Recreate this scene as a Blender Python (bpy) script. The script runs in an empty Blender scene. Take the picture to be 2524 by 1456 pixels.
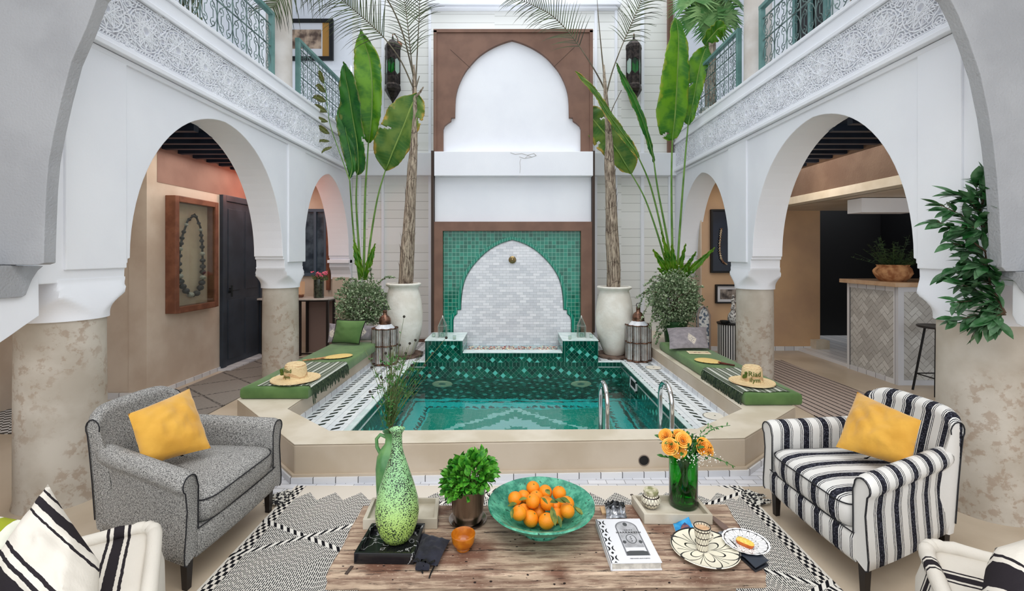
import bpy, bmesh, math, random
from mathutils import Vector, Matrix, noise
random.seed(7)
R = random.Random(11)
F, CX, CY, EYE = 1150.0, 1266.0, 626.0, 1.6
pi = math.pi
V = Vector
SC = bpy.context.scene
COL = SC.collection

# ---- surveying the place: a sight line meets a known real plane --------------
def P(x, y, z=0.0):
    Y = (EYE - z) * F / (y - CY)
    return V(((x - CX) / F * Y, Y, z))
def PY(x, y, Y):
    return V(((x - CX) / F * Y, Y, EYE - (y - CY) / F * Y))
def PX(x, y, X):
    return PY(x, y, X * F / (x - CX))

# ---- mesh collector ----------------------------------------------------------
class MB:
    def __init__(s):
        s.v = []; s.f = []; s.m = []; s.mi = 0
    def add(s, vs, fs):
        n = len(s.v)
        s.v += [V(p) for p in vs]
        s.f += [tuple(i + n for i in f) for f in fs]
        s.m += [s.mi] * len(fs)
        return s
    def box(s, x0, x1, y0, y1, z0, z1, M=None):
        vs = [V((x, y, z)) for z in (z0, z1) for y in (y0, y1) for x in (x0, x1)]
        if M is not None: vs = [M @ p for p in vs]
        return s.add(vs, [(0, 2, 3, 1), (4, 5, 7, 6), (0, 1, 5, 4), (2, 6, 7, 3), (0, 4, 6, 2), (1, 3, 7, 5)])
    def loft(s, rings, cap=True, closed=True):
        n = len(rings[0]); b = len(s.v); fs = []
        vs = [p for r in rings for p in r]
        for i in range(len(rings) - 1):
            for j in range(n if closed else n - 1):
                k = (j + 1) % n
                fs.append((i * n + j, i * n + k, (i + 1) * n + k, (i + 1) * n + j))
        if cap and closed:
            fs.append(tuple(range(n))[::-1]); fs.append(tuple((len(rings) - 1) * n + j for j in range(n)))
        return s.add(vs, fs)
    def tube(s, pts, r, n=8, cap=True, loop=False, flat=1.0):
        pts = [V(p) for p in pts]; m = len(pts)
        rs = r if isinstance(r, (list, tuple)) else [r] * m
        rings = []; up = None
        for i, p in enumerate(pts):
            if loop: t = pts[(i + 1) % m] - pts[i - 1]
            else: t = pts[min(i + 1, m - 1)] - pts[max(i - 1, 0)]
            if t.length < 1e-9: t = V((0, 0, 1))
            t.normalize()
            if up is None:
                up = V((0, 0, 1)) if abs(t.z) < .9 else V((0, 1, 0))
            a = (up - t * up.dot(t))
            if a.length < 1e-6: a = t.orthogonal()
            a.normalize(); up = a; b = t.cross(a)
            rings.append([p + (a * math.cos(2 * pi * j / n) * flat + b * math.sin(2 * pi * j / n)) * rs[i] for j in range(n)])
        if loop: rings.append(rings[0]); return s.loft(rings, cap=False)
        return s.loft(rings, cap=cap)
    def lathe(s, prof, c=(0, 0, 0), n=32, M=None, fn=None, cap=True):
        rings = []
        for r, z in prof:
            ring = []
            for j in range(n):
                a = 2 * pi * j / n; rr = r if fn is None else fn(r, z, a)
                p = V((rr * math.cos(a), rr * math.sin(a), z))
                if M is not None: p = M @ p
                ring.append(p + V(c))
            rings.append(ring)
        return s.loft(rings, cap=cap)
    def prism(s, poly, fa, fb):
        """poly: list of 2-D points, fa/fb: 2-D -> 3-D maps for the two ends"""
        n = len(poly); vs = [fa(p) for p in poly] + [fb(p) for p in poly]
        fs = [tuple(range(n)), tuple(range(2 * n - 1, n - 1, -1))]
        fs += [(i, i + n, (i + 1) % n + n, (i + 1) % n) for i in range(n)]
        return s.add(vs, fs)
    def ball(s, c, r, n=12, sq=(1, 1, 1), M=None):
        m = max(4, n // 2); prof = []
        vs = []; fs = []
        for i in range(m + 1):
            ph = -pi / 2 + pi * i / m
            for j in range(n):
                a = 2 * pi * j / n
                p = V((math.cos(ph) * math.cos(a) * r * sq[0], math.cos(ph) * math.sin(a) * r * sq[1], math.sin(ph) * r * sq[2]))
                if M is not None: p = M @ p
                vs.append(p + V(c))
        for i in range(m):
            for j in range(n):
                k = (j + 1) % n
                fs.append((i * n + j, i * n + k, (i + 1) * n + k, (i + 1) * n + j))
        return s.add(vs, fs)
    def sheet(s, f, nu, nv):
        vs = [f(i / nu, j / nv) for i in range(nu + 1) for j in range(nv + 1)]; w = nv + 1
        return s.add(vs, [(i * w + j, i * w + j + 1, (i + 1) * w + j + 1, (i + 1) * w + j) for i in range(nu) for j in range(nv)])
    def bar(s, a, b, w, d=None, up=(0, 0, 1)):
        a = V(a); b = V(b); t = (b - a).normalized(); u = V(up); x = t.cross(u)
        if x.length < 1e-5: x = t.orthogonal()
        x.normalize(); y = x.cross(t); d = w if d is None else d
        r = [[q + x * sx * w / 2 + y * sy * d / 2 for sx, sy in ((-1, -1), (1, -1), (1, 1), (-1, 1))] for q in (a, b)]
        return s.loft(r)

ORI = {}
def build(mb, name, mats, parent=None, smooth=False, bevel=0, sub=0, thick=0, origin=None, weld=True, rim=True):
    if not isinstance(mats, (list, tuple)): mats = [mats]
    xs = [p.x for p in mb.v]; ys = [p.y for p in mb.v]; zs = [p.z for p in mb.v]
    o3 = V(((min(xs) + max(xs)) / 2, (min(ys) + max(ys)) / 2, min(zs))) if origin is None else V(origin)
    me = bpy.data.meshes.new(name)
    me.from_pydata([p - o3 for p in mb.v], [], mb.f)
    for m in mats: me.materials.append(m)
    for i, p in enumerate(me.polygons):
        p.material_index = mb.m[i]; p.use_smooth = bool(smooth)
    bm = bmesh.new(); bm.from_mesh(me)
    if weld: bmesh.ops.remove_doubles(bm, verts=bm.verts, dist=1e-6)
    bmesh.ops.recalc_face_normals(bm, faces=bm.faces); bm.to_mesh(me); bm.free()
    if smooth and smooth is not True:
        me.set_sharp_from_angle(angle=math.radians(smooth))
    elif smooth:
        me.set_sharp_from_angle(angle=math.radians(50))
    o = bpy.data.objects.new(name, me); COL.objects.link(o)
    if bevel:
        b = o.modifiers.new('bevel', 'BEVEL'); b.width = bevel; b.segments = 2; b.limit_method = 'ANGLE'; b.angle_limit = math.radians(40)
    if thick:
        t = o.modifiers.new('solid', 'SOLIDIFY'); t.thickness = thick; t.offset = 0; t.use_rim = rim
    if sub:
        q = o.modifiers.new('sub', 'SUBSURF'); q.levels = sub; q.render_levels = sub
    ORI[o.name] = o3
    if parent is not None:
        o.parent = parent; o.location = o3 - ORI[parent.name]
    else: o.location = o3
    return o
def tag(o, label=None, cat=None, group=None, kind=None):
    if label: o['label'] = label
    if cat: o['category'] = cat
    if group: o['group'] = group
    if kind: o['kind'] = kind
    return o
def thing(name, label, cat, loc, group=None):
    o = bpy.data.objects.new(name, None); COL.objects.link(o)
    o.location = V(loc); o.empty_display_size = .1; ORI[o.name] = V(loc)
    return tag(o, label, cat, group)
def st(o): o['kind'] = 'structure'; return o
def dup(root, loc, rz=0.0, label=None):
    r = root.copy(); COL.objects.link(r); r.location = V(loc); r.rotation_euler = (0, 0, rz); ORI[r.name] = V(loc)
    if label: r['label'] = label
    for ch in list(root.children):
        c = ch.copy(); COL.objects.link(c); c.parent = r
        for g in list(ch.children):
            d = g.copy(); COL.objects.link(d); d.parent = c
    return r

# ---- materials ---------------------------------------------------------------
def lin(c):
    r = []
    for k in c[:3]:
        k = k / 255.0
        r.append(k / 12.92 if k <= .04045 else ((k + .055) / 1.055) ** 2.4)
    return (*r, 1.0)
class E:
    nt = None
    def __init__(s, sock): s.s = sock
    @staticmethod
    def op(o, *a, clamp=False):
        n = E.nt.nodes.new('ShaderNodeMath'); n.operation = o; n.use_clamp = clamp
        for i, x in enumerate(a):
            if isinstance(x, E): E.nt.links.new(x.s, n.inputs[i])
            else: n.inputs[i].default_value = float(x)
        return E(n.outputs[0])
    def __add__(s, o): return E.op('ADD', s, o)
    __radd__ = __add__
    def __sub__(s, o): return E.op('SUBTRACT', s, o)
    def __rsub__(s, o): return E.op('SUBTRACT', o, s)
    def __mul__(s, o): return E.op('MULTIPLY', s, o)
    __rmul__ = __mul__
    def __truediv__(s, o): return E.op('DIVIDE', s, o)
    def __lt__(s, o): return E.op('LESS_THAN', s, o)
    def __gt__(s, o): return E.op('GREATER_THAN', s, o)
    def fr(s): return E.op('FRACT', s)
    def fl(s): return E.op('FLOOR', s)
    def ab(s): return E.op('ABSOLUTE', s)
    def sin(s): return E.op('SINE', s)
    def mod(s, k): return E.op('FLOORED_MODULO', s, k)
def emax(a, b): return E.op('MAXIMUM', a, b)
def emin(a, b): return E.op('MINIMUM', a, b)
def hypot(a, b): return E.op('SQRT', a * a + b * b)
def coords(world=True):
    if world:
        g = E.nt.nodes.new('ShaderNodeNewGeometry'); src = g.outputs['Position']
    else:
        g = E.nt.nodes.new('ShaderNodeTexCoord'); src = g.outputs['Object']
    sp = E.nt.nodes.new('ShaderNodeSeparateXYZ'); E.nt.links.new(src, sp.inputs[0])
    return E(sp.outputs[0]), E(sp.outputs[1]), E(sp.outputs[2])
def vec(x, y, z=0.0):
    c = E.nt.nodes.new('ShaderNodeCombineXYZ')
    for i, q in enumerate((x, y, z)):
        if isinstance(q, E): E.nt.links.new(q.s, c.inputs[i])
        else: c.inputs[i].default_value = q
    return c.outputs[0]
def nz(v, scale, detail=3.0, rough=.5):
    n = E.nt.nodes.new('ShaderNodeTexNoise'); n.inputs['Scale'].default_value = scale
    n.inputs['Detail'].default_value = detail; n.inputs['Roughness'].default_value = rough
    E.nt.links.new(v, n.inputs['Vector']); return E(n.outputs['Fac'])
def wn(v):
    n = E.nt.nodes.new('ShaderNodeTexWhiteNoise'); n.noise_dimensions = '3D'; E.nt.links.new(v, n.inputs['Vector']); return E(n.outputs['Value'])
def vor(v, scale, out='Distance', rnd=1.0, feat='F1'):
    n = E.nt.nodes.new('ShaderNodeTexVoronoi'); n.feature = feat; n.inputs['Scale'].default_value = scale
    n.inputs['Randomness'].default_value = rnd; E.nt.links.new(v, n.inputs['Vector']); return E(n.outputs[out])
def mix(t, a, b):
    n = E.nt.nodes.new('ShaderNodeMix'); n.data_type = 'RGBA'
    for i, q in ((0, t),):
        if isinstance(q, E): E.nt.links.new(q.s, n.inputs[0])
        else: n.inputs[0].default_value = q
    for i, q in ((6, a), (7, b)):
        if isinstance(q, (tuple, list)): n.inputs[i].default_value = lin(q)
        else: E.nt.links.new(q, n.inputs[i])
    return n.outputs[2]
def ss(x, a, b):
    n = E.nt.nodes.new('ShaderNodeMapRange'); n.interpolation_type = 'SMOOTHSTEP'
    E.nt.links.new(x.s, n.inputs['Value']); n.inputs['From Min'].default_value = a; n.inputs['From Max'].default_value = b
    return E(n.outputs[0])
def newmat(name):
    m = bpy.data.materials.new(name); m.use_nodes = True; E.nt = m.node_tree
    return m, m.node_tree.nodes['Principled BSDF']
def setup(m, b, col=None, rough=.6, metal=0.0, spec=.4, bump=None, bs=.3, bd=.01, trans=0.0, ior=1.45, coat=0.0, sheen=0.0):
    nt = m.node_tree
    if col is not None:
        if isinstance(col, (tuple, list)): b.inputs['Base Color'].default_value = lin(col)
        else: nt.links.new(col, b.inputs['Base Color'])
    if isinstance(rough, E): nt.links.new(rough.s, b.inputs['Roughness'])
    else: b.inputs['Roughness'].default_value = rough
    b.inputs['Metallic'].default_value = metal; b.inputs['Specular IOR Level'].default_value = spec
    b.inputs['Transmission Weight'].default_value = trans; b.inputs['IOR'].default_value = ior
    b.inputs['Coat Weight'].default_value = coat; b.inputs['Sheen Weight'].default_value = sheen
    if bump is not None:
        n = nt.nodes.new('ShaderNodeBump'); n.inputs['Strength'].default_value = bs; n.inputs['Distance'].default_value = bd
        nt.links.new(bump.s, n.inputs['Height']); nt.links.new(n.outputs[0], b.inputs['Normal'])
    return m
def simple(name, c1, c2=None, sc=6.0, rough=.6, metal=0.0, bsc=None, bs=.2, bd=.01, world=False, spec=.4, lo=.35, hi=.65, **k):
    """colour with cloudy variation and an optional fine bump"""
    m, b = newmat(name)
    x, y, z = coords(world); v = vec(x, y, z)
    col = c1
    if c2 is not None: col = mix(ss(nz(v, sc, 5), lo, hi), c1, c2)
    bp = nz(v, bsc, 4) if bsc else None
    return setup(m, b, col, rough, metal, spec, bp, bs, bd, **k)
def glass(name, col, rough=.02, ior=1.45):
    m, b = newmat(name); return setup(m, b, col, rough, 0, .5, trans=1.0, ior=ior)

M = {}
M['white'] = simple('white_plaster', (241, 243, 248), (236, 238, 244), 1.5, .85, bsc=60, bs=.15, bd=.004, world=True)
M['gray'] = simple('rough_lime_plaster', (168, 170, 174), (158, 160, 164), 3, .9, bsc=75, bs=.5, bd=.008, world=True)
M['beige'] = simple('beige_tadelakt', (206, 192, 174), (192, 176, 155), 2.2, .55, bsc=20, bs=.08, bd=.004, world=True)
M['walltop'] = simple('pale_tadelakt', (222, 212, 194), (204, 192, 170), 3, .5, world=True, bsc=30, bs=.08, bd=.004)
M['column'] = simple('column_tadelakt', (200, 191, 178), (178, 167, 152), 3.5, .5, bsc=14, bs=.12, bd=.006, world=True)
M['pillar'] = simple('pale_pillar_plaster', (216, 211, 206), (198, 190, 182), 3, .7, bsc=18, bs=.15, world=True)
M['floor'] = simple('polished_earth_floor', (204, 188, 167), (186, 169, 147), 1.6, .32, world=True, spec=.4)
M['tan'] = simple('tan_plaster', (218, 202, 184), (198, 178, 158), 1.6, .7, bsc=16, bs=.1, world=True)
M['orangetan'] = simple('ochre_plaster', (214, 178, 140), (196, 162, 132), 1.4, .7, bsc=16, bs=.1, world=True)
M['glowband'] = simple('plaster_red_glow_tone', (156, 122, 108), (132, 100, 88), 1.5, .7, bsc=16, bs=.1, world=True)
M['tealdoor'] = simple('blue_grey_door_paint', (58, 68, 80), (48, 56, 66), 3, .45)
M['navy'] = simple('navy_ceiling_paint', (38, 50, 68), (28, 38, 54), 3, .5, world=True)
M['brown'] = simple('brown_tadelakt', (128, 96, 80), (116, 86, 72), 4, .5, world=True)
M['darkbrown'] = simple('dark_brown_edge', (62, 46, 36), None, rough=.5)
M['black'] = simple('black_paint', (18, 18, 20), None, rough=.5)
M['iron'] = simple('dark_iron', (40, 44, 44), None, rough=.5, metal=.3)
M['railpaint'] = simple('pale_teal_iron_paint', (116, 138, 134), (70, 90, 88), 8, .5)
M['teal'] = simple('teal_frame_paint', (112, 150, 146), (92, 132, 128), 6, .5)
M['wood'] = simple('red_brown_wood', (130, 84, 62), (108, 66, 48), 8, .45)
M['chrome'] = simple('polished_steel', (225, 225, 225), None, rough=.12, metal=1.0)
M['pewter'] = simple('dark_pewter', (150, 138, 128), None, rough=.2, metal=1.0)
M['copper'] = simple('aged_copper', (140, 104, 86), (96, 70, 58), 20, .35, metal=.85)
M['brass'] = simple('old_brass', (150, 130, 90), None, rough=.3, metal=.9)
M['greenfabric'] = simple('green_canvas', (98, 130, 74), (84, 116, 64), 5, .9, bsc=300, bs=.15, bd=.002, sheen=.2)
M['sidefabric'] = simple('mustard_velvet', (222, 168, 66), (204, 148, 48), 5, .8, bsc=9, bs=.5, bd=.02, sheen=.4)
def thin_glass(name, col, fac=.05):
    m = bpy.data.materials.new(name); m.use_nodes = True; nt = m.node_tree; nt.nodes.remove(nt.nodes['Principled BSDF'])
    t = nt.nodes.new('ShaderNodeBsdfTransparent'); t.inputs[0].default_value = lin(col); g = nt.nodes.new('ShaderNodeBsdfGlossy'); g.inputs['Roughness'].default_value = .03
    x = nt.nodes.new('ShaderNodeMixShader'); x.inputs[0].default_value = fac; nt.links.new(t.outputs[0], x.inputs[1]); nt.links.new(g.outputs[0], x.inputs[2]); nt.links.new(x.outputs[0], nt.nodes['Material Output'].inputs[0])
    return m
M['glass'] = thin_glass('clear_thin_glass', (240, 246, 244))
M['greenglass'] = glass('green_glass', (40, 190, 70))
M['terra'] = simple('glazed_white_clay', (238, 235, 226), (222, 216, 204), 4, .6, bsc=9, bs=.6, bd=.02)
M['leafdark'] = simple('dark_leaf', (34, 88, 34), (62, 118, 48), 14, .4, spec=.5)
M['wood_dark'] = simple('black_brown_wood', (34, 28, 26), None, rough=.4)
def grid_lines(a, b, pa, pb, w, offs=True):
    """1 on joints of a running-bond grid"""
    row = (b / pb).fl()
    sh = row.mod(2.0) * .5 if offs else row * 0.0
    fa = (a / pa + sh).fr(); fb = (b / pb).fr()
    return emax(emax(fa < w / pa, fa > 1 - w / pa), emax(fb < w / pb, fb > 1 - w / pb)), (a / pa + sh).fl(), row
# white ceramic strip tiles around bases
def strip_tiles(name, ax):
    m, b = newmat(name); x, y, z = coords(); a = {'x': x, 'y': y, 'd': (x + y) * .7}[ax]
    j, i, r = grid_lines(a, z * 0.0 + .5, .155, 1.0, .003, False)
    rnd = wn(vec(i, r)); c = mix(rnd, (232, 232, 234), (206, 208, 214))
    return setup(m, b, mix(j, c, (96, 96, 98)), .25)
M['strip_x'] = strip_tiles('white_edge_tiles', 'x'); M['strip_y'] = strip_tiles('white_edge_tiles_side', 'y')
# floor border of small white tiles
m, b = newmat('white_border_tiles'); x, y, z = coords()
j, i, r = grid_lines(x, y, .13, .06, .002)
M['border'] = setup(m, b, mix(j, mix(wn(vec(i, r)), (228, 228, 232), (204, 206, 214)), (130, 130, 130)), .3)
# deck: white strips and chains of black diamonds
def deck(name):
    m, b = newmat(name); x, y, z = coords(); X = x.ab()
    p = .165; u = ((X - 1.47) / p).fr() - .5
    q = .098; v = y / q
    w = (v + u * 1.6).fr() - .5
    black = ((u.ab() * 3.4 + w.ab() * 1.9) < .62)
    black2 = (u.ab() < .19) * (((v + u * 1.25).fr() - .5).ab() < .24)
    jt = emax(((v - u * .9).fr() < .035), (u.ab() > .485))
    c = mix(wn(vec((X / p).fl(), (v - u * .9).fl())), (240, 243, 244), (222, 228, 232))
    c = mix(jt * .6, c, (150, 155, 158)); c = mix(black2, c, (28, 42, 40))
    return setup(m, b, c, .25)
M['deck'] = deck('black_and_white_mosaic_deck')
M['marble'] = simple('pale_aqua_marble', (226, 238, 236), (204, 222, 220), 8, .25, world=True)
# diamond zellige of pool walls
def zellige(name, ax, aqua=.16, under=False):
    m, b = newmat(name); x, y, z = coords(); a = x if ax == 'x' else y
    s = 1.0 / .0525; u = (a + z) * (.7071 * s); v = (a - z) * (.7071 * s)
    iu, iv = u.fl(), v.fl(); fu, fv = u.fr(), v.fr()
    g = emax(emax(fu < .035, fu > .965), emax(fv < .035, fv > .965))
    r = wn(vec(iu, iv, 3.1)); k = (iu + iv * 3.0).mod(7.0) < .5
    aq = k * (r > .18)
    dark = mix(r, (4, 52, 44), (8, 104, 82)); c = mix(aq, dark, (96, 200, 186)); c = mix(g * .55, c, (120, 170, 155))
    return setup(m, b, c, .12, spec=.6)
M['zel_x'] = zellige('green_diamond_zellige', 'x'); M['zel_y'] = zellige('green_diamond_zellige_side', 'y')
def small_green(name, ax, p=.052):
    m, b = newmat(name); x, y, z = coords(); a = x if ax == 'x' else y
    fa, fb = (a / p).fr(), (z / p).fr()
    g = emax(emax(fa < .045, fa > .955), emax(fb < .045, fb > .955))
    r = wn(vec((a / p).fl(), (z / p).fl(), 1.7))
    c = mix(g * .7, mix(r, (2, 92, 74), (18, 136, 112)), (150, 200, 180))
    return setup(m, b, c, .12, spec=.6, bump=nz(vec(x, y, z), 14), bs=.15)
M['sq_x'] = small_green('green_square_zellige', 'x', .0602); M['sq_y'] = small_green('green_square_zellige_side', 'y')
M['edge_x'] = small_green('dark_green_edge_tiles', 'x', .05)
m, b = newmat('dark_green_glazed_tile'); x, y, z = coords()
fa = ((x + y) / .052).fr(); g = emax(fa < .05, fa > .95)
M['dkgreen'] = setup(m, b, mix(g * .6, mix(wn(vec(((x + y) / .052).fl(), 1.0)), (4, 56, 46), (8, 88, 70)), (130, 180, 165)), .12, spec=.6)
m, b = newmat('aqua_green_edge_tile'); x, y, z = coords(); fa = ((x + y * 2.7) / .04).fr()
M['archband'] = setup(m, b, mix((fa < .12) * .7, (20, 132, 108), (170, 220, 205)), .15)
# white zellige of the arch
m, b = newmat('white_zellige'); x, y, z = coords()
j, i, r = grid_lines(x + nz(vec(x, y, z), 8) * .02, z, .105, .042, .0016)
c = mix(wn(vec(i, r, 2.0)), (238, 238, 242), (208, 210, 216))
M['whitezel'] = setup(m, b, mix(j * .8, c, (158, 160, 164)), .2, bump=nz(vec(x, y, z), 20), bs=.2)
# pool floor
m, b = newmat('pool_floor_mosaic'); x, y, z = coords()
X = (x - .05).ab(); d = emax(X - 1.15, y - 6.22)     # >0 in the border
t = .055; ix = (x / t).fl() * t; iy = (y / t).fl() * t
c = mix(nz(vec(x, y, z), 3), (8, 168, 148), (20, 186, 164))
dd = (ix.ab() * .74 + iy - 6.16)                     # chevron
c = mix((dd.ab() < .045), c, (190, 245, 240))
c = mix((dd < -.26), c, (190, 240, 240)); c = mix((dd < -.50), c, (20, 176, 160))
tri = ((x + y) / .1).fr()
c = mix(d > 0.0, c, (24, 222, 220)); c = mix((d > .03) * (d < .1) * ((tri * .08) > (d - .03)), c, (8, 96, 90))
c = mix((d > .24) * (d < .28), c, (8, 96, 90))
gl = emax((x / t).fr() < .06, (y / t).fr() < .06)
M['poolfloor'] = setup(m, b, mix(gl * .25, c, (180, 230, 225)), .4)
m, b = newmat('pool_water'); x, y, z = coords()
w = nz(vec(x, y * 1.4, 0.0), 3.2, 2) + nz(vec(x * 1.3, y, 2.0), 9, 2) * .3
M['water'] = setup(m, b, (214, 250, 246), .0, 0, .5, w, .10, .07, trans=1.0, ior=1.33)
# painted board wall
m, b = newmat('painted_boards'); x, y, z = coords()
seg = (x / 1.1 + .3).fl(); zz = z + wn(vec(seg, 4.0)) * .05
p = .148; f = (zz / p).fr(); r = wn(vec(seg, (zz / p).fl()))
ln = (f < .05) * (r > .12)
c = mix(r, (238, 238, 235), (231, 231, 226))
M['boards'] = setup(m, b, mix(ln * .7, c, (150, 148, 140)), .6, bump=(f < .05), bs=-.4, bd=.01)
# rug
def rugmat():
    m, b = newmat('black_and_ivory_wool'); x, y, z = coords()
    wv = nz(vec(x, y, 0.0), 3, 2) * .06
    s = ((x + wv) / .0105).fr(); line = s < .52
    dash = ((y / .035 + wn(vec((x / .0105).fl(), 1.0))).fr() < .86)
    lt, dk = (222, 218, 210), (40, 40, 44)
    c = mix(line * dash, lt, dk)
    # saw-tooth ivory band at the far end
    tooth = (((x / .17).fr() - .5).ab() * .2) + 3.02
    c = mix(y > tooth, c, (218, 210, 198))
    # side borders
    e = 1.53 - (x - .03).ab()
    chk = (((e / .018).fl() + (y / .03).fl()).mod(2.0) < .5)
    bd = mix(chk, (228, 222, 212), (30, 30, 34)); c = mix((e < .075), c, bd); c = mix((e < .012), c, (226, 220, 210))
    # twisted cords crossing
    for sg, y0, k in ((1, 2.045, .94), (-1, 3.215, .86)):
        q = ((y + x * (.5 * sg) - y0) / k + .5).fr() - .5
        q = q.ab() * k
        tw = (((x * 1.0 + y * .5 * sg) / .038).fr() < .45)
        c = mix(q < .017, c, mix(tw, (232, 228, 220), (26, 26, 30)))
    return setup(m, b, c, .95, spec=.1, bump=s, bs=.3, bd=.002)
M['rug'] = rugmat()
m, b = newmat('striped_runner_wool'); x, y, z = coords()
u = x + y * .06; f = (u / .085).fr(); n = nz(vec(x, y * 4, 0), 30)
M['runner'] = setup(m, b, mix((f < .2) * (n > .36), (172, 156, 146), (30, 28, 32)), .95, spec=.1)
m, b = newmat('grey_flat_rug'); x, y, z = coords()
q = ((y + x * .8) / .7).fr() - .5; q2 = ((y - x * .8) / .7).fr() - .5
ln = emin(q.ab(), q2.ab()) < .025; n = nz(vec(x, y * 6, 0), 26)
M['greyrug'] = setup(m, b, mix(ln * (n > .5), mix(n, (150, 142, 134), (120, 114, 108)), (40, 38, 40)), .95, spec=.1)
m, b = newmat('checker_mosaic'); x, y, z = coords()
ck = (((x + y) / .07).fl() + ((x - y) / .07).fl()).mod(2.0)
M['checker'] = setup(m, b, mix(ck, (232, 232, 232), (40, 44, 46)), .3)
# boucle
m, b = newmat('salt_and_pepper_boucle'); x, y, z = coords(False); v = vec(x, y, z)
n = nz(v, 210, 3, .8)
c = mix(ss(n, .38, .62), (70, 70, 70), (206, 204, 200))
M['boucle'] = setup(m, b, c, .95, spec=.1, bump=n, bs=.6, bd=.006)
M['piping'] = simple('dark_piping', (38, 38, 42), None, rough=.8)
def stripe(name, ax, period=.125, base=(228, 226, 222), dark=(34, 34, 42), fuzzy=True, off=0.0):
    m, b = newmat(name); x, y, z = coords(False); a = {'x': x, 'y': y}[ax]
    n = nz(vec(x, y, z), 90, 2); f = (a / period + off + (n - .5) * .02).fr()
    blk = (f < .30)
    for lo, w in ((.355, .035), (.43, .03), (.84, .03), (.915, .035)):
        blk = emax(blk, (f > lo) * (f < lo + w))
    dk = mix(ss(nz(vec(x, y, z), 120, 2), .45, .75), dark, (90, 92, 104))
    return setup(m, b, mix(blk, base, dk), .95, spec=.1, bump=n, bs=.3, bd=.003)
M['str_y'] = stripe('black_and_white_striped_wool', 'y', off=.35); M['str_x'] = stripe('black_and_white_striped_wool_side', 'x', off=.1)
def kilim(name, ax, bands, base=(222, 216, 206), dark=(44, 40, 44)):
    m, b = newmat(name); x, y, z = coords(False); a = {'x': x, 'y': y}[ax]
    n = nz(vec(x, y, z), 40, 2); a = a + (n - .5) * .006; k = None
    for lo, hi in bands:
        t = (a > lo) * (a < hi); k = t if k is None else emax(k, t)
    return setup(m, b, mix(k, mix(nz(vec(x, y, z), 4), base, (208, 202, 192)), dark), .95, spec=.1, bump=nz(vec(x * .3, y, z), 160), bs=.3, bd=.003)
def band(c, w=.035): return [(c - w / 2, c + w / 2), (c - w / 2 - .022, c - w / 2 - .012), (c + w / 2 + .012, c + w / 2 + .022)]
M['kil_seat'] = kilim('ivory_kilim_with_black_stripes', 'y', band(.33) + band(.03) + band(-.27))
M['kil_seat2'] = kilim('ivory_kilim_with_black_bands', 'x', band(.10) + band(-.25) + band(-.55) + band(.45))
M['kil_pil'] = kilim('ivory_kilim_pillow_cloth', 'x', [(-.18, -.10), (-.085, -.075), (-.21, -.195), (-.24, -.225), (.12, .15), (.165, .172), (.098, .106)])
M['kil_plain'] = simple('ivory_wool', (216, 210, 198), (200, 194, 182), 8, .95, bsc=120, bs=.3, bd=.003)
m, b = newmat('lime_and_white_stripe'); x, y, z = coords(False)
M['lime'] = setup(m, b, mix((x / .11).fr() < .5, (226, 226, 212), (150, 158, 40)), .9)
m, b = newmat('dark_and_tan_stripes'); x, y, z = coords()
M['tanstripe'] = setup(m, b, mix((z / .055).fr() < .42, (190, 166, 140), (26, 24, 26)), .9)
m, b = newmat('black_and_white_drum_stripes'); x, y, z = coords(False)
an = E.op('ARCTAN2', y, x); M['drum'] = setup(m, b, mix((an * 5.1).fr() < .5, (225, 225, 222), (24, 24, 28)), .6)
# worn table wood
m, b = newmat('weathered_plank'); x, y, z = coords()
n1 = nz(vec(x * .9, y * 9, z * 9), 5, 8, .7); n2 = nz(vec(x * 1.1, y * 22, z * 22), 8, 6, .75); n3 = nz(vec(x, y * 1.5, z), 4, 4); n4 = nz(vec(x * 5, y * 14, z * 14), 12, 4, .7)
c = mix(ss(n1, .36, .64), (132, 104, 88), (206, 182, 158)); c = mix(ss(n3, .50, .68), c, (118, 84, 68)); c = mix(ss(n2, .57, .63) * .85, c, (56, 42, 36)); c = mix(ss(n4, .60, .70) * .6, c, (226, 204, 180))
crk = ((y + (n1 - .5) * .05 + .03) / .118).fr() < .030
c = mix(crk * .85, c, (36, 26, 24)); c = mix((vor(vec(x, y * 1.6, z * 1.6), 22) < .12) * (n3 > .5), c, (40, 28, 24))
M['plank'] = setup(m, b, c, .55, spec=.3, bump=n2 * -1.0 + n1, bs=.5, bd=.01)
M['marbletray'] = simple('cream_marble', (206, 198, 182), (186, 176, 158), 10, .4)
m, b = newmat('black_marble'); x, y, z = coords(); n = nz(vec(x, y, z), 7, 6)
M['blackmarble'] = setup(m, b, mix((n - .5).ab() < .006, (22, 22, 26), (150, 150, 150)), .15, spec=.6)
m, b = newmat('speckled_green_glaze'); x, y, z = coords(); v = vec(x, y, z)
vz = vor(v, 105, rnd=.9); n = nz(v, 8)
c = mix(ss(z, .45, .72), (182, 210, 104), (146, 196, 140)); c = mix(ss(nz(v, 210, 3, .6) + (nz(v, 12, 2) - .5) * .25, .51, .56), c, (30, 44, 34))
M['speckle'] = setup(m, b, c, .25, bump=vz, bs=.4, bd=.003, spec=.6)
M['sage'] = simple('sage_green_glaze', (70, 124, 74), (104, 150, 92), 12, .2, spec=.6)
m, b = newmat('turquoise_green_glaze'); x, y, z = coords(); v = vec(x, y, z); n = nz(v, 22, 6, .7)
c = mix(ss(n, .35, .65), (26, 116, 92), (92, 178, 146)); c = mix((nz(v, 60, 4) > .66), c, (24, 60, 48))
M['bowlglaze'] = setup(m, b, c, .2, bump=n, bs=.5, bd=.006, spec=.6)
m, b = newmat('orange_peel'); x, y, z = coords(False)
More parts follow.
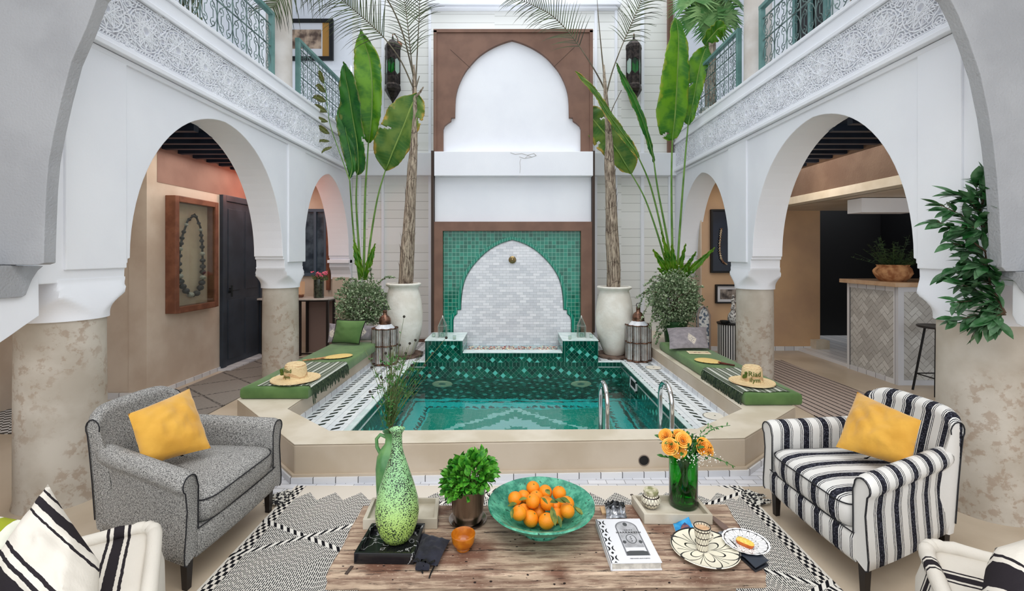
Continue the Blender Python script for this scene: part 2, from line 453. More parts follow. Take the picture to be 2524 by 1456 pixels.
M['orange'] = setup(m, b, mix(nz(vec(x, y, z), 22, 3), (240, 128, 18), (238, 156, 34)), .4, bump=vor(vec(x, y, z), 330), bs=.25, bd=.002)
M['citrusleaf'] = simple('dry_olive_leaf', (70, 92, 40), (128, 132, 60), 30, .5)
M['ochreglaze'] = simple('amber_glaze', (196, 118, 26), (170, 92, 18), 30, .2, spec=.6)
# white pottery drawn with black leaves (radial)
def radial(name, k, rin=.05, base=(232, 226, 206), dark=(34, 32, 32)):
    m, b = newmat(name); x, y, z = coords(False); r = hypot(x, y); a = E.op('ARCTAN2', y, x)
    s = (a * (k / 2.0)).sin().ab()
    t = r / rin
    e1 = (t - (s * .72 + .22)).ab() < .035; e2 = ((a * (k / 2.0)).sin().ab() < .05) * (t > .2) * (t < .8)
    e3 = (t - .93).ab() < .018; e4 = (t - (s * .4 + .15)).ab() < .025
    return setup(m, b, mix(emax(emax(e1, e2), emax(e3, e4)), base, dark), .25)
M['plate'] = radial('leaf_painted_pottery', 6, .135); M['doily'] = radial('lace_painted_pottery', 16, .085, (240, 240, 240))
def zig(name, sc=.026, base=(228, 220, 200)):
    m, b = newmat(name); x, y, z = coords(False); a = E.op('ARCTAN2', y, x) * .9
    f = ((a * 3.0).fr() - .5).ab() * 2.0; t = z / sc
    k = emax(((t.fr() - f).ab() < .13), emax((t.fr() < .08), (t.fr() > .92)))
    return setup(m, b, mix(k, base, (46, 34, 30)), .3)
M['zig'] = zig('zigzag_painted_pottery'); 
m, b = newmat('herringbone_zellige'); x, y, z = coords()
a = x + y; s = 1 / .062; u = (a + z) * (.7071 * s); v = (a - z) * (.7071 * s)
ch = (u.fl() + v.fl()).mod(4.0)
horiz = ch < 1.5
fu, fv = u.fr(), v.fr()
w = .06
edge_u = emax(fu < w, fu > 1 - w); edge_v = emax(fv < w, fv > 1 - w)
st4 = (u.fl() - v.fl()).mod(4.0)
g = emax(edge_v * horiz, edge_u * (1.0 - horiz))
g = emax(g, emax((fu < w) * (st4 < .5), (fv < w) * (st4 > 1.5) * (st4 < 2.5)))
c = mix(wn(vec((u * .5).fl(), (v * .5).fl())), (214, 214, 210), (182, 180, 176))
M['herring'] = setup(m, b, mix(g * .8, c, (140, 136, 130)), .25, bump=g, bs=-.3, bd=.004)
m, b = newmat('braided_straw'); x, y, z = coords(False); r = hypot(x, y)
f = (r / .013).fr(); g = (z / .013).fr(); n = nz(vec(x, y, z), 60, 3)
M['straw'] = setup(m, b, mix(emax(f < .22, (g < .25) * (z > .02)) * .6 + (n > .6) * .3, (236, 214, 168), (190, 140, 96)), .8, bump=f, bs=.4, bd=.004)
m, b = newmat('woven_fan_palm'); x, y, z = coords(False); r = hypot(x * 1.0, y * 1.2)
M['fan'] = setup(m, b, mix((r / .016).fr() < .3, (238, 214, 140), (206, 150, 80)), .8)
m, b = newmat('olive_striped_cloth'); x, y, z = coords(); f = (x.ab() / .098).fr()
k = emax(emax(f < .16, (f > .22) * (f < .26)), (f > .60) * (f < .64))
M['cloth'] = setup(m, b, mix(k, (100, 108, 92), (222, 224, 214)), .9)
M['fringe'] = simple('dark_green_fringe', (34, 50, 40), (70, 82, 62), 30, .9)
m, b = newmat('grey_kilim'); x, y, z = coords(False); n = nz(vec(x, y, z), 20, 5)
st_ = (x.ab() + z * 0 + (y.ab())) 
star = ((x.ab() * 1.0 + (z - .12).ab()) < .06) * (nz(vec(x, y, z), 60) > .45)
M['greypil'] = setup(m, b, mix(star, mix(n, (96, 92, 98), (168, 160, 162)), (200, 190, 176)), .9, bump=n, bs=.4)
# bark
m, b = newmat('dry_palm_bark'); x, y, z = coords(); n = nz(vec(x * 4, y * 4, z * .35), 18, 6, .7)
c = mix(ss(n, .38, .62), (92, 76, 64), (204, 188, 166)); c = mix(((z / .37 + nz(vec(x, y, z), 4) * 1.6).fr() < .035) * .6, c, (72, 58, 50))
M['bark'] = setup(m, b, c, .85, bump=n, bs=.9, bd=.02)
# banana leaves
def leafmat(name, c1, c2, edge, tr=.25):
    m, b = newmat(name); nt = m.node_tree
    uv = nt.nodes.new('ShaderNodeUVMap'); sp = nt.nodes.new('ShaderNodeSeparateXYZ'); nt.links.new(uv.outputs[0], sp.inputs[0])
    u, v = E(sp.outputs[0]), E(sp.outputs[1]); x, y, z = coords(False)
    k = (u - .5).ab() * 2.0; n = nz(vec(x, y, z), 4, 3)
    vein = ((v * 34.0 + k * 1.2).fr() < .25)
    c = mix(ss(n, .4, .6), c1, c2); c = mix(vein * .25, c, c2)
    c = mix(ss(k + (nz(vec(x, y, z), 9, 4) - .5) * .9, .82, 1.05), c, edge); c = mix(k < .045, c, (176, 196, 100))
    setup(m, b, c, .38, spec=.5)
    tl = nt.nodes.new('ShaderNodeBsdfTranslucent'); nt.links.new(c, tl.inputs[0])
    ms = nt.nodes.new('ShaderNodeMixShader'); ms.inputs[0].default_value = tr
    nt.links.new(b.outputs[0], ms.inputs[1]); nt.links.new(tl.outputs[0], ms.inputs[2])
    nt.links.new(ms.outputs[0], nt.nodes['Material Output'].inputs[0])
    return m
M['leafA'] = leafmat('banana_leaf_green', (58, 124, 26), (112, 166, 30), (150, 168, 50))
M['leafB'] = leafmat('banana_leaf_dark', (28, 92, 34), (60, 126, 40), (130, 140, 70))
M['leafC'] = leafmat('banana_leaf_yellowing', (70, 120, 44), (120, 150, 60), (208, 176, 84), .35)
M['leafD'] = leafmat('banana_leaf_olive', (88, 96, 44), (122, 124, 60), (150, 130, 80))
M['stalk'] = simple('pale_green_stalk', (122, 160, 78), (84, 126, 52), 4, .45)
M['frond'] = simple('palm_frond', (74, 88, 52), (58, 60, 48), 3, .6)
M['frondstem'] = simple('palm_rib', (112, 104, 84), (84, 76, 64), 6, .6)
M['fanleaf'] = simple('fan_palm_leaf', (60, 120, 52), (150, 184, 120), 3, .5)
M['bushleaf'] = simple('jade_bush_leaf', (70, 104, 58), (176, 190, 156), 30, .45)
M['bushstem'] = simple('bush_twig', (84, 66, 50), None, rough=.8)
M['basil'] = simple('bright_green_leaf', (34, 110, 26), (96, 168, 52), 40, .35)
M['shrub'] = simple('deep_green_leaf', (30, 84, 36), (92, 128, 92), 16, .35)
M['rose'] = simple('apricot_rose_petal', (242, 166, 58), (248, 192, 96), 40, .6)
M['pink'] = simple('pink_petal', (224, 90, 120), (240, 140, 160), 60, .6)
M['grassstem'] = simple('dry_green_stem', (64, 86, 46), (104, 112, 70), 20, .7)
M['paper'] = simple('paper', (222, 222, 226), None, rough=.6)

m, b = newmat('stained_column_tadelakt'); x, y, z = coords(); v = vec(x, y, z)
c = mix(ss(nz(v, 3.5, 5), .35, .65), (202, 194, 182), (182, 172, 158)); k = ss(nz(v, 16, 6, .65), .50, .60) * ss(nz(vec(x, y, z * .6), 2.4, 2) + (z * -.25), .22, .38)
M['column'] = setup(m, b, mix(k * .5, c, (150, 122, 98)), .5, bump=nz(v, 14, 4), bs=.12, bd=.006)
# ============================ SETTING =========================================
XF, XB = 2.80, 3.15          # courtyard face and gallery face of the side arcades
YB = 8.1                     # back wall
def wall_arc(side):
    """profile points (Y, z) of the two arches of a side arcade, surveyed on the plane X=XF"""
    s = -1 if side == 'left' else 1
    if s < 0:
        big = [(321,633),(321,591),(327,481),(340,440),(365,409),(418,337),(473,303),(510,293),(548,296),(601,337),(639,399),(673,471),(692,553),(697,633)]
        small = [(750,633),(751,553),(764,481),(788,442),(808,428),(827,440),(846,481),(856,529),(859,577),(860,633)]
    else:
        big = [(2251,633),(2247,600),(2234,529),(2208,447),(2174,385),(2126,332),(2083,303),(2045,288),(2011,287),(1987,298),(1939,351),(1900,413),(1871,486),(1858,553),(1855,633)]
        small = [(1797,633),(1796,540),(1780,481),(1763,447),(1732,425),(1713,437),(1694,481),(1682,519),(1678,577),(1676,633)]
    def fit(L, e, h):
        y0, y1 = PX(L[0][0], 633, s * XF).y, PX(L[-1][0], 633, s * XF).y; c, w = (y0 + y1) / 2, (y1 - y0) / 2; out = []
        for i in range(41):
            t = -math.cos(pi * i / 40); q = (abs(t) + e) / (1 + e)
            out.append((c + w * t, 1.57 + h * math.sqrt(max(0, 1 - q ** 2.1)) / math.sqrt(1 - (e / (1 + e)) ** 2)))
        return out
    return fit(big, .07, 1.31), fit(small, .12, 1.24)
def cap_arch(a0, a1, arch):
    """arch opening widened below the springing, as coved corbels"""
    y0, z0 = arch[0]; y1, z1 = arch[-1]
    pre = [(y0 - a0, 1.42), (y0 - .045, 1.53), (y0 - .02, 1.535), (y0 - .02, z0 - .005)]
    post = [(y1 + .02, z1 - .005), (y1 + .02, 1.535), (y1 + .045, 1.53), (y1 + a1, 1.42)]
    return pre + arch + post
def smooth_arch(a, it=2):
    """round the surveyed outline without moving its ends or its point"""
    k = max(range(len(a)), key=lambda i: a[i][1])
    def cr(p):
        for _ in range(it):
            q = [p[0]]
            for i in range(len(p) - 1):
                q.append((p[i][0] * .75 + p[i+1][0] * .25, p[i][1] * .75 + p[i+1][1] * .25))
                q.append((p[i][0] * .25 + p[i+1][0] * .75, p[i][1] * .25 + p[i+1][1] * .75))
            q.append(p[-1]); p = q
        return p
    return cr(a[:k + 1]) + cr(a[k:])[1:]
COLS = {}
for side in ('left', 'right'):
    s = -1 if side == 'left' else 1
    big, small = wall_arc(side)
    b0, b1, s0, s1 = big[0][0], big[-1][0], small[0][0], small[-1][0]
    A = cap_arch(.05, .05, big); B = cap_arch(.05, .05, small)
    poly = [(2.60, 1.42), (2.60, 3.64), (YB, 3.64), (YB, 1.42)] + B[::-1] + A[::-1]
    mb = MB().prism(poly, lambda p: V((s * XF, p[0], p[1])), lambda p: V((s * XB, p[0], p[1])))
    # pilaster strips in low relief
    for ya, yb in ((2.90, b0 - .05), (b1 + .12, s0 - .0)):
        x0, x1 = sorted((s * (XF - .018), s * (XF + .01))); mb.box(x0, x1, ya, yb, 1.5, 3.0)
    st(build(mb, 'wall_' + side + '_arcade', M['white'], bevel=.006))
    # mouldings under and over the frieze
    mb = MB()
    for z0, z1, o in ((2.96, 3.00, .02), (3.005, 3.045, .06), (3.045, 3.085, .035), (3.475, 3.515, .045), (3.515, 3.64, .015), (3.64, 3.68, .03)):
        x0, x1 = sorted((s * (XF - o), s * (XF + .02))); mb.box(x0, x1, 2.62, YB, z0, z1)
    st(build(mb, 'trim_' + ('1' if s < 0 else '2'), M['white'], bevel=.006))
    # capitals and columns
    cols = [(2.99 * s, 3.09 if s < 0 else 2.97, .228, 2.86, b0 - .045)] + [(2.99 * s, 5.99 if s < 0 else 5.79, .213, b1 + .045, s0 - .045)]
    COLS[side] = cols
    for i, (cx, cy, r, ya, yb) in enumerate(cols):
        rings = []; hy = (yb - ya) / 2; yc = (ya + yb) / 2; N = 96; xc = s * 2.975
        for t, z in [(0, 1.175)] + [(k / 12, 1.20 + .225 * k / 12) for k in range(13)] + [(1.001, 1.44)]:
            w1 = min(1, t) ** 2.2; w2 = min(1, t) ** 1.6; rc = r + .012; ring = []
            x_c, y_c = cx + (xc - cx) * w2, cy + (yc - cy) * w1; hx_, hy_ = rc + (.178 - rc) * w2, rc + (hy - rc) * w1
            Rc = rc + (.42 * (1 - math.sqrt(max(0, 1 - min(1, t) ** 2)))) if t <= 1 else 9
            if t >= 1: Rc = 9
            for j in range(N):
                a = 2 * pi * (j + .5) / N; ca, sa = math.cos(a), math.sin(a)
                k = min(hx_ / max(abs(ca), 1e-6), hy_ / max(abs(sa), 1e-6), Rc); ring.append(V((x_c + k * ca, y_c + k * sa, z)))
            rings.append(ring)
        mb = MB().loft(rings)
        st(build(mb, 'trim_%d' % (3 + i + (2 if s > 0 else 0)), M['white'], smooth=True))
        mb = MB().lathe([(r + .01, 0), (r + .006, .02), (r, .05), (r, .6), (r - .003, 1.0), (r - .004, 1.18)], (cx, cy, 0), 48)
        o = build(mb, 'column', M['column'], smooth=True); st(o)
    # end pier at the back wall
    x0, x1 = sorted((s * 2.84, s * 3.12)); mb = MB().box(x0, x1, s1 + .1, YB, 0, 1.2)
    st(build(mb, 'pier', M['beige'])); mb = MB()
    rings = []
    for o, z in ((.02, 1.17), (.02, 1.25), (-.01, 1.32), (-.06, 1.38), (-.06, 1.45)):
        rings.append([V((s * 2.81 if q[0] else s * 3.15, (s1 + .1 + o) if q[1] else YB, z)) for q in ((0, 0), (1, 0), (1, 1), (0, 1))])
    mb.loft(rings); mb.box(*sorted((s * 2.8, s * 3.16)), s1 - .02, YB, 1.45, 1.5)
    st(build(mb, 'trim_%d' % (7 if s < 0 else 8), M['white']))
# carved plaster friezes
def frieze(s, name, num):
    xb = s * (XF - .004); mb = MB(); mb.box(*sorted((xb, s * (XF + .01))), 2.87, YB, 3.085, 3.475); z0, z1 = 3.10, 3.46
    x0 = s * (XF - .004); x1 = s * (XF - .022)
    def strip(pa, pb, w):
        a = V(pa); b = V(pb); t = (b - a)
        if t.length < 1e-4: return
        t.normalize(); n_ = V((-t.y, t.x)) * w / 2
        q = [a - n_, b - n_, b + n_, a + n_]; x2 = x1 - s * R.uniform(0, .007)
        mb.add([V((x0, p.x, p.y)) for p in q] + [V((x2, p.x, p.y)) for p in q], [(4, 5, 6, 7), (0, 1, 5, 4), (1, 2, 6, 5), (2, 3, 7, 6), (3, 0, 4, 7)])
    zc = (z0 + z1) / 2; U = .3405; n = int((YB - 2.9) / U)
    for k in range(n + 1):
        yc = 2.89 + U * .85 + U * k
        if yc > YB - .12: break
        for rr, w in ((.150, .010), (.128, .006), (.062, .007)):
            for j in range(20):
                a0, a1 = 2 * pi * j / 20, 2 * pi * (j + 1) / 20
                strip((yc + rr * math.cos(a0), zc + rr * math.sin(a0)), (yc + rr * math.cos(a1), zc + rr * math.sin(a1)), w)
        for q in range(16):
            a0 = 2 * pi * q / 16; a1 = a0 + 2 * pi * 7 / 16; strip((yc + .15 * math.cos(a0), zc + .15 * math.sin(a0)), (yc + .15 * math.cos(a1), zc + .15 * math.sin(a1)), .0055)
        for q in range(12):
            a0 = 2 * pi * q / 12
            for st_, w in ((5, .007), (4, .006)):
                a1 = a0 + 2 * pi * st_ / 12; rr = .128
                strip((yc + rr * math.cos(a0), zc + rr * math.sin(a0)), (yc + rr * math.cos(a1), zc + rr * math.sin(a1)), w)
        for cxx, czz in ((U / 2, .12), (U / 2, -.12), (U / 2, 0), (.13, .155), (-.13, .155), (.13, -.155), (-.13, -.155)):
            for rr in (.045, .024):
                for j in range(8):
                    a0, a1 = 2 * pi * j / 8, 2 * pi * (j + 1) / 8
                    strip((yc + cxx + rr * math.cos(a0), zc + czz + rr * math.sin(a0) * .9), (yc + cxx + rr * math.cos(a1), zc + czz + rr * math.sin(a1) * .9), .008)
        for dz in (-.06, .06): strip((yc + U / 2 - .03, zc + dz - .03), (yc + U / 2 + .03, zc + dz + .03), .009); strip((yc + U / 2 - .03, zc + dz + .03), (yc + U / 2 + .03, zc + dz - .03), .009)
    for zz in (z0 - .004, z0 + .022, z1 - .022, z1 + .004): strip((2.88, zz), (YB, zz), .007)
    k = 2.89
    while k < YB:
        for zz in (z0 + .009, z1 - .009): strip((k, zz - .009), (k + .012, zz + .009), .008)
        k += .026
    o = build(mb, name, M['white'], weld=False); st(o)
frieze(-1, 'trim_9', 0); frieze(1, 'trim_10', 1)

# near gallery wall with its great arch
L = [(257,0),(226,82),(192,159),(168,250),(150,330),(137,400),(131,470),(128,540),(126,600),(125,648),(112,652)]
Rr = [(2323,0),(2347,48),(2371,106),(2400,192),(2420,288),(2431,360),(2440,440),(2446,529),(2449,600),(2452,658),(2462,668)]
YG = 2.60
pl = [PY(x, y, YG) for x, y in L]; pr = [PY(x, y, YG) for x, y in Rr]
zt = 4.2
n_ = 12
# close the arch over the top
top = []
a, b_ = pl[0], pr[0]
for i in range(1, n_):
    t = i / n_; x = a.x + (b_.x - a.x) * t; top.append(V((x, 2.83, a.z + (3.85 - a.z) * math.sin(pi * t) ** .7)))
edge = [(p.x, p.z) for p in pl[::-1]] + [(p.x, p.z) for p in top] + [(p.x, p.z) for p in pr]
poly = [(-4.4, pl[-1].z), *edge, (4.4, pr[-1].z), (4.4, zt), (-4.4, zt)]
mb = MB().prism(poly, lambda p: V((p[0], YG - .04, p[1])), lambda p: V((p[0], YG + .03, p[1])))
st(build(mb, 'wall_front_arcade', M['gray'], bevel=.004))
# coved corbels of the corner columns, reaching into the near gallery
for s, gp, wp, nm in ((-1, [(-90,653),(108,655),(94,667),(80,688),(70,712),(64,727),(55,732),(-90,742)], [(-90,668),(94,668),(96,700),(97,778),(60,803),(25,828),(0,845),(-40,872),(-90,900)], 'trim_11'),
                  (1, [(2640,672),(2462,668),(2466,678),(2484,684),(2502,696),(2512,712),(2524,724),(2640,732)], [(2640,690),(2496,688),(2495,720),(2494,776),(2506,798),(2524,806),(2560,812),(2640,820)], 'trim_12')):
    mb = MB()
    g = [PX(x, y, s * 2.76) for x, y in gp if abs(x - CX) > 10]
    mb.prism([(q.y, q.z) for q in g], lambda p: V((s * 2.76, p[0], p[1])), lambda p: V((s * 3.1, p[0], p[1])))
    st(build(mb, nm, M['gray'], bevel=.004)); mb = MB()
    g = [PX(x, y, s * 2.785) for x, y in wp]
    mb.prism([(q.y, q.z) for q in g], lambda p: V((s * 2.785, p[0], p[1])), lambda p: V((s * 3.08, p[0], p[1])))
    st(build(mb, 'trim_%d' % (13 if s < 0 else 14), M['white'], bevel=.004))

# floors: ring around the basin court
ob = [P(584, 983, .27), P(725, 1094, .27), P(1836, 1078, .27), P(1961, 1002, .27)]    # outer corners of the low wall
ob = [(p.x, p.y) for p in ob]
mb = MB(); e = .02
pts = [(-7, -2, 0), (7, -2, 0), (7, ob[2][1], 0), (ob[2][0], ob[2][1], 0), (ob[1][0], ob[1][1], 0), (-7, ob[1][1], 0)]
mb.add(pts, [(0, 1, 2, 3, 4, 5)])
mb.add([(-7, ob[1][1], 0), (ob[1][0], ob[1][1], 0), (ob[0][0], ob[0][1], 0), (ob[0][0], 9.6, 0), (-7, 9.6, 0)], [(0, 1, 2, 3, 4)])
mb.add([(7, ob[2][1], 0), (7, 9.6, 0), (ob[3][0], 9.6, 0), (ob[3][0], ob[3][1], 0), (ob[2][0], ob[2][1], 0)], [(0, 1, 2, 3, 4)])
st(build(mb, 'floor', M['floor']))
# border of small tiles on the floor around the low wall
def offset_line(pts, d):
    out = []
    for i, p in enumerate(pts):
        a = V(pts[max(i - 1, 0)]); b = V(p); c = V(pts[min(i + 1, len(pts) - 1)])
        n1 = (b - a); n2 = (c - b)
        if n1.length < 1e-6: n1 = n2
        if n2.length < 1e-6: n2 = n1
        n1 = V((n1.y, -n1.x)).normalized(); n2 = V((n2.y, -n2.x)).normalized(); m_ = (n1 + n2).normalized()
        out.append(b + m_ * (d / max(.4, m_.dot(n1))))
    return out
line = [(-2.56, 8.05), ob[0], ob[1], ob[2], ob[3], (2.47, 8.05)]
lo = offset_line(line, -.0); 
def band2(mb, pa, pb, z0, z1, top=True):
    n = len(pa)
    for i in range(n - 1):
        q = [pa[i], pa[i + 1], pb[i + 1], pb[i]]
        mb.prism([(p[0], p[1]) for p in q], lambda p: V((p[0], p[1], z0)), lambda p: V((p[0], p[1], z1)))
out1 = offset_line(line, .19)
c_ = V((0, 5.5))
if (V(out1[1]) - c_).length < (V(line[1]) - c_).length: sg = -1
else: sg = 1
mb = MB(); band2(mb, line, offset_line(line, .17 * sg), -.02, .004); st(build(mb, 'trim_15', M['border'], weld=False))
mb = MB(); band2(mb, line, offset_line(line, .03 * sg), 0, .045); st(build(mb, 'trim_16', M['strip_x'], weld=False))
mb = MB(); band2(mb, line, offset_line(line, .018 * sg), .04, .062); st(build(mb, 'trim_17', M['beige'], weld=False))
# low wall of the basin court = benches at the sides
inn = [(-1.95, 8.1), (-1.95, 4.02), (-1.39, 3.52), (1.40, 3.56), (1.97, 4.02), (1.97, 8.1)]
mb = MB(); poly = [(-2.56, 8.1), ob[0], ob[1], ob[2], ob[3], (2.47, 8.1)] + inn[::-1]
mb.prism(poly, lambda p: V((p[0], p[1], -.02)), lambda p: V((p[0], p[1], .262)))
st(build(mb, 'wall_low_basin', M['beige'], bevel=.012))
mb = MB(); mb.prism(poly, lambda p: V((p[0], p[1], .262)), lambda p: V((p[0], p[1], .27)))
st(build(mb, 'trim_18', M['walltop'], bevel=.004))
mb = MB(); band2(mb, inn, offset_line(inn, -.012), .08, .13); st(build(mb, 'trim_19', M['strip_y'], weld=False))
# mosaic deck, basin and water
PXL, PXR, PYN, PYF = -1.40, 1.51, 3.95, 6.57
mb = MB()
for q in ([(-1.96, YB), (-1.96, 4.1), (PXL - .06, 3.64), (PXL - .06, YB)], [(PXR + .06, YB), (PXR + .06, 3.72), (1.98, 4.1), (1.98, YB)]):
    mb.prism(q, lambda p: V((p[0], p[1], 0)), lambda p: V((p[0], p[1], .08)))
mb.prism([(PXL - .06, PYN - .06), (PXL - .06, 3.64), (-1.38, 3.48), (1.39, 3.5), (PXR + .06, 3.72), (PXR + .06, PYN - .06)], lambda p: V((p[0], p[1], 0)), lambda p: V((p[0], p[1], .08))); mb.box(PXL - .06, PXR + .06, PYF + .06, YB, .0, .08)
st(build(mb, 'floor_deck', M['deck']))
mb = MB()
mb.box(PXL - .06, PXL, PYN - .06, PYF + .06, .0, .088); mb.box(PXR, PXR + .06, PYN - .06, PYF + .06, .0, .088)
mb.box(PXL, PXR, PYN - .06, PYN, .0, .088); mb.box(PXL, PXR, PYF, PYF + .06, .0, .088)
st(build(mb, 'trim_20', M['marble'], bevel=.008))
WZ, DEP = -.14, -1.09
def slabs(nm, mat_, boxes):
    mb = MB()
    for b in boxes: mb.box(*b)
    return st(build(mb, nm, mat_, weld=False))
slabs('wall_basin_side', M['zel_y'], [(PXL - .12, PXL, PYN - .12, PYF + .12, DEP, 0), (PXR, PXR + .12, PYN - .12, PYF + .12, DEP, 0)])
slabs('wall_basin_end', M['zel_x'], [(PXL, PXR, PYF, PYF + .12, DEP, 0), (PXL, PXR, PYN - .12, PYN, DEP, 0)])
slabs('trim_21', M['dkgreen'], [(PXL - .01, PXL + .004, PYN, PYF, .02, .075), (PXR - .004, PXR + .01, PYN, PYF, .02, .075), (PXL, PXR, PYF - .004, PYF, .02, .075)])
slabs('floor_basin', M['poolfloor'], [(PXL - .1, PXR + .1, PYN - .1, PYF + .1, DEP - .1, DEP)])
mb = MB().add([(PXL + .001, PYN + .001, WZ), (PXR - .001, PYN + .001, WZ), (PXR - .001, PYF - .001, WZ), (PXL + .001, PYF - .001, WZ)], [(0, 1, 2, 3)])
o = build(mb, 'water', M['water']); st(o)
# the fountain front: two blocks and a low wall
BL, BR_ = (-1.245, -.72), (.69, 1.19)
blk = []
for a, b in (BL, BR_): blk.append((a, b, PYF - .003, 7.22, -.02, .375))
slabs('wall_fountain_block', M['zel_x'], blk + [(BL[1], BR_[0], PYF - .003, PYF + .17, -.02, .205)])
mb = MB()
for a, b in (BL, BR_):
    mb.box(a - .006, b + .006, PYF - .009, 7.22, .375, .392)
mb.box(BL[1] + .002, BR_[0] - .002, PYF - .009, PYF + .18, .205, .22)
st(build(mb, 'trim_22', M['marble'], bevel=.005))
mb = MB()
for a, b in (BL, BR_):
    mb.box(a, b, PYF - .008, PYF, .325, .375)
    mb.box(a, a + .05, PYF - .008, PYF, .08, .325); mb.box(b - .05, b, PYF - .008, PYF, .18, .325)
mb.box(BL[1] - .001, BR_[0] + .001, PYF - .008, PYF, .155, .205)
mb.box(PXL, BL[0], PYF - .008, PYF, .02, .075); mb.box(BR_[1], PXR, PYF - .008, PYF, .02, .075)
st(build(mb, 'trim_23', M['dkgreen'], weld=False))
slabs('floor_fountain', M['whitezel'], [(BL[1], BR_[0], PYF + .17, 7.3, .0, .150)])
mb = MB().add([(BL[1], PYF + .17, .178), (BR_[0], PYF + .17, .178), (BR_[0], 7.3, .178), (BL[1], 7.3, .178)], [(0, 1, 2, 3)])
st(build(mb, 'water_fountain', M['water']))

# ---- back wall ---------------------------------------------------------------
slabs('wall_back', M['boards'], [(-2.8, 2.8, YB, YB + .2, -.1, 6.9), (-3.2, -2.8, YB + .01, YB + .2, -.1, 3.4), (2.8, 3.2, YB + .01, YB + .2, -.1, 3.4)])
pil = []
for x0, x1 in ((884, 889), (940, 946), (1056, 1062), (1466, 1472), (1516, 1522), (1580, 1588), (1648, 1655)):
    a, b = (x0 - CX) / F * 8.06, (x1 - CX) / F * 8.06
    pil.append((a, b, 8.06, 8.1, .1, 6.0))
slabs('trim_24', M['white'], pil)
mb = MB()
zc = lambda y, Y: EYE - (y - CY) / F * Y
mb.box(-2.8, -1.25, 7.98, 8.1, zc(432, 7.98), zc(376, 7.98)); mb.box(1.25, 2.8, 7.98, 8.1, zc(432, 7.98), zc(376, 7.98))
mb.box(-1.42, 1.8, 8.0, 8.1, zc(20, 8), zc(14, 8)); mb.box(-1.46, 1.84, 7.96, 8.1, zc(14, 8), zc(2, 8))
st(build(mb, 'trim_25', M['white'], bevel=.008))
slabs('baseboard_back', M['brown'], [(-2.8, -1.27, 8.07, 8.1, .08, .13), (1.27, 2.8, 8.07, 8.1, .08, .13)])
slabs('trim_26', M['walltop'], [(1.6, 2.8, 7.96, 8.1, .08, .2)])
YP = 7.25
def on(x, y, Y): p = PY(x, y, Y); return (p.x, p.z)
xl, xr = on(1067, 0, YP)[0], on(1463, 0, YP)[0]
slabs('wall_back_projection', M['white'], [(xl + .02, xr - .02, 7.42, 8.1, 0, zc(76, YP))])
def yprism(mb, poly, y0, y1):
    return mb.prism(poly, lambda p: V((p[0], y0, p[1])), lambda p: V((p[0], y1, p[1])))
# upper brown frame with the plaster arch
hl = [(1262,98),(1250,101),(1233,107),(1211,117),(1190,130),(1174,143),(1160,159),(1149,172),(1140,187),(1132,204),(1126,222),(1122,245),(1121,289)]
hl2 = [(1112,290),(1111,298),(1103,303),(1095,310),(1092,318),(1092,374)]
lf = smooth_arch([on(x, y, YP) for x, y in hl], 1) + [on(x, y, YP) for x, y in hl2]
cxm = on(1262, 0, YP)[0]
rt = [(2 * cxm - x, z) for x, z in lf][::-1]
o0, o1 = on(1072, 76, YP), on(1458, 374, YP)
poly = [(o0[0], o1[1])] + lf[::-1] + rt[::-1][1:] + [(o1[0], o1[1]), (o1[0], o0[1]), (o0[0], o0[1])]
mb = MB(); yprism(mb, poly, YP, YP + .07)
mb.box(o0[0] - .02, o0[0] + .03, YP - .02, YP + .02, o1[1], o0[1]); mb.box(o1[0] - .03, o1[0] + .02, YP - .02, YP + .02, o1[1], o0[1])
mb.box(o0[0] - .02, o1[0] + .02, YP - .02, YP + .02, o0[1] - .03, o0[1] + .02)
# mitre joints of the panel
st(build(mb, 'trim_27', M['brown']))
mb = MB(); mb.bar(PY(1110, 122, YP - .001), PY(1160, 168, YP - .001), .006, .003); mb.bar(PY(1416, 116, YP - .001), PY(1366, 164, YP - .001), .006, .003)
st(build(mb, 'trim_28', M['darkbrown']))
slabs('wall_back_arch_recess', M['white'], [(o0[0] + .01, o1[0] - .01, YP + .065, 7.43, o1[1] - .02, o0[1] - .01)])
# protruding plaster band, with flaked paint
a0, a1 = on(1070, 373, 7.15), on(1462, 433, 7.15)
mb = MB(); mb.box(a0[0], a1[0], 7.15, 7.43, a1[1], a0[1]); st(build(mb, 'trim_29', M['white'], bevel=.006))
mb = MB()
for pts_ in ([(1258,374),(1270,378),(1286,376),(1300,380),(1316,376),(1322,381),(1306,386),(1292,388),(1280,384)], [(1284,389),(1281,398),(1283,410),(1281,424)], [(1294,388),(1301,381),(1312,385)]):
    for p, q in zip(pts_, pts_[1:]): mb.bar(PY(p[0], p[1] + 2, 7.148), PY(q[0], q[1] + 2, 7.148), .006, .003)
st(build(mb, 'trim_30', simple('flaked_plaster', (176, 170, 162), None, rough=.9)))
a0, a1 = on(1072, 433, 7.3), on(1457, 546, 7.3)
slabs('wall_back_middle', M['white'], [(a0[0], a1[0], 7.3, 7.43, a1[1], a0[1] + .02)])
b0_, b1_ = on(1064, 373, YP), on(1465, 373, YP)
slabs('trim_31', M['darkbrown'], [(b0_[0], b0_[0] + .04, 7.2, 7.43, .39, b0_[1]), (b1_[0] - .04, b1_[0], 7.2, 7.43, .39, b0_[1])])
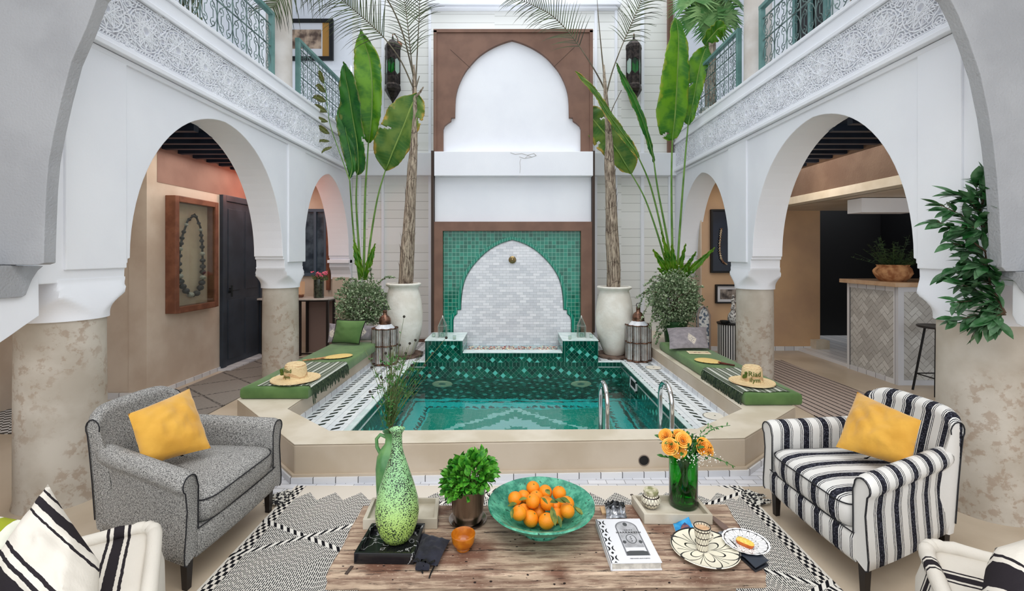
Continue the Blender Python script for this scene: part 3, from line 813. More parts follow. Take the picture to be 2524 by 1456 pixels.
# lower brown frame
c0, c1, d0, d1 = on(1067, 546, 7.22), on(1463, 836, 7.22), on(1091, 569, 7.22), on(1432, 836, 7.22)
mb = MB(); yprism(mb, [(c0[0], c1[1]), (c0[0], c0[1]), (c1[0], c0[1]), (c1[0], c1[1]), (d1[0], c1[1]), (d1[0], d0[1]), (d0[0], d0[1]), (d0[0], c1[1])], 7.22, 7.34)
st(build(mb, 'trim_32', M['brown'], bevel=.004))
slabs('wall_fountain', M['sq_x'], [(d0[0] - .01, d1[0] + .01, 7.30, 7.43, .1, d0[1] + .01)])
hl = [(1262,592),(1240,598),(1223,606),(1205,617),(1190,630),(1175,645),(1161,663),(1152,678),(1146,692),(1141,712),(1138,735),(1137,763)]
hl2 = [(1128,764),(1128,773),(1121,779),(1118,788),(1118,856)]
lf = smooth_arch([on(x, y, 7.29) for x, y in hl], 1) + [on(x, y, 7.29) for x, y in hl2]
cxm = on(1262.5, 0, 7.29)[0]; rt = [(2 * cxm - x, z) for x, z in lf]
mb = MB(); yprism(mb, lf[::-1] + rt[1:], 7.286, 7.31); st(build(mb, 'wall_fountain_arch', M['whitezel']))
# raised green band following the arch
def arch_band(path, w, y0, y1, flip):
    mb = MB(); o_ = [V(p) for p in path]
    off = []
    for i, p in enumerate(o_):
        a = o_[max(i - 1, 0)]; c = o_[min(i + 1, len(o_) - 1)]; t = (c - a).normalized(); n = V((t.y, -t.x)) * flip
        off.append(p + n * w)
    for i in range(len(o_) - 1):
        q = [o_[i], o_[i + 1], off[i + 1], off[i]]; yprism(mb, [(p.x, p.y) for p in q], y0, y1)
    return mb
full = lf[::-1] + rt[1:]
st(build(arch_band(full, .058, 7.280, 7.305, -1), 'trim_33', M['archband'], weld=False))
st(build(arch_band(full, .012, 7.274, 7.305, -1), 'trim_34', M['dkgreen'], weld=False))

# ---- side galleries ----------------------------------------------------------
slabs('wall_left', M['tan'], [(-4.25, -4.05, 5.15, 8.3, 0, 2.9)])
slabs('wall_left_alcove', M['tan'], [(-5.6, -4.25, 5.16, 5.25, 0, 2.9), (-5.3, -5.2, 2.0, 5.2, 0, 2.9), (-5.3, -4.2, 1.9, 2.0, 0, 2.9)])
slabs('wall_left_back', M['tan'], [(-4.2, -2.85, YB, YB + .15, 0, 2.9)])
slabs('wall_left_glow_band', M['glowband'], [(-4.056, -4.045, 5.3, 8.1, 2.42, 2.88)])  # thin overlay: reddish glow and dimness of the upper wall painted as colour
slabs('baseboard_left', M['strip_y'], [(-4.05, -4.035, 5.17, 8.1, 0, .05)])
slabs('trim_35', M['strip_x'], [(-5.2, -4.06, 5.13, 5.15, 0, .07)])
slabs('wall_left_step', M['beige'], [(-5.2, -4.62, 4.9, 5.15, 0, .18), (-5.2, -4.8, 4.95, 5.15, .18, .34)])
slabs('trim_36', M['strip_x'], [(-5.2, -4.60, 4.885, 4.9, 0, .16), (-5.2, -4.78, 4.94, 4.95, .18, .33)])
slabs('floor_mosaic_patch', M['checker'], [(-5.2, -4.0, 4.15, 4.88, .0, .004)])
slabs('floor_left_kerb', M['beige'], [(-4.0, -3.93, 3.9, 5.12, 0, .02)])
# right gallery
slabs('wall_right_back', M['orangetan'], [(3.12, 5.09, 7.75, 7.9, 0, 2.9)])
slabs('wall_right_return', M['tan'], [(3.10, 3.12, 7.74, 8.1, 0, 2.9)])
slabs('baseboard_right', M['strip_x'], [(3.12, 4.93, 7.735, 7.75, 0, .07)])
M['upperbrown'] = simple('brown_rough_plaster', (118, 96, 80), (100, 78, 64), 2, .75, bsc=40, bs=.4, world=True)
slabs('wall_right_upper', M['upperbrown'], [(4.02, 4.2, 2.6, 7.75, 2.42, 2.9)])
slabs('trim_37', M['walltop'], [(4.0, 4.22, 2.6, 7.75, 2.32, 2.42)])
slabs('trim_38', M['beige'], [(4.2, 7.2, 2.4, 7.75, 2.32, 2.36)])
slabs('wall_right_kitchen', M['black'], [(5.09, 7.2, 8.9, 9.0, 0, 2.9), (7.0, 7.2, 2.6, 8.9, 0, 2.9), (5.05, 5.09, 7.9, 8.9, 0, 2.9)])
slabs('wall_right_step', M['walltop'], [(4.93, 5.15, 7.6, 7.75, 0, .19)])
slabs('floor_kitchen_step', M['strip_x'], [(4.72, 7.0, 6.6, 8.9, 0, .05)])
slabs('wall_right_ac_box', M['white'], [(4.4, 5.1, 5.9, 6.15, 2.13, 2.31)])
for side, s in (('left', -1), ('right', 1)):
    x0, x1 = sorted((s * 3.14, s * 5.6)); mb = MB(); mb.box(x0, x1, 2.3, 8.2, 2.88, 3.0)
    y = 2.5
    while y < 8.1: mb.box(x0, x1, y, y + .07, 2.81, 2.88); y += .26
    st(build(mb, 'ceiling_' + side, M['navy'], weld=False))
    x0, x1 = sorted((s * 3.14, s * 4.7)); slabs('floor_upper_' + side, M['white'], [(x0, x1, 2.6, 8.3, 3.5, 3.64)])
# near gallery enclosure
slabs('ceiling_near', M['white'], [(-4.6, 4.6, .2, 2.6, 4.25, 4.35)])
slabs('wall_near_left', M['tan'], [(-4.6, -4.45, .2, 2.3, 0, 4.3)])
slabs('wall_near_right', M['tan'], [(4.4, 4.55, .2, 2.3, 0, 4.3)])
# upper storey: pillars, walls
for s, yc, x0, x1 in ((-1, 5.83, 672, 739), (1, 5.6, 1811, 1882)):
    r = (x1 - x0) / F * yc / 2 / 1.13
    mb = MB().lathe([(r * 1.02, 3.64), (r, 3.8), (r * .97, 6.4)], (s * 2.93, yc, 0), 40); st(build(mb, 'column_upper', M['pillar'], smooth=True))
slabs('wall_upper_left', M['white'], [(-4.8, -4.65, 2.6, 7.6, 3.6, 6.6), (-4.8, -4.3, 7.6, 9.5, 3.6, 6.6), (-4.3, -3.75, 9.1, 9.4, 3.6, 6.6)])
slabs('wall_upper_left_end', M['white'], [(-4.9, -2.8, 9.6, 9.8, 3.6, 6.6)])
slabs('wall_upper_right', M['white'], [(4.65, 4.8, 2.6, 9.6, 3.6, 6.6)])
slabs('wall_upper_right_end', M['white'], [(2.8, 4.9, 9.6, 9.8, 3.6, 6.6)])
slabs('floor_upper_end', M['white'], [(-4.7, -2.8, 8.1, 9.7, 3.5, 3.64), (2.8, 4.7, 8.1, 9.7, 3.5, 3.64)])
slabs('ceiling_upper', M['white'], [(-4.8, -2.75, 2.6, 9.8, 6.6, 6.7), (2.75, 4.8, 2.6, 9.8, 6.6, 6.7)])
slabs('trim_39', M['brown'], [(2.66, 2.74, 8.02, 8.1, 3.0, 6.9)])
# ============================ FIXTURES ========================================
def xform(o3, right, up):
    r = V(right).normalized(); u = V(up).normalized(); n = r.cross(u).normalized()
    m = Matrix((r, u, n)).transposed().to_4x4(); m.translation = V(o3); return m
# ---- wrought-iron balustrades -------------------------------------------------
def spiral(c, r, a0, turns, n=11, mir=1):
    out = []
    for i in range(n):
        t = i / (n - 1); a = a0 + mir * turns * 2 * pi * t; rr = r * (1 - .8 * t)
        out.append((c[0] + rr * math.cos(a), c[1] + rr * math.sin(a)))
    return out
def balustrade(s, y0, y1, label, style):
    X = s * 2.84; z0, z1 = 3.66, 4.44
    t = thing('balcony_railing', label, 'railing', (X, (y0 + y1) / 2, z0 - .0), 'wrought iron railings of the upper gallery')
    mb = MB()
    mb.box(X - .03, X + .03, y0, y1, z1 - .045, z1); mb.box(X - .028, X + .028, y0, y0 + .05, z0, z1 - .04); mb.box(X - .028, X + .028, y1 - .05, y1, z0, z1 - .04)
    build(mb, 'frame', M['teal'], t, bevel=.004)
    mb = MB(); L = lambda p: V((X, p[0], p[1])); r = .0055
    ya, yb = y0 + .05, y1 - .05
    for z in (z0 + .05, z0 + .37, z0 + .62) if style == 0 else (z0 + .05, z0 + .30, z0 + .52, z0 + .66): mb.box(X - .006, X + .006, ya, yb, z - .006, z + .006)
    n = max(1, round((yb - ya) / .24)); w = (yb - ya) / n
    for i in range(n):
        a = ya + w * i; c = a + w / 2
        mb.tube([L((a, z0)), L((a, z1 - .04))], r, 5)
        if style == 0:
            for zb, h in ((z0 + .05, .32), (z0 + .37, .25)):
                zc_ = zb + h / 2
                for m_ in (-1, 1):
                    # two opposed S scrolls forming a lyre
                    cc = (c + m_ * w * .25, zb + h * .24); p = spiral(cc, w * .19, pi / 2 if m_ > 0 else pi / 2, 1.2, 12, m_)
                    q = spiral((c + m_ * w * .25, zb + h * .76), w * .19, -pi / 2, 1.2, 12, -m_)
                    mb.tube([L(k) for k in p[::-1]] + [L(k) for k in q], r * .8, 4)
                    bow = [(c + m_ * w * .5 * math.sin(pi * k / 8) ** .8 * .96, zb + h * k / 8) for k in range(9)]
                    mb.tube([L(k) for k in bow], r * .8, 4)
        else:
            for zb, h in ((z0 + .05, .25), (z0 + .30, .22), (z0 + .52, .14)):
                for m_ in (-1, 1):
                    p = spiral((c + m_ * w * .25, zb + h * .28), h * .2, pi / 2, 1.1, 9, m_); q = spiral((c + m_ * w * .25, zb + h * .72), h * .2, -pi / 2, 1.1, 9, -m_)
                    mb.tube([L(k) for k in p[::-1]] + [L(k) for k in q], r * .8, 4)
            mb.tube([L((c, z0)), L((c, z1 - .04))], r, 5)
    build(mb, 'scrollwork', M['railpaint'], t, weld=False)
balustrade(-1, 2.95, 5.50, 'long teal-framed scrolled railing above the left arcade', 0)
balustrade(-1, 6.12, 8.0, 'far section of scrolled railing behind the upper left pillar', 1)
balustrade(1, 2.95, 5.36, 'long teal-framed scrolled railing above the right arcade', 0)
balustrade(1, 5.86, 8.0, 'far section of scrolled railing beside the upper right pillar', 1)

# ---- framed pictures ------------------------------------------------------------
# box frame with the huge bead necklace on the left wall
t = thing('shadow_box_frame', 'deep wooden box frame holding a huge dark bead necklace', 'picture', (-4.05, 5.8, .9))
y0, y1, z0, z1 = 5.42, 6.22, .905, 2.285; X0, X1 = -4.05, -3.93
mb = MB(); w = .07
mb.box(X0, X1, y0, y0 + w, z0, z1); mb.box(X0, X1, y1 - w, y1, z0, z1); mb.box(X0, X1, y0 + w, y1 - w, z0, z0 + w); mb.box(X0, X1, y0 + w, y1 - w, z1 - w, z1)
build(mb, 'frame', M['wood'], t, bevel=.006)
mb = MB().box(X0, X0 + .012, y0 + w, y1 - w, z0 + w, z1 - w); build(mb, 'backing', simple('tan_backing_paper', (212, 184, 160), (200, 170, 146), 4), t)
path = []
for x, y in ((480,528),(462,545),(450,580),(443,620),(440,660),(447,700),(462,722),(477,730),(492,715),(500,690),(500,650),(498,600),(494,560),(486,540)): path.append(PX(x, y, -3.99))
nk = MB(); nk.tube(path, .012, 6, loop=True); necklace = build(nk, 'necklace', M['black'], t, smooth=True)
charc, bone = simple('charcoal_bead', (26, 26, 30), (44, 42, 46), 30, .4), simple('bone_bead', (180, 174, 164), (150, 140, 128), 30, .5)
m_ = len(path); k = 0
for i in range(m_):
    a, b = path[i], path[(i + 1) % m_]; n = max(1, int((b - a).length / .066))
    for j in range(n):
        p = a.lerp(b, (j + .5) / n); low = (2.0 - p.z); rr = .026 + .026 * max(0, min(1, low)); 
        build(MB().ball(p, rr, 10, (.8, 1, .75)), 'bead', bone if k % 4 == 2 else charc, necklace, smooth=True); k += 1
mb = MB().box(X1 - .02, X1 - .017, y0 + w, y1 - w, z0 + w, z1 - w); build(mb, 'pane', M['glass'], t)
# door on the left wall
y0, y1 = PX(541, 600, -4.05).y, 7.46
mb = MB(); mb.box(-4.05, -4.0, y0, y0 + .08, .0, 2.42); mb.box(-4.05, -4.0, y1 - .08, y1, 0, 2.42); mb.box(-4.05, -4.0, y0 + .08, y1 - .08, 2.34, 2.42)
d = st(build(mb, 'door_1', M['tealdoor'], bevel=.004)); 
ORI[d.name] = d.location.copy()
mb = MB(); mb.box(-4.045, -4.02, y0 + .08, y1 - .08, .03, 2.34)
for a, b in ((.12, .95), (1.08, 2.24)):
    for c, e in ((y0 + .14, (y0 + y1) / 2 - .04), ((y0 + y1) / 2 + .04, y1 - .14)):
        mb.box(-4.021, -4.012, c, e, a, b)
lf_ = build(mb, 'door_leaf', M['tealdoor'], d, bevel=.004)
mb = MB(); mb.box(-4.02, -3.99, y0 + .15, y0 + .17, 1.05, 1.09); mb.tube([V((-3.975, y0 + .16, 1.0)), V((-3.975, y0 + .16, 1.16))], .012, 8); mb.box(-4.02, -3.97, y0 + .15, y0 + .17, 1.1, 1.12)
build(mb, 'door_handle', M['iron'], lf_)
slabs('trim_40', M['strip_y'], [(-4.05, -3.86, y0 - .05, y1 + .1, 0, .028)])
# tall window behind the console
mb = MB(); a, b = PY(746, 515, 8.08), PY(806, 680, 8.08)
a.x -= .1
mb.box(a.x, b.x, 8.05, 8.1, b.z, b.z + .05); mb.box(a.x, b.x, 8.05, 8.1, a.z - .05, a.z)
for x in (a.x, (a.x + b.x) / 2 + .04, b.x - .045): mb.box(x, x + .045, 8.05, 8.1, b.z + .05, a.z - .05)
wn_ = st(build(mb, 'window_1', simple('grey_blue_frame', (76, 92, 108), None), bevel=.003))
mb = MB().box(a.x + .04, b.x - .04, 8.085, 8.095, b.z + .05, a.z - .05); build(mb, 'window_pane', simple('dusky_pane', (44, 56, 68), (84, 100, 112), 5, .1, spec=.8), wn_)
slabs('trim_41', M['wood'], [(b.x, b.x + .06, 8.04, 8.1, .98, a.z + .05)])
# pictures on the right
def picture(name, x0, y0, x1, y1, Y, label, fw, frame, inner, deco):
    a, b = PY(x0, y0, Y), PY(x1, y1, Y)
    t = thing(name, label, 'picture', ((a.x + b.x) / 2, Y + .02, b.z)); mb = MB(); d = .035
    mb.box(a.x, a.x + fw, Y - d, Y + .02, b.z, a.z); mb.box(b.x - fw, b.x, Y - d, Y + .02, b.z, a.z)
    mb.box(a.x + fw, b.x - fw, Y - d, Y + .02, b.z, b.z + fw); mb.box(a.x + fw, b.x - fw, Y - d, Y + .02, a.z - fw, a.z)
    build(mb, 'frame', frame, t, bevel=.003)
    mb = MB().box(a.x + fw, b.x - fw, Y - .005, Y + .02, b.z + fw, a.z - fw); build(mb, 'mount', inner, t)
    deco(t, a, b, Y - .006)
navyp = simple('deep_navy_panel', (20, 28, 44), (26, 36, 56), 3, .3)
def neck2(t, a, b, Y):
    pts = [PY(x, y, Y - .02) for x, y in ((1778,564),(1776,580),(1774,600),(1774,620),(1777,636),(1783,646),(1792,652))]
    mb = MB(); mb.tube(pts, .009, 6); nk = build(mb, 'necklace', simple('ivory_strand', (206, 190, 160), None), t, smooth=True)
    bm_ = simple('bone_and_brown_bead', (214, 196, 164), (120, 84, 66), 14, .5, world=True)
    for p, q in zip(pts, pts[1:]):
        for j in range(3): build(MB().ball(p.lerp(q, j / 3), .021, 8, (1.15, .7, .6)), 'bead', bm_, nk, smooth=True)
picture('framed_necklace', 1751, 516, 1826, 672, 7.73, 'tall navy framed panel with a pale bead necklace', .03, M['black'], navyp, neck2)
photo_m = simple('sepia_landscape_photo', (60, 52, 50), (170, 158, 148), 9, .4)
def photo(x0, y0, x1, y1):
    def f(t, a, b, Y):
        p, q = PY(x0, y0, Y), PY(x1, y1, Y); build(MB().box(p.x, q.x, Y - .004, Y, q.z, p.z), 'photograph', photo_m, t)
    return f
picture('framed_photograph', 1763, 701, 1830, 747, 7.73, 'small black framed landscape photograph with white mount', .024, M['black'], M['paper'], photo(1775, 713, 1826, 737))
ar = simple('street_scene_photo', (88, 70, 60), (196, 170, 146), 6, .5)
def ph3(t, a, b, Y):
    p, q = PY(700, 73, Y), PY(792, 120, Y); build(MB().box(p.x, q.x, Y - .004, Y, q.z, p.z), 'photograph', ar, t)
    p, q = PY(795, 55, Y), PY(811, 140, Y); build(MB().box(p.x, q.x, Y - .004, Y, q.z, p.z), 'side_panel', simple('ochre_strip', (176, 128, 60), None), t)
picture('framed_print', 690, 48, 822, 149, 9.0, 'black framed street scene print in the upper left gallery', .07, M['black'], M['paper'], ph3)
slabs('trim_42', M['white'], [(-3.62, -3.15, 9.0, 9.6, 5.15, 5.25), (-3.6, -3.2, 9.02, 9.6, 4.3, 5.15), (-3.72, -3.1, 9.05, 9.6, 5.25, 6.6)])
slabs('wall_upper_left_screen', M['white'], [(-4.7, -3.5, 9.03, 9.1, 3.6, 6.6)])
# upper gallery windows and doors
slabs('window_2', simple('pale_grey_frame', (126, 138, 146), None), [(-4.66, -4.62, 4.3, 5.2, 3.9, 5.9), (-4.66, -4.62, 5.5, 6.3, 3.9, 5.9)])
slabs('window_3', M['teal'], [(-4.66, -4.60, 3.5, 3.58, 3.64, 6.0), (-4.66, -4.60, 4.18, 4.26, 3.64, 6.0), (-4.66, -4.60, 5.3, 5.38, 3.64, 6.0)])
slabs('window_4', simple('dusky_glass', (60, 66, 72), (120, 128, 130), 4, .1, spec=.8), [(-4.655, -4.63, 3.58, 4.18, 3.7, 5.9)])
slabs('window_5', M['black'], [(4.62, 4.66, 3.2, 3.9, 3.7, 5.8), (4.62, 4.66, 5.0, 5.75, 3.7, 5.8), (4.62, 4.66, 6.9, 7.6, 3.7, 5.8)])
slabs('trim_43', M['teal'], [(4.58, 4.66, y, y + .07, 3.64, 6.0) for y in (3.12, 3.52, 3.9, 4.93, 5.34, 5.75, 6.84, 7.2, 7.6)])
slabs('trim_44', simple('orange_shutter', (196, 132, 78), None), [(4.58, 4.62, 6.0, 6.35, 3.64, 5.9)])
# hanging plant seen through the left railing
mb = MB(); 
for k in range(150):
    a = R.random() * 6.28; r = R.random() ** .5 * .16; z = 5.1 - R.random() * 1.2; p = V((-3.7 + r * math.cos(a), 5.3 + r * math.sin(a), z)); d = V((R.uniform(-.03, .03), R.uniform(-.03, .03), -.12 - R.random() * .08))
    w_ = V((.006, .01, 0)); mb.add([p - w_, p + w_, p + d], [(0, 1, 2)])
t = thing('hanging_plant', 'trailing dark green plant hanging behind the upper left railing', 'plant', (-3.7, 5.3, 5.1))
build(mb, 'foliage', M['frond'], t, weld=False); build(MB().lathe([(.05, 5.02), (.1, 5.05), (.13, 5.2), (.12, 5.2), (.02, 5.1)], (-3.7, 5.3, 0), 20), 'pot', M['iron'], t)
mb = MB()
for k in range(3): mb.tube([V((-3.7 + .11 * math.cos(k * 2.1), 5.3 + .11 * math.sin(k * 2.1), 5.19)), V((-3.7, 5.3, 6.6))], .004, 4)
build(mb, 'cord', M['iron'], t)
M['frost'] = simple('frosted_pale_glass', (214, 236, 226), None, rough=.2, trans=.6)
# ---- wall lanterns ---------------------------------------------------------------
def wall_lantern(px, label):
    c = PY(px, 255, 7.86); t = thing('wall_lantern', label, 'lantern', (c.x, c.y, c.z), 'pierced metal lanterns beside the tall arch')
    g = lambda y: PY(px, y, 7.86).z; H6 = 6
    mb = MB(); mb.lathe([(.004, g(256)), (.02, g(250)), (.085, g(236)), (.138, g(222)), (.13, g(212)), (.118, g(208))], (c.x, c.y, 0), 6)
    mb.lathe([(.118, g(208)), (.122, g(192)), (.118, g(190))], (c.x, c.y, 0), 6)
    mb.lathe([(.122, g(142)), (.125, g(128)), (.138, g(120)), (.13, g(112)), (.07, g(102)), (.02, g(97)), (.012, g(90))], (c.x, c.y, 0), 6)
    for k in range(6):
        a = k * pi / 3; a2 = a + pi / 3; p = V((c.x + .121 * math.cos(a), c.y + .121 * math.sin(a), 0)); q = V((c.x + .121 * math.cos(a2), c.y + .121 * math.sin(a2), 0))
        mb.bar(p + V((0, 0, g(208))), p + V((0, 0, g(126))), .012)
        for u, dz in ((.0, 12), (.25, 5), (.5, 0), (.75, 5)):   # cusped crest above and below the panes
            e = p.lerp(q, u); f = p.lerp(q, u + .25)
            mb.add([e + V((0, 0, g(193))), f + V((0, 0, g(193))), f + V((0, 0, g(186 - abs(u + .25 - .5) * 18))), e + V((0, 0, g(186 - abs(u - .5) * 18)))], [(0, 1, 2, 3)])
            mb.add([e + V((0, 0, g(142))), f + V((0, 0, g(142))), f + V((0, 0, g(146 + abs(u + .25 - .5) * 14))), e + V((0, 0, g(146 + abs(u - .5) * 14)))], [(0, 1, 2, 3)])
    build(mb, 'body', simple('blackened_tin', (66, 58, 54), (34, 30, 30), 24, .4, metal=.6), t)
    for k in range(6):
        a = k * pi / 3; a2 = a + pi / 3; p = V((c.x + .116 * math.cos(a), c.y + .116 * math.sin(a), 0)); q = V((c.x + .116 * math.cos(a2), c.y + .116 * math.sin(a2), 0))
        b_ = [p + V((0, 0, g(194))), q + V((0, 0, g(194))), q + V((0, 0, g(140))), p + V((0, 0, g(140)))]; n = (V((c.x, c.y, 0)) - (p + q) / 2).normalized() * .004
        mbx = MB()
        mbx.add(b_ + [x + n for x in b_], [(0, 1, 2, 3), (7, 6, 5, 4), (0, 4, 5, 1), (1, 5, 6, 2), (2, 6, 7, 3), (3, 7, 4, 0)])
        build(mbx, 'green_pane' if k in (1, 4) else 'clear_pane', M['greenglass'] if k in (1, 4) else M['frost'], t)
    mb = MB(); mb.tube([V((c.x, c.y, g(92))), V((c.x, c.y, g(84))), V((c.x + .02, c.y + .05, g(80))), V((c.x + .05, 8.0, g(86))), V((c.x + .03, 8.09, g(96)))], .009, 6); mb.lathe([(.06, 0), (.06, .015), (.02, .03)], (0, 0, 0), 16, Matrix.Translation(V((c.x + .045, 8.1, g(94)))) @ Matrix.Rotation(pi / 2, 4, 'X'))
    build(mb, 'bracket', M['copper'], t)
wall_lantern(968, 'hexagonal metal lantern with green glass, left of the tall arch')
wall_lantern(1562, 'hexagonal metal lantern with green glass, right of the tall arch')
# fountain spout
mb = MB(); c = PY(1263, 640, 7.28)
Mx = Matrix.Translation(c) @ Matrix.Rotation(pi / 2, 4, 'X')
mb.lathe([(.055, 0), (.058, .008), (.05, .016), (.034, .02), (.030, .034), (.02, .044), (.014, .05), (.0, .052)], (0, 0, 0), 32, Mx, fn=lambda r, z, a: r * (1 + .06 * math.cos(12 * a)) if r > .045 else r)
tag(build(mb, 'fountain_spout', M['brass'], smooth=True), 'round brass fountain spout on the white tiled arch', 'spout')
# pool fittings
def pool_light(px, label):
    c = V(((px - CX) / F * 6.56, PYF, -.43)); Mx = Matrix.Translation(c) @ Matrix.Rotation(pi / 2, 4, 'X')
    t = thing('pool_light', label, 'light fitting', c, 'round pale lamps set in the basin wall')
    build(MB().lathe([(.08, .0), (.14, .0), (.145, .015), (.12, .03), (.085, .022)], (0, 0, 0), 32, Mx), 'rim', simple('cream_plastic', (232, 226, 190), None, rough=.4), t, smooth=True)
    build(MB().lathe([(.0, .002), (.084, .002), (.084, .014), (.05, .022), (0, .024)], (0, 0, 0), 32, Mx), 'lens', simple('grey_lens', (120, 150, 140), None, rough=.2), t, smooth=True)
pool_light(1090, 'left of the two pale round lamps under water'); pool_light(1432, 'right of the two pale round lamps under water')
mb = MB(); X = PXR; ys, zs = (5.72, 6.02), (-.10, .03)
mb.box(X - .012, X, ys[0], ys[1], zs[0], zs[0] + .02); mb.box(X - .012, X, ys[0], ys[1], zs[1] - .02, zs[1]); mb.box(X - .012, X, ys[0], ys[0] + .02, zs[0], zs[1]); mb.box(X - .012, X, ys[1] - .02, ys[1], zs[0], zs[1])
t = thing('pool_skimmer', 'white framed skimmer opening in the right basin wall', 'skimmer', (X, 5.87, zs[0])); build(mb, 'frame', M['paper'], t)
build(MB().box(X - .004, X, ys[0] + .02, ys[1] - .02, zs[0] + .02, zs[1] - .02), 'flap', M['black'], t)
def handrail(X, label):
    t = thing('pool_handrail', label, 'handrail', (X, 3.8, .08), 'polished handrails of the pool ladder'); pts = []
    ya, yb, zt_ = 3.76, 4.06, .52
    pts = [V((X, ya, .08)), V((X, ya, .2)), V((X, ya, zt_ - .15))] + [V((X, (ya + yb) / 2 - .15 * math.cos(a), zt_ - .15 + .15 * math.sin(a))) for a in [pi * k / 12 for k in range(1, 12)]] + [V((X, yb, zt_ - .15)), V((X, yb, .1)), V((X, yb, -.7))]
    build(MB().tube(pts, .019, 16), 'rail', M['chrome'], t, smooth=True)
    build(MB().lathe([(.045, 0), (.045, .008), (.03, .02), (.02, .024)], (X, ya, .08), 20), 'flange', M['chrome'], t, smooth=True)
handrail(.755, 'left curved steel pool handrail'); handrail(1.275, 'right curved steel pool handrail')
mb = MB()
for k in range(3): mb.box(.777, 1.253, 4.02, 4.10, -.28 - .22 * k, -.25 - .22 * k)
tag(build(mb, 'ladder_tread', M['chrome']), 'steel treads of the pool ladder under the water', 'ladder')
# drain hole in the low wall, drain covers on the deck
c = PY(1587, 1134, 3.35); yy = ob[1][1] + (c.x - ob[1][0]) * (ob[2][1] - ob[1][1]) / (ob[2][0] - ob[1][0]); c = PY(1587, 1134, yy)
Mx = Matrix.Translation(V((c.x, yy + .001, c.z))) @ Matrix.Rotation(pi / 2, 4, 'X')
t = thing('drain_outlet', 'round dark pipe hole in the low beige basin wall', 'pipe', (c.x, yy, c.z - .04))
build(MB().lathe([(.033, .0), (.038, .0), (.04, .006), (.035, .008), (.033, .004)], (0, 0, 0), 32, Mx, cap=False), 'rim', simple('old_pipe', (120, 108, 98), None), t, smooth=True)
build(MB().lathe([(0, .0015), (.034, .0015), (.034, .003), (0, .003)], (0, 0, 0), 32, Mx), 'opening', M['black'], t)
for (px, py, r, lb) in ((1762, 1026, .10, 'round white drain cover near the front of the right deck'), (1611, 906, .10, 'round white drain cover by the right floor lantern')):
    c = P(px, py, .08); t = thing('drain_cover', lb, 'drain cover', (c.x, c.y, .08), 'white drain covers on the right deck')
    build(MB().lathe([(0, .08), (r, .08), (r, .084), (r * .96, .087), (0, .088)], (c.x, c.y, 0), 40), 'lid', simple('cream_lid', (228, 222, 208), None, rough=.5), t)
    build(MB().lathe([(r + .002, .08), (r + .008, .08), (r + .008, .083), (r + .002, .083)], (c.x, c.y, 0), 40, cap=False), 'ring', simple('ring_grey', (120, 116, 108), None), t)
    build(MB().lathe([(0, .088), (.008, .088), (.008, .089), (0, .089)], (c.x, c.y, 0), 12), 'screw', M['iron'], t)
# ============================ BENCHES AND DECK ===============================
def cushion_block(x0, x1, y0, y1, z0, z1, nx=24, ny=48, puff=.008, seed=0):
    """soft box with rounded edges and slightly uneven sides"""
    mb = MB(); rings = []; N = 40
    def rr(t):  # inset at height t in 0..1
        return .016 * (abs(2 * t - 1) ** 5)
    for t in (0, .06, .2, .5, .8, .94, 1):
        ring = []; ins = rr(t)
        for s_, n_, a, b in ((0, ny, (x0, y0), (x0, y1)), (1, nx, (x0, y1), (x1, y1)), (2, ny, (x1, y1), (x1, y0)), (3, nx, (x1, y0), (x0, y0))):
            for k in range(n_):
                u = k / n_; p = V((a[0] + (b[0] - a[0]) * u, a[1] + (b[1] - a[1]) * u, z0 + (z1 - z0) * t))
                c = V(((x0 + x1) / 2, (y0 + y1) / 2, p.z)); w = noise.noise(p * 3 + V((seed, 0, 0))) * puff
                p.x += (-ins if p.x > c.x else ins) + w; p.y += (-ins if p.y > c.y else ins) + w; ring.append(p)
        rings.append(ring)
    return mb.loft(rings)
def pillow(tl, tr, br, bl, t, n=18, pinch=.06, wr=.004, seed=0, k=2.2):
    tl, tr, br, bl = map(V, (tl, tr, br, bl)); c = (tl + tr + br + bl) / 4
    nrm = (tr - bl).cross(tl - br); nrm.normalize(); mb = MB(); rings = []
    def pt(u, v, s_):
        a, b = (u + 1) / 2, (v + 1) / 2
        cu = u * (1 - pinch * (1 - abs(v) ** 2) * abs(u) ** 3); cv_ = v * (1 - pinch * (1 - abs(u) ** 2) * abs(v) ** 3)
        a, b = (cu + 1) / 2, (cv_ + 1) / 2
        p = bl.lerp(br, a).lerp(tl.lerp(tr, a), b)
        h = max(0, (1 - abs(u) ** k) * (1 - abs(v) ** k)) ** .55
        w = noise.noise(V((u * 3, v * 3 + seed, s_))) * wr * 3 * h + noise.noise(V((u * 9 + seed, v * 5, s_))) * wr * h
        return p + nrm * (s_ * (h * t / 2) + w)
    for s_ in (1, -1): mb.sheet(lambda a, b: pt(2 * a - 1, 2 * b - 1, s_), n, n)
    return mb
def rim_line(tl, tr, br, bl, pinch=.06, n=18):
    tl, tr, br, bl = map(V, (tl, tr, br, bl)); out = []
    for (u0, v0), (u1, v1) in (((-1, -1), (1, -1)), ((1, -1), (1, 1)), ((1, 1), (-1, 1)), ((-1, 1), (-1, -1))):
        for i in range(n):
            f = i / n; u = u0 + (u1 - u0) * f; v = v0 + (v1 - v0) * f
            a = (u * (1 - pinch * (1 - abs(v) ** 2) * abs(u) ** 3) + 1) / 2; b = (v * (1 - pinch * (1 - abs(u) ** 2) * abs(v) ** 3) + 1) / 2
            out.append(bl.lerp(br, a).lerp(tl.lerp(tr, a), b))
    return out
Z1 = .378
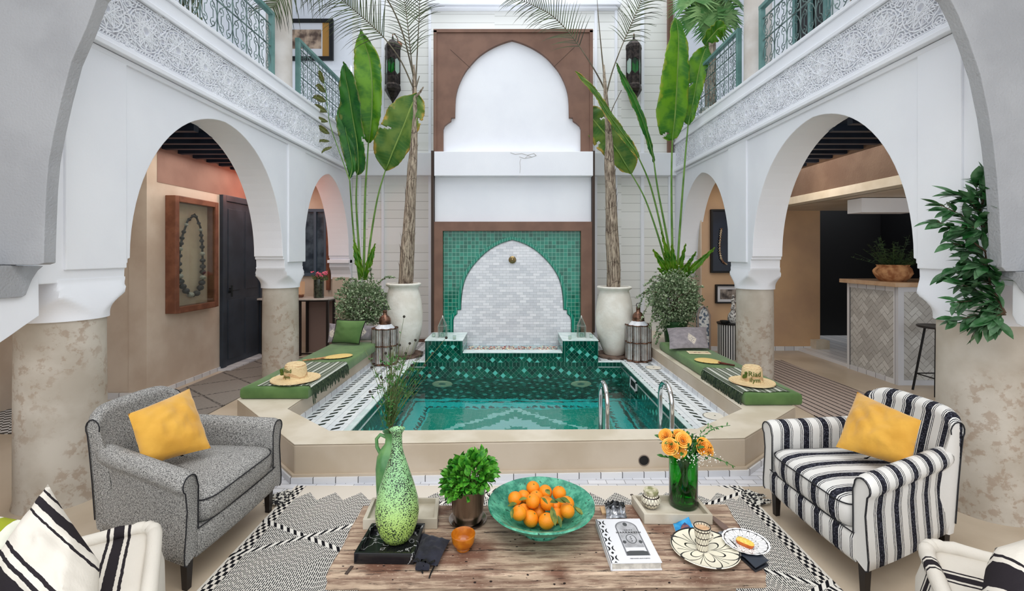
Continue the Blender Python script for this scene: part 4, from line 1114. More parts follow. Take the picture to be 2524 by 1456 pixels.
for s, x0, x1, y0, lb in ((-1, -2.50, -1.875, 4.27, 'long green bench cushion on the left low wall'), (1, 2.03, 2.53, 4.09, 'long green bench cushion on the right low wall')):
    o = build(cushion_block(x0, x1, y0, 6.5, .272, Z1, seed=s), 'bench_cushion', M['greenfabric'], smooth=60); tag(o, lb, 'cushion', 'green bench cushions on the low walls')
# fringed runners
def runner(s, xa, xb, y0, y1, label):
    z = Z1 + .005; t = thing('fringed_cloth', label, 'cloth', ((xa + xb) / 2, (y0 + y1) / 2, Z1), 'striped fringed cloths on the green cushions'); mb = MB()
    def f(u, v):
        x = xa + (xb - xa) * u; y = y0 + (y1 - y0) * v
        return V((x, y + .012 * math.sin(u * 9), z + .0025 * math.sin(x * 21 + y * 8) + .002))
    mb.sheet(f, 16, 24)
    xi = xb                       # pool side edge folds over
    def g(u, v):
        y = y0 + (y1 - y0) * v; a = u * pi / 2; d = .012 * (-s)
        return V((xi + d * math.sin(a), y, z + .002 - .02 * (1 - math.cos(a)))) 
    mb.sheet(g, 5, 24)
    build(mb, 'woven_cloth', M['cloth'], t, smooth=True, thick=.003)
    n = 46; fm = MB()
    for k in range(n):
        y = y0 + (y1 - y0) * (k + .5) / n + R.uniform(-.004, .004); L_ = .075 + R.random() * .05 + (.07 if k in (0, 1) else 0)
        x = xi - s * .014; pts = [V((x, y, z - .014))]; dx = 0
        for j in range(1, 5):
            dx += R.uniform(0, .004); pts.append(V((x - s * (.012 + dx), y + R.uniform(-.006, .006), z - .014 - L_ * j / 4)))
        for q in (-1, 1):
            fm.tube([p + V((0, q * .003 * (i / 4 + .4), 0)) for i, p in enumerate(pts)], [.0035, .0035, .0035, .004, .002], 5)
    build(fm, 'fringe', M['fringe'], t, weld=False)
runner(-1, -2.37, -1.885, 4.31, 5.25, 'striped fringed cloth under the straw hat on the left bench')
runner(1, 2.44, 2.035, 4.12, 4.98, 'striped fringed cloth under the lettered hat on the right bench')
# straw hats
def text_obj(body, size, mat_, M4, name, parent, ext=.001, align='CENTER', bend=None, space=1.0):
    cu = bpy.data.curves.new(name, 'FONT'); cu.body = body; cu.size = size; cu.extrude = ext; cu.align_x = align; cu.align_y = 'CENTER'; cu.space_character = space
    o = bpy.data.objects.new(name, cu); COL.objects.link(o)
    dg = bpy.context.evaluated_depsgraph_get(); me = bpy.data.meshes.new_from_object(o.evaluated_get(dg)); bpy.data.objects.remove(o)
    mb = MB(); vs = [v.co.copy() for v in me.vertices]
    if bend: vs = [bend(v) for v in vs]
    mb.add([M4 @ v for v in vs], [tuple(p.vertices) for p in me.polygons]); bpy.data.meshes.remove(me)
    return build(mb, name, mat_, parent, weld=False)
def hat(c, r, h, label, words, wm, ang):
    t = thing('straw_hat', label, 'hat', c, 'straw hats on the benches'); z = c[2] + .002
    prof = [(r, .012), (r * .985, .018), (r * .9, .012), (r * .75, .006), (r * .58, .006), (r * .50, .014), (r * .47, .04), (r * .44, h * .7), (r * .41, h * .88), (r * .33, h * .98), (r * .18, h * .99), (0, h * .955)]
    under = [(0, h * .94), (r * .32, h * .96), (r * .42, h * .66), (r * .48, .01), (r * .9, .004), (r, .008)]
    mb = MB().lathe(under + prof, (c[0], c[1], z), 56, fn=lambda q, zz, a: q * (1 + .02 * math.sin(3 * a)), cap=False)
    b = build(mb, 'hat_body', M['straw'], t, smooth=True, origin=(c[0], c[1], z))
    if words:
        for k, (w, sz, zz) in enumerate(words):
            rr = r * .47 + .006 - (zz - .05) * .12
            def bend(v):
                a = ang + v.x / rr; return V((c[0] + rr * math.sin(a) + 0 * v.z, c[1] - (rr + v.z) * math.cos(a), z + zz + v.y))
            text_obj(w, sz, wm, Matrix.Identity(4), 'lettering', t, .002, bend=bend)
    bm_ = MB(); p0 = V((c[0] + (r * .5) * math.sin(ang - .95), c[1] - (r * .5) * math.cos(ang - .95), z + .085))
    for q in range(7): bm_.ball(p0 + V((R.uniform(-.012, .012), -.01, R.uniform(-.022, .022))), .014, 8)
    build(bm_, 'green_bobble', M['embroid'], t, smooth=True, weld=False)
    return t
M['embroid'] = simple('olive_embroidery', (92, 112, 40), (70, 88, 30), 60, .8)
hc = P(728, 936, Z1 + .01); hat((hc.x, hc.y, Z1 + .012), .225, .165, 'straw hat with green embroidery on the left bench', [('Riad', .05, .105), ('ilym', .045, .05)], M['embroid'], -.30)
hc = P(1854, 944, Z1 + .01); hat((hc.x, hc.y, Z1 + .012), .20, .165, 'straw hat with green lettering on the right bench', [('Riad', .066, .10), ('ilym', .06, .048)], M['embroid'], -.22)
# straw fans
def fan(cx, cy, ax, ay, hx, hy, label, handle):
    z = Z1 + .014; t = thing('straw_fan', label, 'fan', (cx, cy, Z1)); d = V((hx - cx, hy - cy, 0)).normalized(); n = V((-d.y, d.x, 0))
    L_ = MB().sheet(lambda u, v: V((cx, cy, z)) + (d * ay * math.cos(2 * pi * v) * u + n * ax * math.sin(2 * pi * v) * u * (1 - .15 * math.cos(2 * pi * v))) + V((0, 0, .006 * (1 - u * u) + .002)), 5, 32)
    build(L_, 'blade', M['fan'], t, smooth=True, thick=.004)
    a = V((cx, cy, z + .004)) + d * ay * .85; b = V((hx, hy, z + .008)); 
    build(MB().tube([a, a.lerp(b, .5), b], [.014, .011, .009], 8), 'handle', handle, t, smooth=True)
    return t
c = P(833, 881, Z1); h = P(746, 893, Z1); fan(c.x, c.y, .115, .17, h.x, h.y, 'straw hand fan on the left green cushion', simple('tan_handle', (196, 150, 106), (150, 96, 62), 30, .6))
c = P(1747, 893, Z1); h = P(1826, 911, Z1); fan(c.x, c.y + .02, .12, .15, h.x - .02, h.y + .1, 'straw hand fan with dark red handle on the right green cushion', simple('dark_red_handle', (112, 46, 34), (70, 34, 28), 30, .6))
# magazine on the right cushion
c = P(1722, 870, Z1); t = thing('leaflet', 'cream leaflet with a dark red printed band behind the right fan', 'leaflet', (c.x, c.y, Z1))
Mx = Matrix.Translation(V((c.x, c.y, Z1 + .004))) @ Matrix.Rotation(-.12, 4, 'Z')
build(MB().box(-.13, .13, -.075, .075, 0, .006, Mx), 'cover', simple('cream_cover', (236, 222, 186), None), t)
build(MB().box(-.11, .12, -.03, .02, .006, .007, Mx), 'printed_band', simple('dark_red_print', (110, 44, 36), (226, 205, 170), 40, world=True), t)
# scatter pillows on the benches
tl, tr, br, bl = PY(829, 787, 6.28), PY(902, 789, 6.28), P(885, 848, Z1 + .02), P(818, 844, Z1 + .02)
t = thing('green_pillow', 'square green pillow leaning at the back of the left bench', 'pillow', ((bl.x + br.x) / 2, bl.y, Z1)); build(pillow(tl, tr, br, bl, .13), 'pillow_body', M['greenfabric'], t, smooth=True)
build(MB().tube(rim_line(tl, tr, br, bl), .006, 6, loop=True), 'piping', M['black'], t)
tl, tr, br, bl = PY(878, 800, 6.52), PY(925, 806, 6.42), P(912, 842, Z1 + .02), P(880, 845, Z1 + .02)
t = tag(build(pillow(tl + V((-.1, .1, 0)), tr + V((0, .1, 0)), br + V((0, .1, 0)), bl + V((-.1, .12, 0)), .09), 'grey_pillow', M['greypil'], smooth=True), 'grey woven pillow half hidden behind the green pillow', 'pillow')
tl, tr, br, bl = PY(812, 796, 6.5), PY(838, 796, 6.5), P(836, 842, Z1 + .02), P(812, 842, Z1 + .02)
tag(build(pillow(tl, tr + V((0, -.02, 0)), br + V((0, -.06, 0)), bl + V((0, -.06, 0)), .06), 'striped_pillow', M['greypil'], smooth=True), 'grey pillow edge left of the green pillow', 'pillow')
tl, tr, br, bl = PY(1643, 808, 6.35), PY(1742, 805, 6.35), P(1748, 858, Z1 + .03), P(1650, 860, Z1 + .03)
t = thing('kilim_pillow', 'grey kilim pillow with a pale star leaning on the right bench', 'pillow', ((bl.x + br.x) / 2, bl.y, Z1)); build(pillow(tl, tr, br, bl, .12), 'pillow_body', M['greypil'], t, smooth=True)
q = [bl + V((0, -.01, -.012)), br + V((0, -.01, -.012))]; fm = MB()
for k in range(40):
    p = q[0].lerp(q[1], k / 39); fm.tube([p, p + V((R.uniform(-.004, .004), -.02, -.006))], .003, 4)
build(fm, 'fringe', M['fringe'], t, weld=False)
# painted high-back panel behind the bush
c = P(1732, 856, Z1); t = thing('painted_screen', 'arched painted board with blue floral pattern beside the right bush', 'panel', (c.x + .02, 6.57, 0))
mb = MB(); pr = [V((PY(x, y, 6.58).x, 0, max(0, PY(x, y, 6.58).z))) for x, y in ((1717, 908), (1717, 775), (1722, 760), (1731, 753), (1740, 760), (1746, 775), (1747, 908))]
mb.prism([(p.x, p.z) for p in pr], lambda p: V((p[0], 6.54, p[1])), lambda p: V((p[0], 6.60, p[1]))); build(mb, 'board', simple('grey_blue_floral', (84, 96, 112), (206, 204, 200), 26, .6, lo=.45, hi=.55), t, bevel=.006)
mb = MB(); mb.tube([V((p.x, 6.532, p.z)) for p in pr], .012, 6); build(mb, 'border', simple('taupe_border', (140, 124, 114), None), t)

# ---- urns, with palms elsewhere ------------------------------------------------
def urn(px, pyb, Y, top, hw, label):
    c = PY(px, pyb, Y); zb = .08; zt_ = PY(px, top, Y).z; H_ = zt_ - zb - .03; r = hw / F * Y
    t = thing('clay_urn', label, 'urn', (c.x, Y, zb), 'tall white clay urns by the back wall')
    prof = [(.50, 0), (.56, .02), (.70, .12), (.88, .28), (.97, .45), (.98, .60), (.90, .78), (.80, .89), (.76, .93), (.80, .95), (.90, .965), (.92, .985), (.88, 1.0), (.76, 1.0), (.70, .97), (.70, .94), (0, .93)]
    mb = MB().lathe([(a * r, zb + .03 + b * H_) for a, b in prof], (c.x, Y, 0), 56, fn=lambda q, z, a: q * (1 + .012 * math.sin(2 * a + 3 * z) + .006 * math.sin(9 * z + a)))
    build(mb, 'vessel', M['terra'], t, smooth=True)
    build(MB().lathe([(0, zb), (r * .95, zb), (r * 1.02, zb + .035), (r * .98, zb + .035), (r * .9, zb + .015), (r * .5, zb + .028), (0, zb + .028)], (c.x, Y, 0), 48), 'saucer', simple('brown_saucer', (134, 112, 98), (100, 80, 70), 9, .7), t, smooth=True)
    build(MB().lathe([(0, zt_ - .05), (r * .7, zt_ - .055), (r * .7, zt_ - .07), (0, zt_ - .07)], (c.x, Y, 0), 24), 'soil', simple('dry_soil', (92, 78, 64), (140, 124, 100), 30, .95), t)
    return c, zt_
UL, uz = urn(995, 880, 6.98, 697, 47, 'tall white clay urn with a palm, left of the tiled panel')
UR, uz2 = urn(1514, 880, 6.98, 705, 46, 'tall white clay urn with a palm, right of the tiled panel')
# ---- floor lanterns ---------------------------------------------------------------
def floor_lantern(px, pyb, label):
    c = P(px, pyb, .08); x, y, z = c; Y = y; w = 31 / F * Y; t = thing('floor_lantern', label, 'lantern', (x, y, z), 'glass and copper floor lanterns on the deck'); h = 90 / F * Y
    L8 = [(x + w * .74 * math.cos(k * pi / 4 + pi / 8), y + w * .74 * math.sin(k * pi / 4 + pi / 8)) for k in range(8)]
    mb, fr_ = MB(), MB()
    for cx_, cy_ in L8:
        for j in range(7):
            a = math.atan2(cy_ - y, cx_ - x) + (j - 3) * .5; p = V((cx_ + w * .27 * math.cos(a), cy_ + w * .27 * math.sin(a), 0))
            for k, (a0, a1) in enumerate(((.06, .50), (.54, .96))):
                if j < 6:
                    b_ = a + .5; q = V((cx_ + w * .27 * math.cos(b_), cy_ + w * .27 * math.sin(b_), 0))
                    mb.add([p + V((0, 0, z + h * a0)), q + V((0, 0, z + h * a0)), q + V((0, 0, z + h * a1)), p + V((0, 0, z + h * a1))], [(0, 1, 2, 3)])
            fr_.tube([p + V((0, 0, z + .01)), p + V((0, 0, z + h))], .0035, 4)
        for a1 in (.03, .52, .98):
            pts = [V((cx_ + w * .28 * math.cos(a), cy_ + w * .28 * math.sin(a), z + h * a1)) for a in [math.atan2(cy_ - y, cx_ - x) + (j - 4) * .39 for j in range(9)]]
            fr_.tube(pts, .007, 5)
    build(mb, 'glass_wall', simple('milky_ribbed_glass', (226, 228, 224), (190, 190, 186), 8, .15, trans=.35), t, weld=False)
    fr_.lathe([(w * .72, z), (w * .80, z), (w * .80, z + .015), (w * .72, z + .015)], (x, y, 0), 32)
    build(fr_, 'metal_frame', M['copper'], t, weld=False)
    build(MB().lathe([(w * .78, z + h * .98), (w * .5, z + h * 1.08), (w * .46, z + h * 1.09), (w * .46, z + h * 1.07), (w * .7, z + h * .97)], (x, y, 0), 16, cap=False), 'glass_roof', simple('milky_panes', (232, 234, 238), (200, 204, 210), 10, .2), t)
    g = w * .46; zz = z + h * 1.08
    build(MB().lathe([(g, zz), (g * 1.03, zz + .015), (g * .98, zz + .03), (g * 1.02, zz + g * .5), (g * .95, zz + g * .95), (g * .7, zz + g * 1.35), (g * .42, zz + g * 1.55), (g * .34, zz + g * 1.7), (g * .34, zz + g * 2.25), (g * .38, zz + g * 2.3), (g * .3, zz + g * 2.4), (0, zz + g * 2.42)], (x, y, 0), 32, fn=lambda q, z_, a: q * (1 + .03 * abs(math.sin(4 * a)))), 'dome', M['copper'], t, smooth=True)
    rr = g * .33; zc_ = zz + g * 2.42 + rr
    build(MB().tube([V((x + rr * math.cos(a), y, zc_ + rr * math.sin(a))) for a in [2 * pi * k / 20 for k in range(20)]], .005, 6, loop=True), 'ring', M['iron'], t, smooth=True)
floor_lantern(949, 896, 'copper-domed glass floor lantern by the left urn'); floor_lantern(1573, 888, 'copper-domed glass floor lantern by the right urn')
# ---- lanterns and candle glasses on the fountain blocks -----------------------------
def house_lantern(px, label):
    Y = 6.78; c = PY(px, 834, Y); x, z = c.x, .392; t = thing('glass_lantern', label, 'lantern', (x, Y, z), 'small glass lanterns on the fountain blocks'); w = .055; h = .17
    mb = MB()
    for sx in (-1, 1):
        for sy in (-1, 1):
            mb.bar((x + sx * w, Y + sy * w, z), (x + sx * w, Y + sy * w, z + h), .007); mb.bar((x + sx * w, Y + sy * w, z + h), (x + sx * .01, Y + sy * .01, z + h + .11), .007)
    for zz in (z + .004, z + h):
        for a, b in (((-w, -w), (w, -w)), ((w, -w), (w, w)), ((w, w), (-w, w)), ((-w, w), (-w, -w))): mb.bar((x + a[0], Y + a[1], zz), (x + b[0], Y + b[1], zz), .007)
    mb.lathe([(.0, h + z + .10), (.014, z + h + .11), (.012, z + h + .135), (0, z + h + .15)], (x, Y, 0), 10)
    build(mb, 'metal_frame', simple('silver_frame', (190, 192, 186), None, rough=.3, metal=.8), t, weld=False)
    g = MB(); 
    for a, b in (((-w, -w), (w, -w)), ((w, -w), (w, w)), ((w, w), (-w, w)), ((-w, w), (-w, -w))):
        A, B = V((x + a[0], Y + a[1], z)), V((x + b[0], Y + b[1], z)); A2, B2 = A + V((0, 0, h)), B + V((0, 0, h)); T1, T2 = V((x + a[0] * .2, Y + a[1] * .2, z + h + .1)), V((x + b[0] * .2, Y + b[1] * .2, z + h + .1))
        g.add([A, B, B2, A2, T1, T2], [(0, 1, 2, 3), (3, 2, 5, 4)])
    build(g, 'glass_wall', M['glass'], t, thick=.002)
    return x, Y
house_lantern(1091, 'small pointed glass lantern on the left fountain block'); house_lantern(1433, 'small pointed glass lantern on the right fountain block')
M['candle'] = simple('white_wax', (240, 238, 228), None, rough=.5)
first = None
for px, py, lb in ((1069, 830, 'candle glass left of the lantern on the left fountain block'), (1120, 836, 'candle glass at the inner corner of the left fountain block'), (1406, 838, 'candle glass at the inner corner of the right fountain block'), (1457, 832, 'candle glass right of the lantern on the right fountain block'), (1091, 829, 'candle glass standing in the left small lantern'), (1433, 829, 'candle glass standing in the right small lantern')):
    inl = px in (1091, 1433); Y = 6.78 if inl else P(px, py, .392).y
    if inl: X = PY(px, 834, 6.78).x
    else: X = P(px, py, .392).x; Y = max(6.62, min(7.0, Y))
    z = .397 if inl else .392
    if first is None:
        first = thing('candle_glass', lb, 'candle', (X, Y, z), 'candle glasses on the fountain blocks')
        build(MB().lathe([(0, 0), (.022, 0), (.026, .055), (.024, .055), (.02, .006), (0, .006)], (X, Y, z), 20), 'glass_cup', M['glass'], first, smooth=True)
        build(MB().lathe([(0, .008), (.019, .008), (.021, .035), (0, .035)], (X, Y, z), 16), 'wax', M['candle'], first, smooth=True)
    else: dup(first, (X, Y, z), 0, lb)
# petals floating in the fountain basin: nobody could count them
mb = MB()
for mi, n in ((0, 260), (1, 200), (2, 160)):
    mb.mi = mi
    for k in range(n):
        x = R.uniform(BL[1] + .03, BR_[0] - .03); y = 6.78 + R.random() ** 1.5 * .35; r = R.uniform(.010, .018); a0 = R.random() * 6.3; up = R.random() * .012
        mb.add([V((x + r * math.cos(a0 + q * pi / 3), y + r * math.sin(a0 + q * pi / 3), .182 + up + (.006 if q % 3 else 0))) for q in range(6)], [(0, 1, 2, 3, 4, 5)])
tag(build(mb, 'rose_petals', [simple('red_petal', (150, 40, 44), None), simple('blush_petal', (226, 190, 170), None), simple('cream_petal', (236, 226, 190), None)], weld=False), 'red and cream rose petals floating in the fountain basin', 'petals', kind='stuff')
# ---- left gallery console with vase --------------------------------------------------
a, b = PY(624, 733, 7.45), PY(820, 733, 7.45); zt_ = .905
t = thing('console_table', 'console with thin pale top and black legs behind the left column', 'table', ((a.x + b.x) / 2, 7.5, 0))
mb = MB(); pts = []
hx = (b.x - a.x) / 2; cx_ = (a.x + b.x) / 2
poly = [(cx_ + hx * math.copysign(abs(math.cos(k * pi / 18)) ** .5, math.cos(k * pi / 18)), 7.47 + .2 * math.copysign(abs(math.sin(k * pi / 18)) ** .5, math.sin(k * pi / 18))) for k in range(36)]
mb.prism(poly, lambda p: V((p[0], p[1], zt_ - .028)), lambda p: V((p[0], p[1], zt_))); build(mb, 'tabletop', simple('pale_stone_top', (206, 198, 190), (188, 178, 168), 8, .3), t, bevel=.006)
for x in (PY(740, 800, 7.35).x, PY(808, 800, 7.35).x, PY(648, 800, 7.35).x):
    for y in (7.34, 7.6): build(MB().box(x - .018, x + .018, y - .018, y + .018, 0, zt_ - .05), 'leg', M['wood_dark'], t)
xs_ = [PY(648, 800, 7.35).x, PY(808, 800, 7.35).x]
mb = MB(); mb.box(xs_[0] - .018, xs_[1] + .018, 7.32, 7.35, zt_ - .05, zt_ - .028); mb.box(xs_[0] - .018, xs_[1] + .018, 7.59, 7.62, zt_ - .05, zt_ - .028)
x = PY(740, 800, 7.35).x
mb.box(xs_[0] - .018, xs_[0], 7.35, 7.59, zt_ - .05, zt_ - .028); mb.box(xs_[1], xs_[1] + .018, 7.35, 7.59, zt_ - .05, zt_ - .028); build(mb, 'apron', M['wood_dark'], t)
build(MB().box(x, xs_[1], 7.33, 7.35, .02, .045), 'rail', M['wood_dark'], t)
build(MB().box(x, xs_[1], 7.62, 7.63, .0, zt_ - .05), 'back_panel', simple('taupe_panel', (134, 112, 104), None, rough=.5), t)
c = PY(786, 728, 7.42); t = thing('flower_vase', 'dark glass vase with pink flowers on the console', 'vase', (c.x, 7.42, zt_))
build(MB().lathe([(0, zt_), (.075, zt_), (.078, zt_ + .02), (.078, zt_ + .30), (.072, zt_ + .30), (.07, zt_ + .02), (0, zt_ + .015)], (c.x, 7.42, 0), 28), 'vessel', simple('dark_vase_glass', (44, 46, 40), (70, 76, 62), 30, .1, spec=.8), t, smooth=True)
for k in range(14):
    a = R.random() * 6.3; r = R.random() ** .5 * .13; p = V((c.x + r * math.cos(a), 7.42 + r * math.sin(a) * .8, zt_ + .36 + R.uniform(-.03, .05)))
    mb = MB()
    for q in range(8): mb.ball(p + V((R.uniform(-.018, .018), R.uniform(-.018, .018), R.uniform(-.01, .015))), .014, 6, (1, 1, .6))
    build(mb, 'flower', M['pink'], t, smooth=True, weld=False)
mb = MB()
for k in range(14): mb.tube([V((c.x + R.uniform(-.04, .04), 7.42, zt_ + .2)), V((c.x + R.uniform(-.1, .1), 7.42 + R.uniform(-.08, .08), zt_ + .37))], .003, 4)
for k in range(50):
    p = V((c.x + R.uniform(-.1, .1), 7.42 + R.uniform(-.08, .08), zt_ + R.uniform(.27, .36))); mb.add([p, p + V((.02, 0, .015)), p + V((.04, .01, 0)), p + V((.02, 0, -.012))], [(0, 1, 2, 3)])
build(mb, 'stems', M['grassstem'], t, weld=False)
c = PY(741, 728, 7.5); t = thing('table_lamp', 'small peach paper lamp on the console behind the column', 'lamp', (c.x, 7.5, zt_))
build(MB().lathe([(.05, zt_ + .04), (.065, zt_ + .06), (.07, zt_ + .25), (.066, zt_ + .25), (.06, zt_ + .06)], (c.x, 7.5, 0), 6, cap=False), 'lamp_shade', simple('peach_paper', (236, 190, 150), None, rough=.7), t)
build(MB().lathe([(.03, zt_), (.05, zt_ + .01), (.05, zt_ + .045), (0, zt_ + .045)], (c.x, 7.5, 0), 12), 'base', M['wood'], t)
g = P(530, 925, 0); mb = MB(); q = [P(645, 868, .004), P(646, 958, .004), P(480, 960, .004), P(590, 892, .004)]
mb = MB(); mb.box(-3.93, -3.05, 4.35, 7.2, .0, .010); tag(build(mb, 'gallery_rug', M['greyrug']), 'flat grey rug on the floor of the left gallery', 'rug')
# ---- right gallery ---------------------------------------------------------------------
tag(build(MB().box(2.97, 4.02, 3.3, 7.0, .0, .010), 'runner_rug', M['runner']), 'brown runner rug with black lines in the right gallery', 'rug')
# tiled bar counter
X0, X1, Y0, Y1, ZT = 4.70, 5.9, 5.70, 6.56, 1.20
t = thing('bar_counter', 'white herringbone tiled bar counter with pale stone top', 'counter', ((X0 + X1) / 2, (Y0 + Y1) / 2, 0))
build(MB().box(X0, X1, Y0, Y1, .0, ZT), 'body', M['herring'], t)
mb = MB(); e = .012
for z0, z1 in ((0, .06), (ZT - .06, ZT)): mb.box(X0 - e, X1, Y0 - e, Y0, z0, z1); mb.box(X0 - e, X0, Y0, Y1, z0, z1)
for a, b in ((Y0 - e, Y0 + .06), (Y1 - .05, Y1)): mb.box(X0 - e, X0, a, b, .06, ZT - .06)
mb.box(X0, X0 + .06, Y0 - e, Y0, .06, ZT - .06)
build(mb, 'tile_border', M['strip_y'], t, weld=False)
build(MB().box(X0 - .09, X1, Y0 - .07, Y1 + .05, ZT, ZT + .055), 'worktop', simple('tan_stone_top', (206, 176, 146), (190, 156, 124), 6, .25), t, bevel=.006)
c = PY(2200, 700, 5.95); zb = ZT + .055
t = thing('plant_bowl', 'two-handled terracotta bowl with a feathery plant on the bar', 'plant pot', (c.x, 5.95, zb))
build(MB().lathe([(0, zb), (.13, zb), (.17, zb + .04), (.205, zb + .10), (.19, zb + .16), (.165, zb + .19), (.175, zb + .21), (.155, zb + .21), (.14, zb + .17), (0, zb + .16)], (c.x, 5.95, 0), 40, fn=lambda q, z, a: q * (1 + .02 * math.sin(7 * a))), 'vessel', simple('rough_terracotta', (196, 148, 104), (148, 96, 62), 14, .85, bsc=20, bs=.5), t, smooth=True)
for q in (-1, 1): build(MB().tube([V((c.x + q * (.18 + .06 * math.sin(pi * k / 8)), 5.95, zb + .08 + .1 * k / 8)) for k in range(9)], .016, 8), 'handle', simple('rough_terracotta_handle', (186, 138, 96), None, rough=.85), t, smooth=True)
mb = MB()
for k in range(70):
    a = R.random() * 6.3; el = R.uniform(.2, 1.4); L_ = R.uniform(.18, .42); d = V((math.cos(a) * math.cos(el), math.sin(a) * math.cos(el), math.sin(el))); p = V((c.x, 5.95, zb + .18)) + V((math.cos(a), math.sin(a), 0)) * .06
    mb.tube([p, p + d * L_], .002, 3)
    for j in range(12):
        b = p + d * L_ * (j + 2) / 14; s_ = V((R.uniform(-1, 1), R.uniform(-1, 1), R.uniform(-.3, .6))).normalized() * .045; w_ = d * .006; mb.add([b - w_, b + w_, b + s_], [(0, 1, 2)])
build(mb, 'foliage', simple('dark_fern', (34, 56, 34), (60, 84, 44), 12, .6), t, weld=False)
# bar stool
sx, sy, sz = 4.86, 5.36, .775
t = thing('bar_stool', 'black metal bar stool in front of the tiled bar', 'stool', (sx, sy, 0))
build(MB().lathe([(0, sz - .022), (.17, sz - .022), (.185, sz - .008), (.18, sz + .004), (.1, sz), (0, sz - .004)], (sx, sy, 0), 36), 'seat', M['wood_dark'], t, smooth=True)
for k in range(4):
    a = pi / 4 + k * pi / 2; build(MB().tube([V((sx + .10 * math.cos(a), sy + .10 * math.sin(a), sz - .02)), V((sx + .21 * math.cos(a), sy + .21 * math.sin(a), .0))], .012, 10), 'leg', M['black'], t, smooth=True)
mb = MB()
for zz, rr in ((.2, .182), (.34, .166)):
    c4 = [V((sx + rr * math.cos(pi / 4 + k * pi / 2), sy + rr * math.sin(pi / 4 + k * pi / 2), zz)) for k in range(4)]
    for k in ((0, 1, 2, 3) if zz < .3 else (2,)): mb.tube([c4[k], c4[(k + 1) % 4]], .007, 8)
build(mb, 'stretcher', M['black'], t, smooth=True)
tag(build(MB().prism([(4.62, 5.1), (5.6, 5.1), (5.6, 4.6), (4.62, 4.6)], lambda p: V((p[0], p[1], 0)), lambda p: V((p[0], p[1], .008))), 'doormat', simple('brown_coir', (132, 92, 60), None, rough=.9)), 'brown mat on the floor beside the bar stool', 'mat')
# striped drum table with ornaments
c = P(1800, 872, 0); x, y = 3.33, 7.2; r = .17
t = thing('drum_table', 'black and white striped drum table behind the right column', 'table', (x, y, 0)); zt_ = EYE - (797 - CY) / F * 7.1
build(MB().lathe([(0, 0), (r, 0), (r, zt_ - .02), (0, zt_ - .02)], (x, y, 0), 40), 'drum', M['drum'], t, smooth=60)
build(MB().lathe([(0, zt_ - .02), (r + .01, zt_ - .02), (r + .015, zt_), (0, zt_)], (x, y, 0), 40), 'tabletop', M['black'], t, smooth=60)
x2 = x + .06; t = thing('ceramic_bottle', 'tall patterned ceramic bottle on the striped drum table', 'bottle', (x2, y, zt_))
build(MB().lathe([(0, zt_), (.06, zt_), (.085, zt_ + .05), (.075, zt_ + .12), (.04, zt_ + .17), (.03, zt_ + .2), (.045, zt_ + .22), (.03, zt_ + .24), (.028, zt_ + .33), (.04, zt_ + .35), (.022, zt_ + .37), (.018, zt_ + .42), (0, zt_ + .43)], (x2, y, 0), 24), 'vessel', simple('white_patterned_ceramic', (216, 214, 208), (90, 84, 84), 40, .3, lo=.48, hi=.56), t, smooth=True)
tag(build(MB().lathe([(0, zt_), (.05, zt_), (.07, zt_ + .04), (.052, zt_ + .04), (.04, zt_ + .01), (0, zt_ + .01)], (x - .105, y - .07, 0), 24), 'dark_bowl', M['iron'], smooth=True), 'small dark bowl beside the patterned bottle', 'bowl')
